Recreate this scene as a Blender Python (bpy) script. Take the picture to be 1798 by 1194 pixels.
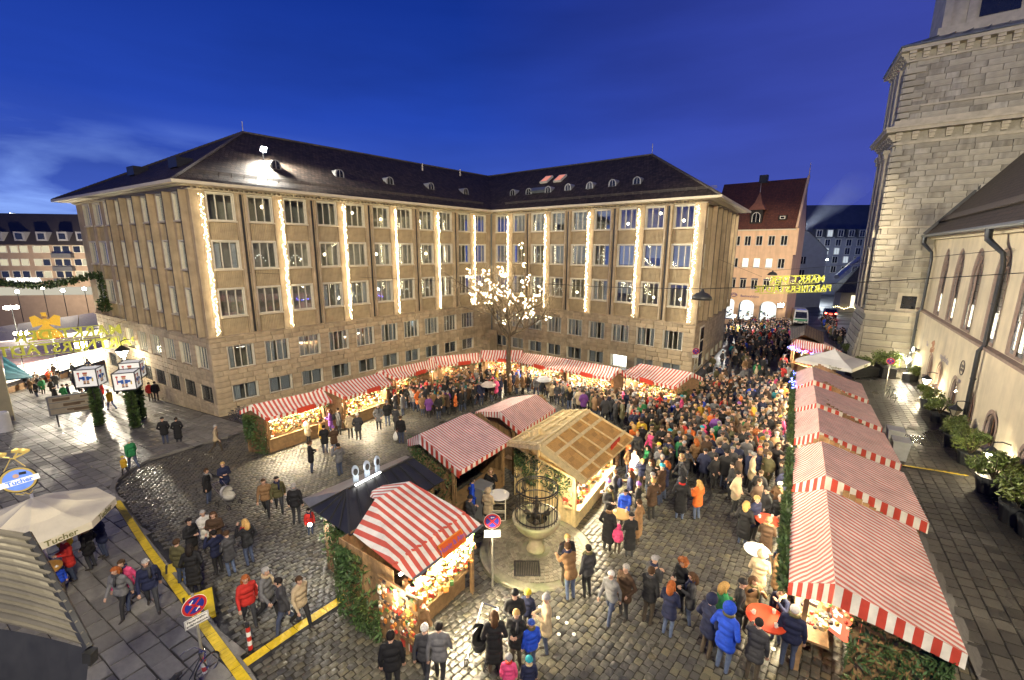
import bpy, bmesh, math, random
import numpy as np
from mathutils import Vector, Matrix
random.seed(7); RNG = np.random.default_rng(11)
for _o in list(bpy.data.objects): bpy.data.objects.remove(_o)
SC = bpy.context.scene
COL = SC.collection
R = math.radians
# ------------------------------------------------------------------ camera
FPX, PITCH, ROLL = 770., .2049, .0053           # focal length in photo pixels (1798 wide), tilt down, roll
cam_d = bpy.data.cameras.new('camera'); cam = bpy.data.objects.new('camera', cam_d); COL.objects.link(cam)
cam_d.sensor_width = 36.; cam_d.lens = 36.*FPX/1798.; cam_d.clip_start = .1; cam_d.clip_end = 3000
cam.matrix_world = Matrix.Rotation(math.pi/2-PITCH, 4, 'X') @ Matrix.Rotation(ROLL, 4, 'Z')
SC.camera = cam
# ------------------------------------------------------------------ view
SC.render.engine = 'CYCLES'
SC.view_settings.view_transform = 'Standard'; SC.view_settings.look = 'None'
SC.view_settings.exposure = 1.0; SC.view_settings.gamma = 1.0
SC.view_settings.use_curve_mapping = False
cy = SC.cycles
cy.use_denoising = True; cy.max_bounces = 5; cy.diffuse_bounces = 3; cy.glossy_bounces = 2
cy.transparent_max_bounces = 8; cy.transmission_bounces = 3; cy.sample_clamp_indirect = 4.0
cy.use_adaptive_sampling = True; cy.adaptive_threshold = .02
cy.caustics_reflective = False; cy.caustics_refractive = False
# ------------------------------------------------------------------ sky at dusk
W = bpy.data.worlds.new('World'); SC.world = W; W.use_nodes = True
def build_sky():
    nt = W.node_tree; N = nt.nodes; L = nt.links; N.clear()
    out = N.new('ShaderNodeOutputWorld'); bg = N.new('ShaderNodeBackground')
    tc = N.new('ShaderNodeTexCoord'); sep = N.new('ShaderNodeSeparateXYZ')
    L.new(tc.outputs['Generated'], sep.inputs[0])
    def math_(op, a, b=None, clamp=False):
        m = N.new('ShaderNodeMath'); m.operation = op; m.use_clamp = clamp
        for i, v in enumerate((a, b)):
            if v is None: continue
            if isinstance(v, (int, float)): m.inputs[i].default_value = v
            else: L.new(v, m.inputs[i])
        return m.outputs[0]
    def mix(f, a, b):
        m = N.new('ShaderNodeMix'); m.data_type = 'RGBA'
        if isinstance(f, (int, float)): m.inputs[0].default_value = f
        else: L.new(f, m.inputs[0])
        for i, v in ((6, a), (7, b)):
            if isinstance(v, tuple): m.inputs[i].default_value = (*v, 1)
            else: L.new(v, m.inputs[i])
        return m.outputs[2]
    # dusk blue: the vertical ramp, paler towards the horizon
    ramp = N.new('ShaderNodeValToRGB'); L.new(sep.outputs[2], ramp.inputs[0])
    cr = ramp.color_ramp
    cr.elements[0].position = 0.0; cr.elements[0].color = (.085, .15, .55, 1)
    cr.elements[1].position = 1.0; cr.elements[1].color = (.005, .020, .19, 1)
    for p, c in ((.10, (.050, .105, .50)), (.24, (.018, .060, .42)), (.42, (.007, .032, .27))):
        e = cr.elements.new(p); e.color = (*c, 1)
    # violet city glow towards the east (x>0)
    vx = math_('MULTIPLY', math_('ADD', sep.outputs[0], .10), 1.15, True)
    col = mix(vx, ramp.outputs[0], mix(sep.outputs[2], (.068, .085, .42), (.013, .030, .25)))
    # streaky clouds, brightest low in the west
    mp = N.new('ShaderNodeMapping'); mp.inputs['Scale'].default_value = (1.5, 1.5, 7.5); mp.inputs['Rotation'].default_value = (0.10, -.14, .3)
    L.new(tc.outputs['Generated'], mp.inputs[0])
    nz = N.new('ShaderNodeTexNoise'); nz.inputs['Scale'].default_value = 2.1; nz.inputs['Detail'].default_value = 7; nz.inputs['Roughness'].default_value = .52
    nz.inputs['Distortion'].default_value = .5
    L.new(mp.outputs[0], nz.inputs[0])
    c1 = N.new('ShaderNodeMapRange'); c1.inputs[1].default_value = .46; c1.inputs[2].default_value = .66; L.new(nz.outputs[0], c1.inputs[0])
    west = math_('SUBTRACT', 0.0, sep.outputs[0])
    west = math_('MULTIPLY', math_('ADD', west, -.24), 3.0, True)
    low = N.new('ShaderNodeMapRange'); low.inputs[1].default_value = .21; low.inputs[2].default_value = .06; L.new(sep.outputs[2], low.inputs[0])
    f = math_('MULTIPLY', math_('MULTIPLY', c1.outputs[0], west), low.outputs[0], True)
    col = mix(f, col, (.27, .44, 1.02))
    nz2 = N.new('ShaderNodeTexNoise'); nz2.inputs['Scale'].default_value = 1.3; nz2.inputs['Detail'].default_value = 6
    L.new(mp.outputs[0], nz2.inputs[0])
    c2 = N.new('ShaderNodeMapRange'); c2.inputs[1].default_value = .40; c2.inputs[2].default_value = .70; c2.inputs[3].default_value = .54; c2.inputs[4].default_value = .42
    L.new(nz2.outputs[0], c2.inputs[0])
    L.new(col, bg.inputs[0]); L.new(c2.outputs[0], bg.inputs[1]); L.new(bg.outputs[0], out.inputs[0])
build_sky()
# ------------------------------------------------------------------ from photo pixel to place
def ray(px, py):
    c, s = math.cos(ROLL), math.sin(ROLL); a, b = px-899, py-597
    X = (a*c+b*s)/FPX; u = (a*s-b*c)/FPX
    return Vector((X, math.cos(PITCH)+u*math.sin(PITCH), -math.sin(PITCH)+u*math.cos(PITCH)))
GA, GB, GC = -9.75, .045, -.055                  # the square slopes down to the north-west
def gz(x, y): return GA+GB*x+GC*y
def G(px, py, h=0.):
    r = ray(px, py); t = (GA+h)/(r.z-GB*r.x-GC*r.y); return r*t
def G2(px, py, h=0.):
    p = G(px, py, h); return Vector((p.x, p.y))
def VP(px, py, P, d):
    """ray against the vertical plane through P along d: (point, distance along d)"""
    r = ray(px, py); m = np.array([[r.x, -d[0]], [r.y, -d[1]]]); t = np.linalg.solve(m, [P[0], P[1]])
    return r*float(t[0]), float(t[1])
def Zat(px, py, P):
    r = ray(px, py); return r.z/math.hypot(r.x, r.y)*math.hypot(P[0], P[1])
def pxm(P):
    "rough photo pixels per metre at P"
    return FPX/max(1., Vector(P).length)
def proj(P):
    x, y, z = P; d = y*math.cos(PITCH)-z*math.sin(PITCH); u = y*math.sin(PITCH)+z*math.cos(PITCH)
    if d <= .05: return (-9999., -9999.)
    X, Y = FPX*x/d, -FPX*u/d; c, s = math.cos(ROLL), math.sin(ROLL)
    return (899+X*c-Y*s, 597+X*s+Y*c)
def in_frame(P, m=30):
    x, y = proj(P); return -m < x < 1798+m and -m < y < 1194+m
def az(deg): return Vector((math.sin(R(deg)), math.cos(R(deg))))
def in_poly(x, y, poly):
    r = False; n = len(poly)
    for i in range(n):
        x1, y1 = poly[i]; x2, y2 = poly[(i+1) % n]
        if (y1 > y) != (y2 > y) and x < (x2-x1)*(y-y1)/(y2-y1)+x1: r = not r
    return r
# ------------------------------------------------------------------ objects
def tag(o, label=None, cat=None, group=None, kind=None):
    if label: o['label'] = label
    if cat: o['category'] = cat
    if group: o['group'] = group
    if kind: o['kind'] = kind
    return o
def thing(name, label, cat, loc=(0, 0, 0), rz=0., group=None):
    o = bpy.data.objects.new(name, None); COL.objects.link(o); o.empty_display_size = .2
    o.location = loc; o.rotation_euler = (0, 0, rz); return tag(o, label, cat, group)
def link_mesh(name, me, parent=None, loc=(0, 0, 0), rot=(0, 0, 0), scale=(1, 1, 1)):
    o = bpy.data.objects.new(name, me); COL.objects.link(o); o.parent = parent
    o.location = loc; o.rotation_euler = rot; o.scale = scale; return o
def copy_tree(o, parent=None):
    c = o.copy(); COL.objects.link(c)
    if parent: c.parent = parent
    for ch in o.children: copy_tree(ch, c)
    return c
class MB:
    """collects faces; build() links ONE mesh object"""
    def __init__(s): s.v = []; s.f = []; s.m = []; s.t = []; s.uv = []; s.mats = []; s.tint = 0.; s.mi = 0; s.sm = []; s.smooth = False
    def use(s, mat):
        if mat not in s.mats: s.mats.append(mat)
        s.mi = s.mats.index(mat); return s
    def face(s, pts, uv=None):
        n = len(s.v); s.v += [tuple(p) for p in pts]; s.f.append(tuple(range(n, n+len(pts))))
        s.m.append(s.mi); s.t.append(s.tint); s.uv.append(uv); s.sm.append(s.smooth)
    def mesh(s, vs, fs, uv=None):
        n = len(s.v); s.v += [tuple(p) for p in vs]
        for f in fs:
            s.f.append(tuple(n+i for i in f)); s.m.append(s.mi); s.t.append(s.tint); s.uv.append(None); s.sm.append(s.smooth)
    def box(s, c, size, rz=0., ax=None):
        """centre c, full size; ax: three axis vectors, or a turn about z"""
        x, y, z = [k/2 for k in size]
        if ax is None:
            ca, sa = math.cos(rz), math.sin(rz); ax = ((ca, sa, 0), (-sa, ca, 0), (0, 0, 1))
        vs = []
        for k in (-z, z):
            for i, j in ((-x, -y), (x, -y), (x, y), (-x, y)):
                vs.append((c[0]+ax[0][0]*i+ax[1][0]*j+ax[2][0]*k, c[1]+ax[0][1]*i+ax[1][1]*j+ax[2][1]*k, c[2]+ax[0][2]*i+ax[1][2]*j+ax[2][2]*k))
        s.mesh(vs, [(3, 2, 1, 0), (4, 5, 6, 7), (0, 1, 5, 4), (1, 2, 6, 5), (2, 3, 7, 6), (3, 0, 4, 7)])
    def bar(s, a, b, w, h=None, up=(0, 0, 1)):
        a, b = Vector(a), Vector(b); d = b-a; L = d.length
        if L < 1e-6: return
        d.normalize(); u = Vector(up)
        if abs(d.dot(u)) > .99: u = Vector((1, 0, 0))
        y = u.cross(d).normalized(); z = d.cross(y)
        s.box((a+b)/2, (L, w, h or w), ax=(d, y, z))
    def tube(s, pts, r, n=6, cap=True):
        """swept tube; r a number or one per point"""
        pts = [Vector(p) for p in pts]; k = len(pts); rs = r if isinstance(r, (list, tuple)) else [r]*k
        vs = []; prev = None
        for i, p in enumerate(pts):
            d = (pts[min(i+1, k-1)]-pts[max(i-1, 0)])
            d = d.normalized() if d.length > 1e-9 else Vector((0, 0, 1))
            if prev is None:
                u = Vector((0, 0, 1)) if abs(d.z) < .9 else Vector((1, 0, 0)); x = u.cross(d).normalized()
            else:
                x = (prev-d*prev.dot(d)); x = x.normalized() if x.length > 1e-6 else prev
            prev = x; y = d.cross(x)
            for j in range(n):
                a = 2*math.pi*j/n; vs.append(p+x*(math.cos(a)*rs[i])+y*(math.sin(a)*rs[i]))
        fs = [(i*n+j, i*n+(j+1) % n, (i+1)*n+(j+1) % n, (i+1)*n+j) for i in range(k-1) for j in range(n)]
        if cap: fs += [tuple(range(n-1, -1, -1)), tuple((k-1)*n+j for j in range(n))]
        s.mesh(vs, fs)
    def lathe(s, prof, c=(0, 0, 0), n=24, a0=0., a1=2*math.pi):
        full = abs(a1-a0-2*math.pi) < 1e-6; m = n if full else n+1
        vs = [(c[0]+r*math.cos(a0+(a1-a0)*j/n), c[1]+r*math.sin(a0+(a1-a0)*j/n), c[2]+z) for r, z in prof for j in range(m)]
        fs = [(i*m+j, i*m+(j+1) % m, (i+1)*m+(j+1) % m, (i+1)*m+j) for i in range(len(prof)-1) for j in range(n)]
        s.mesh(vs, fs)
    def ico(s, c, r, sub=1, sc=(1, 1, 1), jit=0.):
        bm = bmesh.new(); bmesh.ops.create_icosphere(bm, subdivisions=sub, radius=1)
        vs = []
        for v in bm.verts:
            k = r*(1+random.uniform(-jit, jit)); vs.append((c[0]+v.co.x*k*sc[0], c[1]+v.co.y*k*sc[1], c[2]+v.co.z*k*sc[2]))
        bm.verts.index_update(); fs = [tuple(x.index for x in f.verts) for f in bm.faces]; bm.free(); s.mesh(vs, fs)
    def octa(s, c, r):
        x, y, z = c
        s.mesh([(x+r, y, z), (x-r, y, z), (x, y+r, z), (x, y-r, z), (x, y, z+r), (x, y, z-r)],
               [(0, 2, 4), (2, 1, 4), (1, 3, 4), (3, 0, 4), (2, 0, 5), (1, 2, 5), (3, 1, 5), (0, 3, 5)])
    def sheet(s, quad, th, uv=None):
        """a quad (4 pts) given thickness th downwards"""
        q = [Vector(p) for p in quad]; n = (q[1]-q[0]).cross(q[-1]-q[0]).normalized()
        if n.z < 0: n = -n
        lo = [p-n*th for p in q]
        s.face(q, uv)
        s.face(lo[::-1], uv[::-1] if uv else None)
        for i in range(len(q)):
            j = (i+1) % len(q); s.face([q[i], lo[i], lo[j], q[j]], [uv[i], uv[i], uv[j], uv[j]] if uv else None)
    def data(s, name, mats=None):
        me = bpy.data.meshes.new(name); me.from_pydata(s.v, [], s.f)
        for m in (mats if mats else s.mats): me.materials.append(m)
        n = len(s.f)
        if n:
            me.polygons.foreach_set('material_index', s.m)
            me.polygons.foreach_set('use_smooth', s.sm)
            if any(s.t):
                at = me.attributes.new('tint', 'FLOAT', 'FACE'); at.data.foreach_set('value', s.t)
            if any(u is not None for u in s.uv):
                ul = me.uv_layers.new(name='UVMap'); buf = []
                for f, u in zip(s.f, s.uv):
                    for i in range(len(f)): buf += list(u[i]) if u is not None else [0., 0.]
                ul.data.foreach_set('uv', buf)
        me.update(); return me
    def build(s, name, mat=None, parent=None, world=False, label=None, kind=None):
        """world=True: the points are world points and parents stand unturned"""
        if world and parent is not None:
            o = Vector((0, 0, 0)); p = parent
            while p is not None: o += p.location; p = p.parent
            s.v = [(x-o.x, y-o.y, z-o.z) for x, y, z in s.v]
        ob = link_mesh(name, s.data(name, [mat] if mat else None), parent)
        return tag(ob, label, None, None, kind)
# ------------------------------------------------------------------ materials
MATS = {}
def mat(name, col=(.5, .5, .5), rough=.7, var=.12, scale=6., bump=0., bscale=None, metal=0., spec=.5, emis=None, estr=0., tint=0., rnd=0., hue=None, coat=0., alpha=None, objcol=False, streak=0.):
    """principled with noise variation; tint: spread of the face attribute, rnd: spread by object, hue: second colour mixed in by noise"""
    if name in MATS: return MATS[name]
    m = bpy.data.materials.new(name); m.use_nodes = True; MATS[name] = m
    nt = m.node_tree; N = nt.nodes; L = nt.links; b = N['Principled BSDF']
    b.inputs['Roughness'].default_value = rough; b.inputs['Metallic'].default_value = metal
    b.inputs['Specular IOR Level'].default_value = spec
    if coat: b.inputs['Coat Weight'].default_value = coat; b.inputs['Coat Roughness'].default_value = .15
    tc = N.new('ShaderNodeTexCoord')
    nz = N.new('ShaderNodeTexNoise'); nz.inputs['Scale'].default_value = scale; nz.inputs['Detail'].default_value = 5; nz.inputs['Roughness'].default_value = .6
    L.new(tc.outputs['Object'], nz.inputs[0])
    base = N.new('ShaderNodeRGB'); base.outputs[0].default_value = (*col, 1); src = base.outputs[0]
    if objcol:
        oi = N.new('ShaderNodeObjectInfo'); src = oi.outputs['Color']
    if hue is not None:
        n2 = N.new('ShaderNodeTexNoise'); n2.inputs['Scale'].default_value = scale*.37; n2.inputs['Detail'].default_value = 3; L.new(tc.outputs['Object'], n2.inputs[0])
        r2 = N.new('ShaderNodeMapRange'); r2.inputs[1].default_value = .4; r2.inputs[2].default_value = .65; L.new(n2.outputs[0], r2.inputs[0])
        mx = N.new('ShaderNodeMix'); mx.data_type = 'RGBA'; L.new(r2.outputs[0], mx.inputs[0]); L.new(src, mx.inputs[6]); mx.inputs[7].default_value = (*hue, 1); src = mx.outputs[2]
    mr = N.new('ShaderNodeMapRange'); mr.inputs[1].default_value = .25; mr.inputs[2].default_value = .75; mr.inputs[3].default_value = 1-var*1.6; mr.inputs[4].default_value = 1+var*1.6
    L.new(nz.outputs[0], mr.inputs[0]); fac = mr.outputs[0]
    def mul(a, bb):
        x = N.new('ShaderNodeMath'); x.operation = 'MULTIPLY'; L.new(a, x.inputs[0]); L.new(bb, x.inputs[1]); return x.outputs[0]
    if tint:
        at = N.new('ShaderNodeAttribute'); at.attribute_name = 'tint'
        x = N.new('ShaderNodeMapRange'); x.inputs[3].default_value = 1-tint; x.inputs[4].default_value = 1+tint; L.new(at.outputs['Fac'], x.inputs[0]); fac = mul(fac, x.outputs[0])
    if rnd:
        oi2 = N.new('ShaderNodeObjectInfo'); x = N.new('ShaderNodeMapRange'); x.inputs[3].default_value = 1-rnd; x.inputs[4].default_value = 1+rnd
        L.new(oi2.outputs['Random'], x.inputs[0]); fac = mul(fac, x.outputs[0])
    if streak:
        mp = N.new('ShaderNodeMapping'); mp.inputs['Scale'].default_value = (2.2, 2.2, .16); L.new(tc.outputs['Object'], mp.inputs[0]); n5 = N.new('ShaderNodeTexNoise'); n5.inputs['Scale'].default_value = 1.; n5.inputs['Detail'].default_value = 6; L.new(mp.outputs[0], n5.inputs[0])
        x = N.new('ShaderNodeMapRange'); x.inputs[1].default_value = .38; x.inputs[2].default_value = .60; x.inputs[3].default_value = 1-streak; x.inputs[4].default_value = 1.04; L.new(n5.outputs[0], x.inputs[0]); fac = mul(fac, x.outputs[0])
    hs = N.new('ShaderNodeVectorMath'); hs.operation = 'SCALE'; L.new(src, hs.inputs[0]); L.new(fac, hs.inputs['Scale'])
    L.new(hs.outputs[0], b.inputs['Base Color'])
    rr = N.new('ShaderNodeMapRange'); rr.inputs[3].default_value = max(.03, rough-.12); rr.inputs[4].default_value = min(1, rough+.12); L.new(nz.outputs[0], rr.inputs[0]); L.new(rr.outputs[0], b.inputs['Roughness'])
    if bump:
        n3 = N.new('ShaderNodeTexNoise'); n3.inputs['Scale'].default_value = bscale or scale*4; n3.inputs['Detail'].default_value = 4; L.new(tc.outputs['Object'], n3.inputs[0])
        bp = N.new('ShaderNodeBump'); bp.inputs['Strength'].default_value = bump; bp.inputs['Distance'].default_value = .02; L.new(n3.outputs[0], bp.inputs['Height']); L.new(bp.outputs[0], b.inputs['Normal'])
    if emis:
        b.inputs['Emission Color'].default_value = (*emis, 1); b.inputs['Emission Strength'].default_value = estr
    if alpha is not None: b.inputs['Alpha'].default_value = alpha
    return m
def emit(name, col, strength):
    if name in MATS: return MATS[name]
    m = bpy.data.materials.new(name); m.use_nodes = True; MATS[name] = m; N = m.node_tree.nodes; N.clear()
    o = N.new('ShaderNodeOutputMaterial'); e = N.new('ShaderNodeEmission'); e.inputs[0].default_value = (*col, 1); e.inputs[1].default_value = strength
    m.node_tree.links.new(e.outputs[0], o.inputs[0])
    return m
def glass(name, tint=(.9, .95, 1.), refl=.12, rough=.03):
    if name in MATS: return MATS[name]
    m = bpy.data.materials.new(name); m.use_nodes = True; MATS[name] = m; nt = m.node_tree; N = nt.nodes; L = nt.links; N.clear()
    o = N.new('ShaderNodeOutputMaterial'); t = N.new('ShaderNodeBsdfTransparent'); t.inputs[0].default_value = (*tint, 1)
    g = N.new('ShaderNodeBsdfGlossy'); g.inputs['Roughness'].default_value = rough; g.inputs[0].default_value = (.9, .95, 1, 1)
    lw = N.new('ShaderNodeLayerWeight'); lw.inputs[0].default_value = .35
    a = N.new('ShaderNodeMath'); a.operation = 'MULTIPLY_ADD'; a.inputs[1].default_value = .6; a.inputs[2].default_value = refl; a.use_clamp = True; L.new(lw.outputs['Fresnel'], a.inputs[0])
    mx = N.new('ShaderNodeMixShader'); L.new(a.outputs[0], mx.inputs[0]); L.new(t.outputs[0], mx.inputs[1]); L.new(g.outputs[0], mx.inputs[2]); L.new(mx.outputs[0], o.inputs[0])
    return m
def stripes(name, c1, c2, period, axis=0, rough=.75, duty=.5, trans=0.):
    """printed canvas: stripes across uv, metres"""
    if name in MATS: return MATS[name]
    m = mat(name, c1, rough, .16, 2., bump=.5, bscale=5.); nt = m.node_tree; N = nt.nodes; L = nt.links
    uv = N.new('ShaderNodeUVMap'); sp = N.new('ShaderNodeSeparateXYZ'); L.new(uv.outputs[0], sp.inputs[0])
    d = N.new('ShaderNodeMath'); d.operation = 'DIVIDE'; L.new(sp.outputs[axis], d.inputs[0]); d.inputs[1].default_value = period
    fr = N.new('ShaderNodeMath'); fr.operation = 'FRACT'; L.new(d.outputs[0], fr.inputs[0])
    gt = N.new('ShaderNodeMath'); gt.operation = 'GREATER_THAN'; L.new(fr.outputs[0], gt.inputs[0]); gt.inputs[1].default_value = duty
    mx = N.new('ShaderNodeMix'); mx.data_type = 'RGBA'; L.new(gt.outputs[0], mx.inputs[0]); mx.inputs[6].default_value = (*c1, 1); mx.inputs[7].default_value = (*c2, 1)
    b = N['Principled BSDF']; sc = b.inputs['Base Color'].links[0].from_node
    L.new(mx.outputs[2], sc.inputs[0])
    if trans:
        b.inputs['Transmission Weight'].default_value = 0
    return m
TEXTS = {}
def text_mesh(s, size, depth=.02, spacing=1., bold=0.):
    k = (s, round(size, 3), depth, spacing, bold)
    if k in TEXTS: return TEXTS[k]
    cu = bpy.data.curves.new('lettering', 'FONT'); cu.body = s; cu.size = size; cu.extrude = depth; cu.space_character = spacing; cu.offset = bold
    cu.align_x = 'CENTER'; cu.align_y = 'CENTER'; cu.resolution_u = 3
    o = bpy.data.objects.new('lettering', cu); COL.objects.link(o); bpy.context.view_layer.update()
    me = bpy.data.meshes.new_from_object(o.evaluated_get(bpy.context.evaluated_depsgraph_get())); bpy.data.objects.remove(o); bpy.data.curves.remove(cu)
    me.name = 'lettering'; TEXTS[k] = me; return me
def lettering(s, size, m, parent, X, Y, origin, depth=.015, bold=0., spacing=1., name='lettering', world=True):
    """flat letters at origin, reading along X with Y up"""
    me = text_mesh(s, size, depth, spacing, bold)
    if me.materials and me.materials[0] is not m: me = me.copy()
    if not me.materials: me.materials.append(m)
    else: me.materials[0] = m
    X, Y = Vector(X).normalized(), Vector(Y).normalized(); Zv = X.cross(Y)
    M = Matrix((X, Y, Zv)).transposed().to_4x4(); M.translation = Vector(origin)
    ob = link_mesh(name, me, parent)
    if world and parent is not None:
        o = Vector((0, 0, 0)); p = parent
        while p is not None: o += p.location; p = p.parent
        M.translation -= o
    ob.matrix_local = M
    return ob
def lamp(name, kind, loc, energy, col, parent=None, **kw):
    ld = bpy.data.lights.new(name, kind); ld.energy = energy; ld.color = col
    for k, v in kw.items():
        if k != 'target': setattr(ld, k, v)
    o = bpy.data.objects.new(name, ld); COL.objects.link(o); o.location = loc
    if 'target' in kw:
        o.rotation_euler = (Vector(kw['target'])-Vector(loc)).to_track_quat('-Z', 'Y').to_euler()
    if parent is not None:
        p = parent; off = Vector((0, 0, 0))
        while p is not None: off += p.location; p = p.parent
        o.parent = parent; o.location = Vector(loc)-off
    return o
WARM = (1., .78, .50); WARM2 = (1., .86, .64); COOL = (.80, .90, 1.)
# ================================================================== materials of the place
def tiles(name, c1, c2, bw, bh, rough=.7, bump=.6, mortar=(.02, .015, .012), spec=.4):
    """roof tiles / rows, on uv in metres"""
    if name in MATS: return MATS[name]
    m = mat(name, c1, rough, .14, .9, spec=spec); nt = m.node_tree; N = nt.nodes; L = nt.links; b = N['Principled BSDF']
    uv = N.new('ShaderNodeUVMap'); br = N.new('ShaderNodeTexBrick'); L.new(uv.outputs[0], br.inputs[0])
    br.inputs['Scale'].default_value = 1; br.inputs['Brick Width'].default_value = bw; br.inputs['Row Height'].default_value = bh
    br.inputs['Mortar Size'].default_value = .018; br.inputs['Mortar Smooth'].default_value = .3; br.inputs['Bias'].default_value = .0
    br.inputs[1].default_value = (*c1, 1); br.inputs[2].default_value = (*c2, 1); br.inputs[3].default_value = (*mortar, 1)
    sc = b.inputs['Base Color'].links[0].from_node; L.new(br.outputs[0], sc.inputs[0])
    sp = N.new('ShaderNodeSeparateXYZ'); L.new(uv.outputs[0], sp.inputs[0])
    d = N.new('ShaderNodeMath'); d.operation = 'DIVIDE'; L.new(sp.outputs[1], d.inputs[0]); d.inputs[1].default_value = bh
    fr = N.new('ShaderNodeMath'); fr.operation = 'FRACT'; L.new(d.outputs[0], fr.inputs[0])
    inv = N.new('ShaderNodeMath'); inv.operation = 'SUBTRACT'; inv.inputs[0].default_value = 1; L.new(fr.outputs[0], inv.inputs[1])
    ad = N.new('ShaderNodeMath'); ad.operation = 'SUBTRACT'; L.new(inv.outputs[0], ad.inputs[0]); L.new(br.outputs[1], ad.inputs[1])
    bp = N.new('ShaderNodeBump'); bp.inputs['Strength'].default_value = bump; bp.inputs['Distance'].default_value = .04; L.new(ad.outputs[0], bp.inputs['Height']); L.new(bp.outputs[0], b.inputs['Normal'])
    return m
M_STONE = mat('sandstone', (.47, .38, .25), .85, .16, 1.6, bump=.3, bscale=22, tint=.13, hue=(.46, .36, .23), streak=.16)
M_STONE_O = mat('sandstone_block', (.47, .38, .25), .85, .16, 1.6, bump=.3, bscale=22, rnd=.13, hue=(.46, .36, .23))
M_PIER = mat('sandstone_pier', (.45, .36, .235), .85, .16, 1.1, bump=.3, bscale=18, hue=(.47, .36, .23), streak=.22)
M_FLUTE = mat('fluted_panel', (.44, .35, .215), .8, .14, 2.0, bump=.2)
M_MORTAR = mat('mortar', (.33, .25, .165), .95, .12, 6)
M_CREAM = mat('cream_paint', (.62, .55, .40), .55, .06, 3)
M_FRAME = mat('window_paint', (.66, .62, .50), .45, .06, 4)
M_ROOF = tiles('roof_tiles_dark', (.085, .062, .046), (.036, .029, .025), .30, .38, .7, 1., spec=.15)
M_ROOF_C = M_ROOF
M_RIDGE = mat('ridge_tile', (.085, .07, .055), .7, .2, 3)
M_ZINC = mat('zinc', (.17, .19, .195), .42, .14, 2.2, metal=.35, bump=.1)
M_DARKMETAL = mat('dark_metal', (.035, .036, .038), .45, .15, 6, metal=.4)
M_ROOM = mat('room_wall', (.50, .43, .30), .9, .1, 2)
M_GLASS = glass('window_glass')
M_CURT = mat('curtain_cloth', (.60, .58, .52), .9, .1, 12)
M_BLIND = mat('blind_pale', (.62, .60, .55), .8, .05, 3)
M_BLINDP = mat('blind_pink', (.62, .40, .36), .8, .08, 3)
E_ROOM = emit('room_lamp', (1., .80, .45), 15)
E_ROOMW = emit('room_lamp_white', (1., .90, .70), 3.5)
E_BULB = emit('fairy_bulb', (1., .80, .47), 24)
M_WIRE = mat('black_wire', (.02, .02, .022), .6, .1, 8)

# ================================================================== stone / tile fields
def unit_block(name, m, cham=.12):
    """a chamfered block, unit size, front towards -y; scaled to each stone"""
    mb = MB().use(m); a, c = .5, .5-cham
    V0 = [(-a, .5, -a), (a, .5, -a), (a, .5, a), (-a, .5, a), (-a, -.2, -a), (a, -.2, -a), (a, -.2, a), (-a, -.2, a), (-c, -.5, -a+cham*.9), (c, -.5, -a+cham*.9), (c, -.5, a-cham*.9), (-c, -.5, a-cham*.9)]
    mb.mesh(V0, [(8, 9, 10, 11), (4, 5, 9, 8), (5, 6, 10, 9), (6, 7, 11, 10), (7, 4, 8, 11), (0, 1, 5, 4), (1, 2, 6, 5), (2, 3, 7, 6), (3, 0, 4, 7)])
    return mb.data(name)
def courses(t0, t1, z0, z1, ch, ln, openings, rng, gap=.007):
    """ashlar rectangles between t0..t1, z0..z1, leaving the openings (t0,t1,z0,z1) free"""
    zs = sorted({z0, z1, *[q for o in openings for q in (o[2], o[3]) if z0 < q < z1]}); rows = []
    for a, b in zip(zs, zs[1:]):
        n = max(1, round((b-a)/ch)); rows += [(a+(b-a)*k/n, a+(b-a)*(k+1)/n) for k in range(n)]
    out = []
    for za, zb in rows:
        segs = [(t0, t1)]
        for o in openings:
            if o[2] < zb-1e-4 and o[3] > za+1e-4:
                ns = []
                for a, b in segs:
                    if o[1] <= a or o[0] >= b: ns.append((a, b)); continue
                    if o[0] > a+.03: ns.append((a, o[0]))
                    if o[1] < b-.03: ns.append((o[1], b))
                segs = ns
        for a, b in segs:
            x = a
            while x < b-1e-4:
                w = ln*rng.uniform(.6, 1.35)
                if b-x-w < ln*.4: w = b-x
                w = min(w, b-x); out.append((x+gap/2, x+w-gap/2, za+gap/2, zb-gap/2)); x += w
    return out
def lay_blocks(recs, root, name, mat_obj, mat_mesh, n_obj=300, stuff_name=None, rank=None, unit=None, tintf=None, stuff_parent=None):
    """recs: (centre, size(x,y,z), rz). The largest in view become objects that share one mesh, the rest ONE stuff part"""
    unit = unit or unit_block(name, mat_obj)
    def key(r):
        c = Vector(r[0]); vis = in_frame(c, 20)
        return -(pxm(c)**2*r[1][0]*max(r[1][2], r[1][1]*.3)*(1 if vis else 1e-4))
    order = sorted(range(len(recs)), key=lambda i: (rank or key)(recs[i]))
    off = Vector((0, 0, 0)); p = root
    while p is not None: off += p.location; p = p.parent
    for i in order[:n_obj]:
        c, s, rz = recs[i][:3]
        o = link_mesh(name, unit, root, Vector(c)-off, (0, 0, rz) if not isinstance(rz, tuple) else rz, s)
    rest = order[n_obj:]
    if rest:
        uv = np.array([v.co for v in unit.vertices]); fs = [tuple(p.vertices) for p in unit.polygons]
        mb = MB().use(mat_mesh)
        from mathutils import Euler
        for i in rest:
            c, s, rz = recs[i][:3]; mb.tint = random.uniform(.02, 1.)
            m3 = np.array(Euler(rz if isinstance(rz, tuple) else (0, 0, rz)).to_matrix())
            mb.mesh((uv*np.array(s))@m3.T+np.array(c), fs)
        mb.build(stuff_name or name+'_field', None, root, world=True, kind='stuff')

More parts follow.
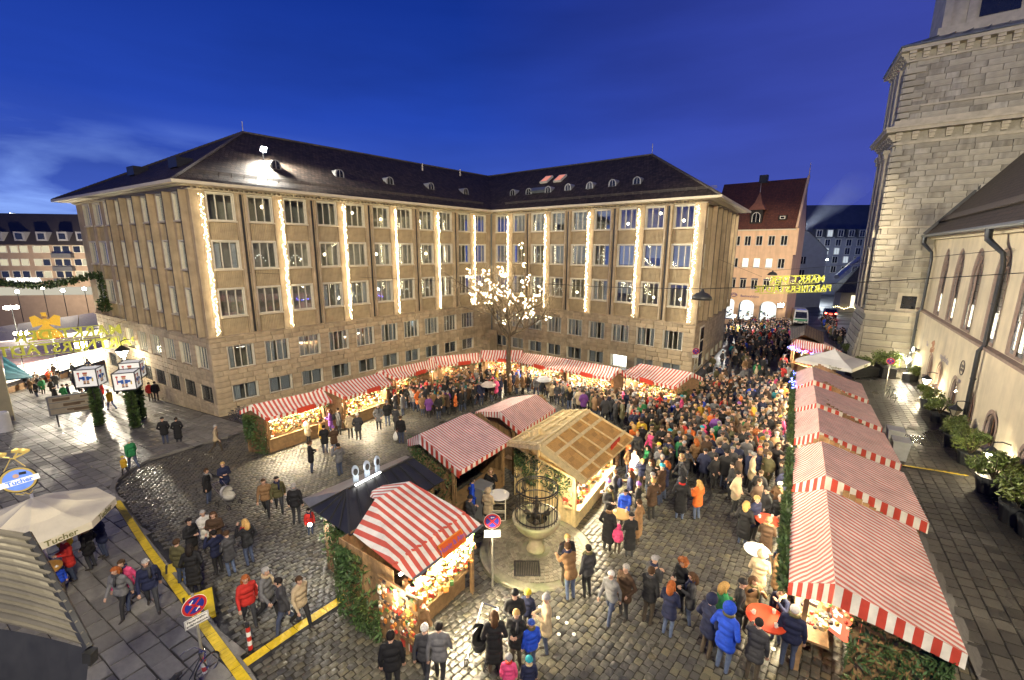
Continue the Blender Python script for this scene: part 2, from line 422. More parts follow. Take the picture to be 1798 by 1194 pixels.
# ================================================================== the town hall
U = 5.2
dA, dB, dC = [Vector((math.cos(a), math.sin(a))) for a in (-.5613, .8538, -.6864)]
AB = Vector((-4.22338, 5.97821))*U; BC = Vector((-.48573, 10.26548))*U
CD = BC+dC*24.16; dD = Vector((.56491, .82515)); DE = CD+dD*15.6
AE = AB-dA*23.2
out_n = lambda d: Vector((d.y, -d.x))
nA, nB, nC, nD = out_n(dA), out_n(dB), out_n(dC), out_n(dD)
ZL, ZT = -6.45, 3.88
hall = thing('office_building', 'four storey sandstone office block with dark tiled hip roof and light strings on its piers', 'building', (AB.x, AB.y, gz(*AB)))
class Face:
    def __init__(s, P, d): s.P = P; s.d = d; s.n = out_n(d); s.rz = math.atan2(d.y, d.x)
    def at(s, t, o, z): q = s.P+s.d*t+s.n*o; return Vector((q.x, q.y, z))
    def box(s, mb, t0, t1, o0, o1, z0, z1): mb.box(s.at((t0+t1)/2, (o0+o1)/2, (z0+z1)/2), (t1-t0, abs(o1-o0), z1-z0), s.rz)
FA, FB, FC, FD = Face(AE, dA), Face(AB, dB), Face(BC, dC), Face(CD, dD)
LA, LB, LC, LD = 23.2, (BC-AB).length, 24.16, 15.6
ROWS = ((1.88, 3.73), (-1.56, .42), (-5.03, -3.02))
# -- window kits (local: x along wall, y inward, z up; origin centre bottom)
def frame_data(name, w, h, mull, th=.07, depth=.10, case=.09):
    mb = MB().use(M_FRAME)
    for x in (-w/2+th/2, w/2-th/2): mb.box((x, 0, h/2), (th, depth, h))
    for z in (th/2, h-th/2): mb.box((0, 0, z), (w-2*th, depth, th))
    for x in mull: mb.box((x, 0, h/2), (.065, depth*.8, h-2*th))
    if case:
        for x in (-w/2-case/2, w/2+case/2): mb.box((x, -.10, h/2), (case, .16, h+2*case))
        mb.box((0, -.10, h+case/2), (w, .16, case))
    return mb.data(name)
def pane_data(w, h):
    mb = MB().use(M_GLASS); mb.box((0, .01, h/2), (w-.16, .012, h-.16)); return mb.data('pane')
def sill_data(w, over=.14, th=.10, proj=.30, m=None):
    mb = MB().use(m or M_CREAM); mb.box((0, -.12, -th/2-.004), (w+2*over, proj, th)); return mb.data('sill')
def curtain_data(w, h, open_=.4, m=None):
    mb = MB().use(m or M_CURT)
    for sd in (-1, 1):
        n = 9; wd = (w-.2)/2*(1-open_); pts = [(sd*(w/2-.1-wd*k/n), .16+.035*(k % 2)) for k in range(n+1)]
        for p, q in zip(pts, pts[1:]): mb.face([(p[0], p[1], .08), (q[0], q[1], .08), (q[0], q[1], h-.08), (p[0], p[1], h-.08)])
    return mb.data('curtain')
def blind_data(w, h, drop, m):
    mb = MB().use(m); mb.box((0, .14, h-.08-drop/2), (w-.2, .02, drop)); return mb.data('blind')
def bars_data(w, h):
    mb = MB().use(M_WIRE)
    for k in range(11): mb.box((-w/2+.1+(w-.2)*k/10, -.16, h/2), (.03, .03, h))
    for z in (.15, h-.15): mb.box((0, -.16, z), (w, .03, .03))
    return mb.data('window_bars')
WU, HU = 1.62, 1.9
D_UF = [frame_data('window', WU, b-a, (-.27, .30)) for a, b in ROWS]
D_UP = [pane_data(WU, b-a) for a, b in ROWS]; D_US = sill_data(WU)
WLo = 1.72
LROW = ((-9.02, -7.25), (-11.58, -10.3))
D_LF = [frame_data('window', WLo, b-a, (-.44, 0, .44) if i == 0 else (0,), case=0.05) for i, (a, b) in enumerate(LROW)]
D_LP = [pane_data(WLo, b-a) for a, b in LROW]; D_LS = sill_data(WLo, .1, .09, .25, M_PIER)
D_CU = [[curtain_data(WLo, b-a, o) for o in (.15, .35, .6)] for a, b in LROW]
D_CUU = curtain_data(WU, 1.9, .45)
D_BL = [blind_data(WU, 1.95, dr, M_BLIND) for dr in (.5, 1.1, 1.75)]; D_BLP = blind_data(WU, 1.85, 1.7, M_BLINDP)
D_BARS = bars_data(WLo, LROW[1][1]-LROW[1][0])
mb = MB().use(E_ROOM); mb.ico((0, 0, 0), .13, 1); D_RL = mb.data('lamp')
mb = MB().use(E_ROOMW)
for k in range(7): mb.octa((-.42+k*.14, .0, -.25+.45*math.sin(math.pi*k/6)), .035)
D_STAR = mb.data('candle_arch')
mb = MB().use(E_ROOMW); mb.box((0, 0, 0), (WLo-.2, .02, 1.1)); D_LIT = mb.data('light_panel')
HL = hall.location
def put(data, F, t, o, z, parent=None, lx=0, ly=0, lz=0):
    if parent is None:
        return link_mesh(data.name.split('.')[0], data, hall, F.at(t, o, z)-HL, (0, 0, F.rz))
    return link_mesh(data.name.split('.')[0], data, parent, (lx, ly, lz))
def upper_window(F, t, row, o, r, litp):
    w = put(D_UF[row], F, t, o, ROWS[row][0]); put(D_UP[row], F, 0, 0, 0, w); put(D_US, F, 0, 0, 0, w)
    return w
R1 = random.Random(3)
def flute_data(w, h):
    mb = MB().use(M_FLUTE); mb.box((0, .08, h/2), (w, .12, h))
    n = int(w/.115)
    for k in range(n): mb.box((-w/2+(k+.5)*w/n, 0, h/2), (w/n*.52, .07, h-.12))
    mb.box((0, -.01, h-.03), (w, .10, .06)); mb.box((0, -.01, .03), (w, .10, .06))
    return mb.data('spandrel_panel')
SPAN = ((.42, 1.88), (-3.02, -1.56), (-6.42, -5.03))
def upper_front(F, L, tw, fin, rec, skip_r=()):
    """piers between windows at tw; fin: which pier indices carry the double rib, its shadow gap filled dark"""
    w2 = WU/2+.10; edges = [0.]+[x for t in tw for x in (t-w2, t+w2)]+[L]
    for k in range(0, len(edges), 2):
        a, b = edges[k], edges[k+1]; mb = MB().use(M_PIER)
        # each pier stands in stone courses
        z = ZL; 
        while z < ZT-.05:
            h = R1.uniform(.55, 1.05); h = min(h, ZT-z); mb.tint = 0
            F.box(mb, a, b, -.45, R1.uniform(-.006, .004), z+.006, z+h-.006); z += h
        F.box(mb, a+.01, b-.01, -.45, -.02, ZL, ZT)
        if (k//2) in fin:
            c = (a+b)/2
            for s in (-1, 1): F.box(mb, c+s*.25-.09, c+s*.25+.09, .01, .16, ZL+.1, ZT-.1)
            mb.use(M_DARKMETAL); F.box(mb, c-.07, c+.07, .008, .05, ZL+.1, ZT-.1)  # dark strip between the ribs stands for their shadow gap
        mb.build('pier', None, hall, world=True)
    wd = 2*w2
    D = [flute_data(wd, b-a) for a, b in SPAN]
    for t in tw:
        for d, (a, b) in zip(D, SPAN): put(d, F, t, -rec, a)
def windows_upper(F, tw, rec, deco):
    for j, t in enumerate(tw):
        for r in range(3):
            w = upper_window(F, t, r, -rec-.02, 0, 0)
            k = deco(j, r)
            if k == 'blind': put(D_BL[R1.randrange(3)], F, 0, 0, 0, w, 0, .05, ROWS[r][1]-ROWS[r][0]-1.95)
            elif k == 'blindfull': put(D_BL[2], F, 0, 0, 0, w, 0, .05, ROWS[r][1]-ROWS[r][0]-1.95)
            elif k == 'pink': put(D_BLP, F, 0, 0, 0, w, 0, .05, ROWS[r][1]-ROWS[r][0]-1.85)
            elif k == 'lamp': put(D_RL, F, 0, 0, 0, w, R1.uniform(-.4, .4), .5, R1.uniform(.5, 1.5))
            elif k == 'star': put(D_STAR, F, 0, 0, 0, w, R1.uniform(-.3, .3), .35, .8)
            elif k == 'curtain': put(D_CUU, F, 0, 0, 0, w)
TWB = [1.83+2.6*j for j in range(11)]; TWC = [1.55+2.6*j for j in range(9)]
TWA = [LA-1.72-2.69*j for j in range(8)][::-1]; TWD = [1.6+2.55*j for j in range(6)]
upper_front(FB, LB, TWB, {1, 3, 5, 7, 9}, .22); upper_front(FC, LC, TWC, {2, 4, 6, 8}, .22)
upper_front(FA, LA, TWA, set(), .2); upper_front(FD, LD, TWD, set(), .45)
def decoB(j, r):
    if r == 2: return R1.choice(['', 'lamp', 'curtain', 'star', ''])
    if r == 1: return R1.choice(['star', 'lamp', '', 'curtain']) if j > 2 else R1.choice(['curtain', 'star'])
    return R1.choice(['', '', 'lamp', 'lamp', ''])
def decoC(j, r):
    if r == 0: return {2: 'blindfull', 1: 'blindfull', 3: 'blind', 4: 'blindfull', 5: 'blind'}.get(j, R1.choice(['', 'lamp']))
    if r == 1: return R1.choice(['star', 'blind', 'blindfull', 'lamp'])
    return R1.choice(['star', 'lamp', 'lamp', 'curtain', 'blind'])
windows_upper(FB, TWB, .22, decoB); windows_upper(FC, TWC, .22, decoC)
windows_upper(FA, TWA, .14, lambda j, r: 'pink' if (r == 0 and j in (2, 3)) else ('blindfull' if j < 5 else R1.choice(['blindfull', 'blind', 'curtain'])))
windows_upper(FD, TWD, .45, lambda j, r: '')
# fins of the side fronts
for F, L, tw, dep in ((FA, LA, TWA, .44), (FD, LD, TWD, .40)):
    for a, b in zip(tw[(2 if F is FA else 0):], list(tw[(3 if F is FA else 1):])+[L+.6]):
        c = min((a+b)/2, L-.28); mb = MB().use(M_PIER)
        F.box(mb, c-.11, c+.11, .01, dep, ZL+.05, ZT-.04)
        mb.use(M_DARKMETAL); F.box(mb, c-.03, c+.03, dep+.004, dep+.03, ZL+.05, ZT-.06)
        mb.build('fin', None, hall, world=True)
# rooms behind the windows
mb = MB().use(M_ROOM)
for F, L in ((FA, LA), (FB, LB), (FC, LC), (FD, LD)):
    a, b = (1.9, L-1.9)
    F.box(mb, a, b, -2.6, -2.5, -13, 3.9)
    for z in (3.86, .95, -2.45, -5.95, -9.6, -12.6): F.box(mb, a, b, -2.5, -.5, z-.1, z+.05)
    k = a+3
    while k < b-2: F.box(mb, k, k+.1, -2.5, -.55, -12.4, 3.8); k += 5.2
mb.build('interior', None, hall, world=True)
# -- lower storeys: ashlar with openings
TLB = [1.97+2.62*j for j in range(10)]; TLC = [1.43+2.6*j for j in range(9)]
TLA = [LA-1.5-2.74*j for j in range(8)][::-1]; TLD = [1.5+2.55*j for j in range(6)]
recs = []
back = MB().use(M_MORTAR)
rs = random.Random(5)
for F, L, tl in ((FA, LA, TLA), (FB, LB, TLB), (FC, LC, TLC), (FD, LD, TLD)):
    ops = []
    for t in tl:
        for za, zb in LROW:
            if F is FD and za > -10: continue
            g = F.at(t, 0, 0); 
            if zb < gz(g.x, g.y)+.25: continue
            ops.append((t-WLo/2-.06, t+WLo/2+.06, max(za, gz(g.x, g.y)+.06), zb))
    if F is FC: ops.append((.5, 1.0, -100, -99))
    zb0 = min(gz(*F.P), gz(*(F.P+F.d*L)))-.4
    for a, b, c, d in courses(0 if F is not FB else .0, L, zb0, ZL-.02, .40, .95, ops, rs):
        recs.append((F.at((a+b)/2, -.10+rs.uniform(-.008, .006), (c+d)/2), (b-a, .24, d-c), F.rz))
    # mortar backing in strips round the openings
    for a, b, c, d in courses(.05, L-.05, zb0, ZL, 50, 100, ops, rs, gap=0): F.box(back, a, b, -.34, -.22+.2-.05, c, d)
    for o in ops:
        row = 0 if o[3] > -9 else 1; t = (o[0]+o[1])/2
        w = put(D_LF[row], F, t, -.20, LROW[row][0]); put(D_LP[row], F, 0, 0, 0, w); put(D_LS, F, 0, 0, 0, w)
        lit = (F is FC and row == 1 and abs(t-TLC[6]) < .1)
        if lit: put(D_LIT, F, 0, 0, 0, w, 0, .3, .6)
        elif F is FA and row == 1: put(D_BARS, F, 0, 0, 0, w)
        else:
            put(D_CU[row][R1.randrange(3)], F, 0, 0, 0, w)
            if row == 0 and R1.random() < .2: put(D_STAR, F, 0, 0, 0, w, R1.uniform(-.3, .3), .4, .8)
            if F is FA and row == 0: put(D_RL, F, 0, 0, 0, w, R1.uniform(-.4, .4), .5, 1.2)
back.build('wall_core', None, hall, world=True)
U_BLOCK = unit_block('stone', M_STONE_O, .035)
lay_blocks(recs, hall, 'stone', M_STONE_O, M_STONE, 300, 'ashlar', unit=U_BLOCK)
# -- ledge, cornice, soffit
def off_corner(P, n1, n2, w): 
    m = np.array([[n1.x, n1.y], [n2.x, n2.y]]); q = np.linalg.solve(m, [w, w]); return P+Vector(q)
def ring(w): return [AE+nA*w-dA*w, off_corner(AB, nA, nB, w), off_corner(BC, nB, nC, w), off_corner(CD, nC, nD, w), DE+nD*w+dD*w]
def band(mb, w0, w1, z0, z1):
    a, b = ring(w0), ring(w1)
    for i in range(4):
        p, q, r, s = a[i], a[i+1], b[i+1], b[i]
        v = [(*p, z0), (*q, z0), (*r, z0), (*s, z0), (*p, z1), (*q, z1), (*r, z1), (*s, z1)]
        mb.mesh(v, [(0, 1, 2, 3), (7, 6, 5, 4), (0, 4, 5, 1), (1, 5, 6, 2), (2, 6, 7, 3), (3, 7, 4, 0)])
mb = MB().use(M_PIER); band(mb, -.4, .14, ZL-.10, ZL+.02); mb.use(M_CREAM); mb.build('ledge', None, hall, world=True)
mb = MB().use(M_CREAM)
band(mb, -.4, .10, ZT-.02, ZT+.10); band(mb, -.4, .95, ZT+.16, ZT+.24); band(mb, .95, 1.35, ZT+.20, ZT+.30); band(mb, 1.22, 1.36, ZT+.28, ZT+.40)
mb.build('cornice', None, hall, world=True)
mb = MB().use(M_CREAM)
for F, L in ((FA, LA), (FB, LB), (FC, LC), (FD, LD)):
    n = int(L/.32)
    for k in range(n): F.box(mb, k*.32+.06, k*.32+.20, .08, .30, ZT+.04, ZT+.16)
mb.build('dentils', None, hall, world=True, kind='stuff')
# -- roof
ZE, ZR, WR = ZT+.36, 9.75, 7.5
e = ring(1.3)
Xa, Xb, Xc = [Vector((*off_corner(P, n1, n2, -WR), ZR)) for P, n1, n2 in ((AB, nA, nB), (BC, nB, nC), (CD, nC, nD))]
E3 = [Vector((p.x, p.y, ZE)) for p in e]
def slope(mb, pts):
    """roof face with uv: u along the eave (pts[0]->pts[1]), v up"""
    p0 = Vector(pts[0]); u = (Vector(pts[1])-p0).normalized(); n = u.cross(Vector(pts[2])-p0).normalized(); v = n.cross(u)
    mb.face(pts, [((Vector(p)-p0).dot(u), (Vector(p)-p0).dot(v)) for p in pts])
BPt = Vector((BC.x-20, BC.y+24, ZE)); DEb = Vector((*(DE-nD*15+dD*1.3), ZE)); AEb = E3[0]
mb = MB().use(M_ROOF)
for pts in ((E3[0], E3[1], Xa), (E3[1], E3[2], Xb, Xa), (E3[2], E3[3], Xc, Xb), (E3[3], E3[4], Xc), (BPt, AEb, Xa, Xb), (DEb, BPt, Xb, Xc), (E3[4], DEb, Xc)): slope(mb, pts)
mb.build('roof', None, hall, world=True)
mb = MB().use(M_RIDGE)
for a, b in ((Xa, Xb), (Xb, Xc), (Xa, E3[1]), (Xc, E3[3]), (Xa, E3[0])):
    n = int((b-a).length/.42)
    for k in range(n):
        p, q = a.lerp(b, k/n), a.lerp(b, (k+.94)/n); up = Vector((0, 0, .03)); mb.tube([p+up, q+up], [.12, .10], 5)
mb.build('ridge_tiles', None, hall, world=True, kind='stuff')
def on_roof(px, py, i):
    a, b, c = ((E3[0], E3[1], Xa), (E3[1], E3[2], Xb), (E3[2], E3[3], Xc))[i]
    n = (b-a).cross(c-a); r = ray(px, py); t = a.dot(n)/r.dot(n); return r*t
# snow guard along the eaves
mb = MB().use(M_RIDGE)
for (a, b, x) in ((E3[1], E3[2], Xa), (E3[2], E3[3], Xb)):
    u = (b-a).normalized(); nn = u.cross(x-a).normalized(); 
    if nn.z < 0: nn = -nn
    v = nn.cross(u); v = v if v.z > 0 else -v
    p, q = a+v*1.1+nn*.13+u*1.3, b+v*1.1+nn*.13-u*.6
    for k in range(3): mb.bar(p+nn*.09*k, q+nn*.09*k, .035)
    for k in range(int((q-p).length/.8)): s = p+u*.8*k; mb.bar(s-nn*.13, s+nn*.22, .03)
mb.build('snow_guard', None, hall, world=True)
# arched dormers
M_DORM = mat('dormer_zinc', (.33, .33, .30), .45, .12, 3, metal=.2)
def dormer_kit():
    mb = MB().use(M_DORM); n = 8; r = .50; prof = [(-r, 0)]+[(-r*math.cos(math.pi*k/n), .45+r*math.sin(math.pi*k/n)) for k in range(n+1)]+[(r, 0)]
    for (x, z), (x2, z2) in zip(prof, prof[1:]): mb.face([(x, 0, z), (x2, 0, z2), (x2, 1.9, z2), (x, 1.9, z)])
    inn = [(x*.72, .06+z*.86) for x, z in prof]
    for k in range(len(prof)-1): mb.face([(prof[k][0], -.02, prof[k][1]), (inn[k][0], -.02, inn[k][1]), (inn[k+1][0], -.02, inn[k+1][1]), (prof[k+1][0], -.02, prof[k+1][1])])
    mb.box((0, -.02, .03), (1.2, .14, .10)); mb.box((0, .0, .5), (.05, .04, .9))
    d1 = mb.data('dormer')
    mb = MB().use(M_GLASSD); mb.face([(x, .01, z) for x, z in inn][::-1]); d2 = mb.data('pane')
    return d1, d2
M_GLASSD = mat('dark_glass', (.02, .022, .026), .08, .1, 3, spec=.8)
DK = dormer_kit()
for i, F, ps in ((1, FB, ((485, 296), (597, 311), (685, 323), (757, 332), (818, 341))), (2, FC, ((900, 343), (928, 341), (962, 338), (997, 334), (1035, 331), (1075, 327), (1118, 323)))):
    for px, py in ps:
        p = on_roof(px, py, i); d = link_mesh('dormer', DK[0], hall, p-HL-Vector((0, 0, .1)), (0, 0, F.rz), (.82, .82, .82)); link_mesh('pane', DK[1], d)
for px, py in ((243, 304), (318, 290)):
    p = on_roof(px, py, 0); mb = MB().use(M_DARKMETAL); mb.box(p+Vector((0, 0, .12)), (1.4, 1.1, .7), FA.rz); mb.build('roof_hatch', None, hall, world=True)
# roof windows and hatch on the courtyard wing
M_SKYL = mat('skylight_glass', (.45, .16, .10), .15, .1, 3, emis=(1., .35, .2), estr=.35)
nn = (E3[3]-E3[2]).cross(Xc-E3[2]).normalized(); nn = nn if nn.z > 0 else -nn
uu = Vector((dC.x, dC.y, 0)); vv = nn.cross(uu)
for px, py in ((960, 317), (984, 315)):
    p = on_roof(px, py, 2); mb = MB().use(M_FRAME); mb.box(p+nn*.12, (1.0, 1.5, .22), ax=(uu, vv, nn)); o = mb.build('roof_window', None, hall, world=True)
    mb = MB().use(M_SKYL); mb.box(p+nn*.24, (.78, 1.25, .03), ax=(uu, vv, nn)); mb.v = [tuple(Vector(q)-HL) for q in mb.v]; mb.build('pane', None, o)
p = on_roof(946, 336, 2); mb = MB().use(M_ZINC); mb.box(p+nn*.15, (2.0, .8, .3), ax=(uu, vv, nn)); mb.build('roof_hatch', None, hall, world=True)
# lightning rods and wires
mb = MB().use(M_CREAM)
mb.tube([Xc+Vector((0, 0, 0)), Xc+Vector((0, 0, 1.1))], .035, 5); mb.tube([Xa, Xa+Vector((0, 0, .9))], .03, 5)
for q in ((742, 300), (808, 309)): p = on_roof(*q, 1); mb.tube([p, p+Vector((0, 0, .8))], [.10, .06], 6)
mb.build('roof_rod', None, hall, world=True)
# fire escape stair bottom left in the court: stepped stone stair wall
mb = MB().use(M_STONE)
for k in range(9):
    mb.tint = random.random(); FB.box(mb, LB-4.4+k*.42, LB-4.0+k*.42, .15, 1.5, gz(*BC)-.5, gz(*BC)+.3+k*.36)
mb.build('stair', None, hall, world=True)
# downpipe in the inner corner
mb = MB().use(M_ZINC); q = BC+nB*.25+nC*.25; mb.tube([(q.x, q.y, gz(q.x, q.y)), (q.x, q.y, ZT+.1)], .10, 6); mb.build('downpipe', None, hall, world=True)
# door in the street front
mb = MB().use(M_FRAME); FD.box(mb, 1.9, 3.4, .01, .10, gz(*CD)+.2, gz(*CD)+4.2); o = mb.build('door', None, hall, world=True)
mb = MB().use(M_GLASSD)
for k in range(3): FD.box(mb, 2.02, 3.28, .104, .13, gz(*CD)+.45+k*1.25, gz(*CD)+1.55+k*1.25)
mb.v = [tuple(Vector(q)-HL) for q in mb.v]; mb.build('pane', None, o)

# ================================================================== light strings on the piers
ords = ['nearest the street corner', 'second from the left corner', 'third from the left corner', 'fourth from the left corner', 'fifth from the left corner', 'last before the inner corner']
ordc = ['first beyond the inner corner', 'second beyond the inner corner', 'third beyond the inner corner', 'fourth beyond the inner corner', 'on the last pier before the street']
def strip(F, t, label):
    root = thing('light_string', label, 'fairy lights', F.at(t, .25, ZL), 0, 'strings of lights hanging down the office front')
    mb = MB().use(E_BULB); n = 150
    for k in range(n):
        z = ZL+.15+(ZT-ZL-.4)*(k+random.random())/n; mb.octa(F.at(t+random.uniform(-.13, .13), .25+random.uniform(-.06, .08), z), random.uniform(.018, .036))
    mb.build('bulbs', None, root, world=True, kind='stuff')
    mb = MB().use(M_WIRE)
    for j in range(4): mb.tube([F.at(t+(j-1.5)*.13+.05*math.sin(3*z+j), .25, z) for z in np.linspace(ZL+.1, ZT-.1, 30)], .008, 3, cap=False)
    mb.build('cable', None, root, world=True)
for k in range(6): strip(FB, .52+5.2*k+(.08 if k else .1), 'warm light string on long wing, %s' % (ords[k] if k else 'on the pier beside its outer corner'))
for k in range(5): strip(FC, 2.67+5.2*k+.1, 'warm light string on wing with skylights, %s' % ordc[k])
# ================================================================== the ground
def col_ramp_mat(name, stops, rough, scale, bump, objrnd=False, spec=.5, rlo=.27, rhi=.58, bsc=30):
    """stone material whose colour is picked by the tint attribute (or by object)"""
    m = mat(name, (.2, .2, .2), rough, .16, scale, bump=bump, bscale=bsc, spec=spec); nt = m.node_tree; N = nt.nodes; L = nt.links; b = N['Principled BSDF']
    if objrnd: src = N.new('ShaderNodeObjectInfo').outputs['Random']
    else:
        a = N.new('ShaderNodeAttribute'); a.attribute_name = 'tint'; src = a.outputs['Fac']
    cr = N.new('ShaderNodeValToRGB'); cr.color_ramp.interpolation = 'LINEAR'
    for i, (p, c) in enumerate(stops):
        e = cr.color_ramp.elements[i] if i < 2 else cr.color_ramp.elements.new(p)
        e.position = p; e.color = (*c, 1)
    L.new(src, cr.inputs[0]); sc = b.inputs['Base Color'].links[0].from_node; L.new(cr.outputs[0], sc.inputs[0])
    # wet patches: gloss comes and goes over metres
    geo = N.new('ShaderNodeNewGeometry'); n2 = N.new('ShaderNodeTexNoise'); n2.inputs['Scale'].default_value = .33; n2.inputs['Detail'].default_value = 4; L.new(geo.outputs['Position'], n2.inputs[0])
    mr = N.new('ShaderNodeMapRange'); mr.inputs[1].default_value = .35; mr.inputs[2].default_value = .65; mr.inputs[3].default_value = rlo; mr.inputs[4].default_value = rhi; L.new(n2.outputs[0], mr.inputs[0])
    L.new(mr.outputs[0], b.inputs['Roughness'])
    return m
COB = [(0., (.042, .042, .043)), (1., (.14, .122, .078)), (.25, (.068, .067, .062)), (.55, (.094, .09, .074)), (.82, (.11, .10, .068))]
M_COB = col_ramp_mat('cobble_field', COB, .4, 9, .35); M_COB_O = col_ramp_mat('cobble_stone', COB, .4, 9, .35, True)
SLAB = [(0., (.105, .10, .092)), (1., (.20, .19, .165)), (.5, (.15, .143, .13))]
M_SLAB = col_ramp_mat('paving_field', SLAB, .45, 3, .25, rlo=.25, rhi=.55); M_SLAB_O = col_ramp_mat('paving_slab', SLAB, .45, 3, .25, True, rlo=.25, rhi=.55)
DSL = [(0., (.035, .033, .030)), (1., (.085, .078, .066)), (.5, (.055, .051, .045))]
M_DSL = col_ramp_mat('dark_paving_field', DSL, .45, 3, .3, rlo=.22, rhi=.5); M_DSL_O = col_ramp_mat('dark_paving_slab', DSL, .45, 3, .3, True, rlo=.22, rhi=.5)
M_ASPH = col_ramp_mat('wet_asphalt', [(0., (.032, .032, .034)), (1., (.05, .05, .05))], .5, 3, .5, rlo=.28, rhi=.6, bsc=90)
M_JOINT = mat('joint_sand', (.042, .038, .031), .75, .2, 3)
M_KERB = mat('kerb_granite', (.19, .18, .165), .6, .2, 5, bump=.3, bscale=40, rnd=.2, tint=.2)
def gplane(poly2, h, m, name, kind='structure', parent=None):
    mb = MB().use(m); mb.face([(p[0], p[1], gz(p[0], p[1])+h) for p in poly2]); o = mb.build(name, None, parent, kind=kind); return o
gplane([(-260, -20), (260, -20), (420, 400), (-420, 400)], -.06, M_ASPH, 'ground')
def np_field(name, C, tmpl_v, tmpl_f, size, rz, tint, m, parent=None, tilt=None, kind='stuff'):
    """many copies of one block as ONE mesh. C (n,3) centres, size (n,3), rz (n)"""
    n = len(C); tv = np.array(tmpl_v); k = len(tv); fa = np.array(tmpl_f); q = fa.shape[1]
    V = tv[None]*size[:, None, :]
    if tilt is not None: V[:, :, 2] += V[:, :, 0]*tilt[:, None, 0]+V[:, :, 1]*tilt[:, None, 1]
    c, s = np.cos(rz)[:, None], np.sin(rz)[:, None]
    X = V[:, :, 0]*c-V[:, :, 1]*s; Y = V[:, :, 0]*s+V[:, :, 1]*c
    P = np.stack([X, Y, V[:, :, 2]+GB*X+GC*Y], -1)+C[:, None, :]
    F = (fa[None]+(np.arange(n)*k)[:, None, None]).reshape(-1)
    me = bpy.data.meshes.new(name); nf = n*len(fa)
    me.vertices.add(n*k); me.vertices.foreach_set('co', P.reshape(-1)); me.loops.add(nf*q); me.loops.foreach_set('vertex_index', F.astype(np.int32))
    me.polygons.add(nf); me.polygons.foreach_set('loop_start', np.arange(nf, dtype=np.int32)*q)
    try: me.polygons.foreach_set('loop_total', np.full(nf, q, np.int32))
    except Exception: pass
    me.polygons.foreach_set('use_smooth', np.ones(nf, bool) if kind == 'stuff_smooth' else np.zeros(nf, bool))
    at = me.attributes.new('tint', 'FLOAT', 'FACE'); at.data.foreach_set('value', np.repeat(tint, len(fa)).astype(np.float32))
    me.materials.append(m); me.update(calc_edges=True); me.validate()
    return tag(link_mesh(name, me, parent), None, None, None, 'stuff')
SLQ = Vector((0, 0, 1)).rotation_difference(Vector((-GB, -GC, 1)).normalized()).to_matrix()
# domed cobble (16 vertices on top, skirts) and plain block
def dome_t():
    g = (-.5, -.36, .36, .5); z = {0: 0., 1: .62, 2: .80}; vs = []; 
    for j in range(4):
        for i in range(4):
            e = (i in (0, 3))+(j in (0, 3)); vs.append((g[i]*(.93 if e == 2 else 1), g[j]*(.93 if e == 2 else 1), 1. if e == 0 else (.72 if e == 1 else .5)))
    vs += [(-.5, -.5, -1), (.5, -.5, -1), (.5, .5, -1), (-.5, .5, -1)]
    fs = [(j*4+i, j*4+i+1, j*4+i+5, j*4+i+4) for j in range(3) for i in range(3)]
    return vs, fs
DOME = dome_t()
FLATB = ([(-.5, -.5, -1), (.5, -.5, -1), (.5, .5, -1), (-.5, .5, -1), (-.5, -.5, .7), (.5, -.5, .7), (.5, .5, .7), (-.5, .5, .7), (-.47, -.47, 1), (.47, -.47, 1), (.47, .47, 1), (-.47, .47, 1)],
         [(8, 9, 10, 11), (4, 5, 9, 8), (5, 6, 10, 9), (6, 7, 11, 10), (7, 4, 8, 11), (0, 1, 5, 4), (1, 2, 6, 5), (2, 3, 7, 6), (3, 0, 4, 7)])
def block_mesh(name, t, m, smooth=False):
    me = bpy.data.meshes.new(name); me.from_pydata(t[0], [], t[1]); me.materials.append(m)
    if smooth: me.polygons.foreach_set('use_smooth', [True]*len(t[1]))
    return me
def projn(P):
    c, s = math.cos(PITCH), math.sin(PITCH); d = P[:, 1]*c-P[:, 2]*s; u = P[:, 1]*s+P[:, 2]*c; d = np.where(d < .1, .1, d)
    X, Y = FPX*P[:, 0]/d, -FPX*u/d; cr, sr = math.cos(ROLL), math.sin(ROLL); return 899+X*cr-Y*sr, 597+X*sr+Y*cr, d
def inpoly_n(x, y, poly):
    r = np.zeros(len(x), bool); n = len(poly)
    for i in range(n):
        (x1, y1), (x2, y2) = poly[i], poly[(i+1) % n]
        if y1 == y2: continue
        r ^= ((y1 > y) != (y2 > y)) & (x < (x2-x1)*(y-y1)/(y2-y1)+x1)
    return r
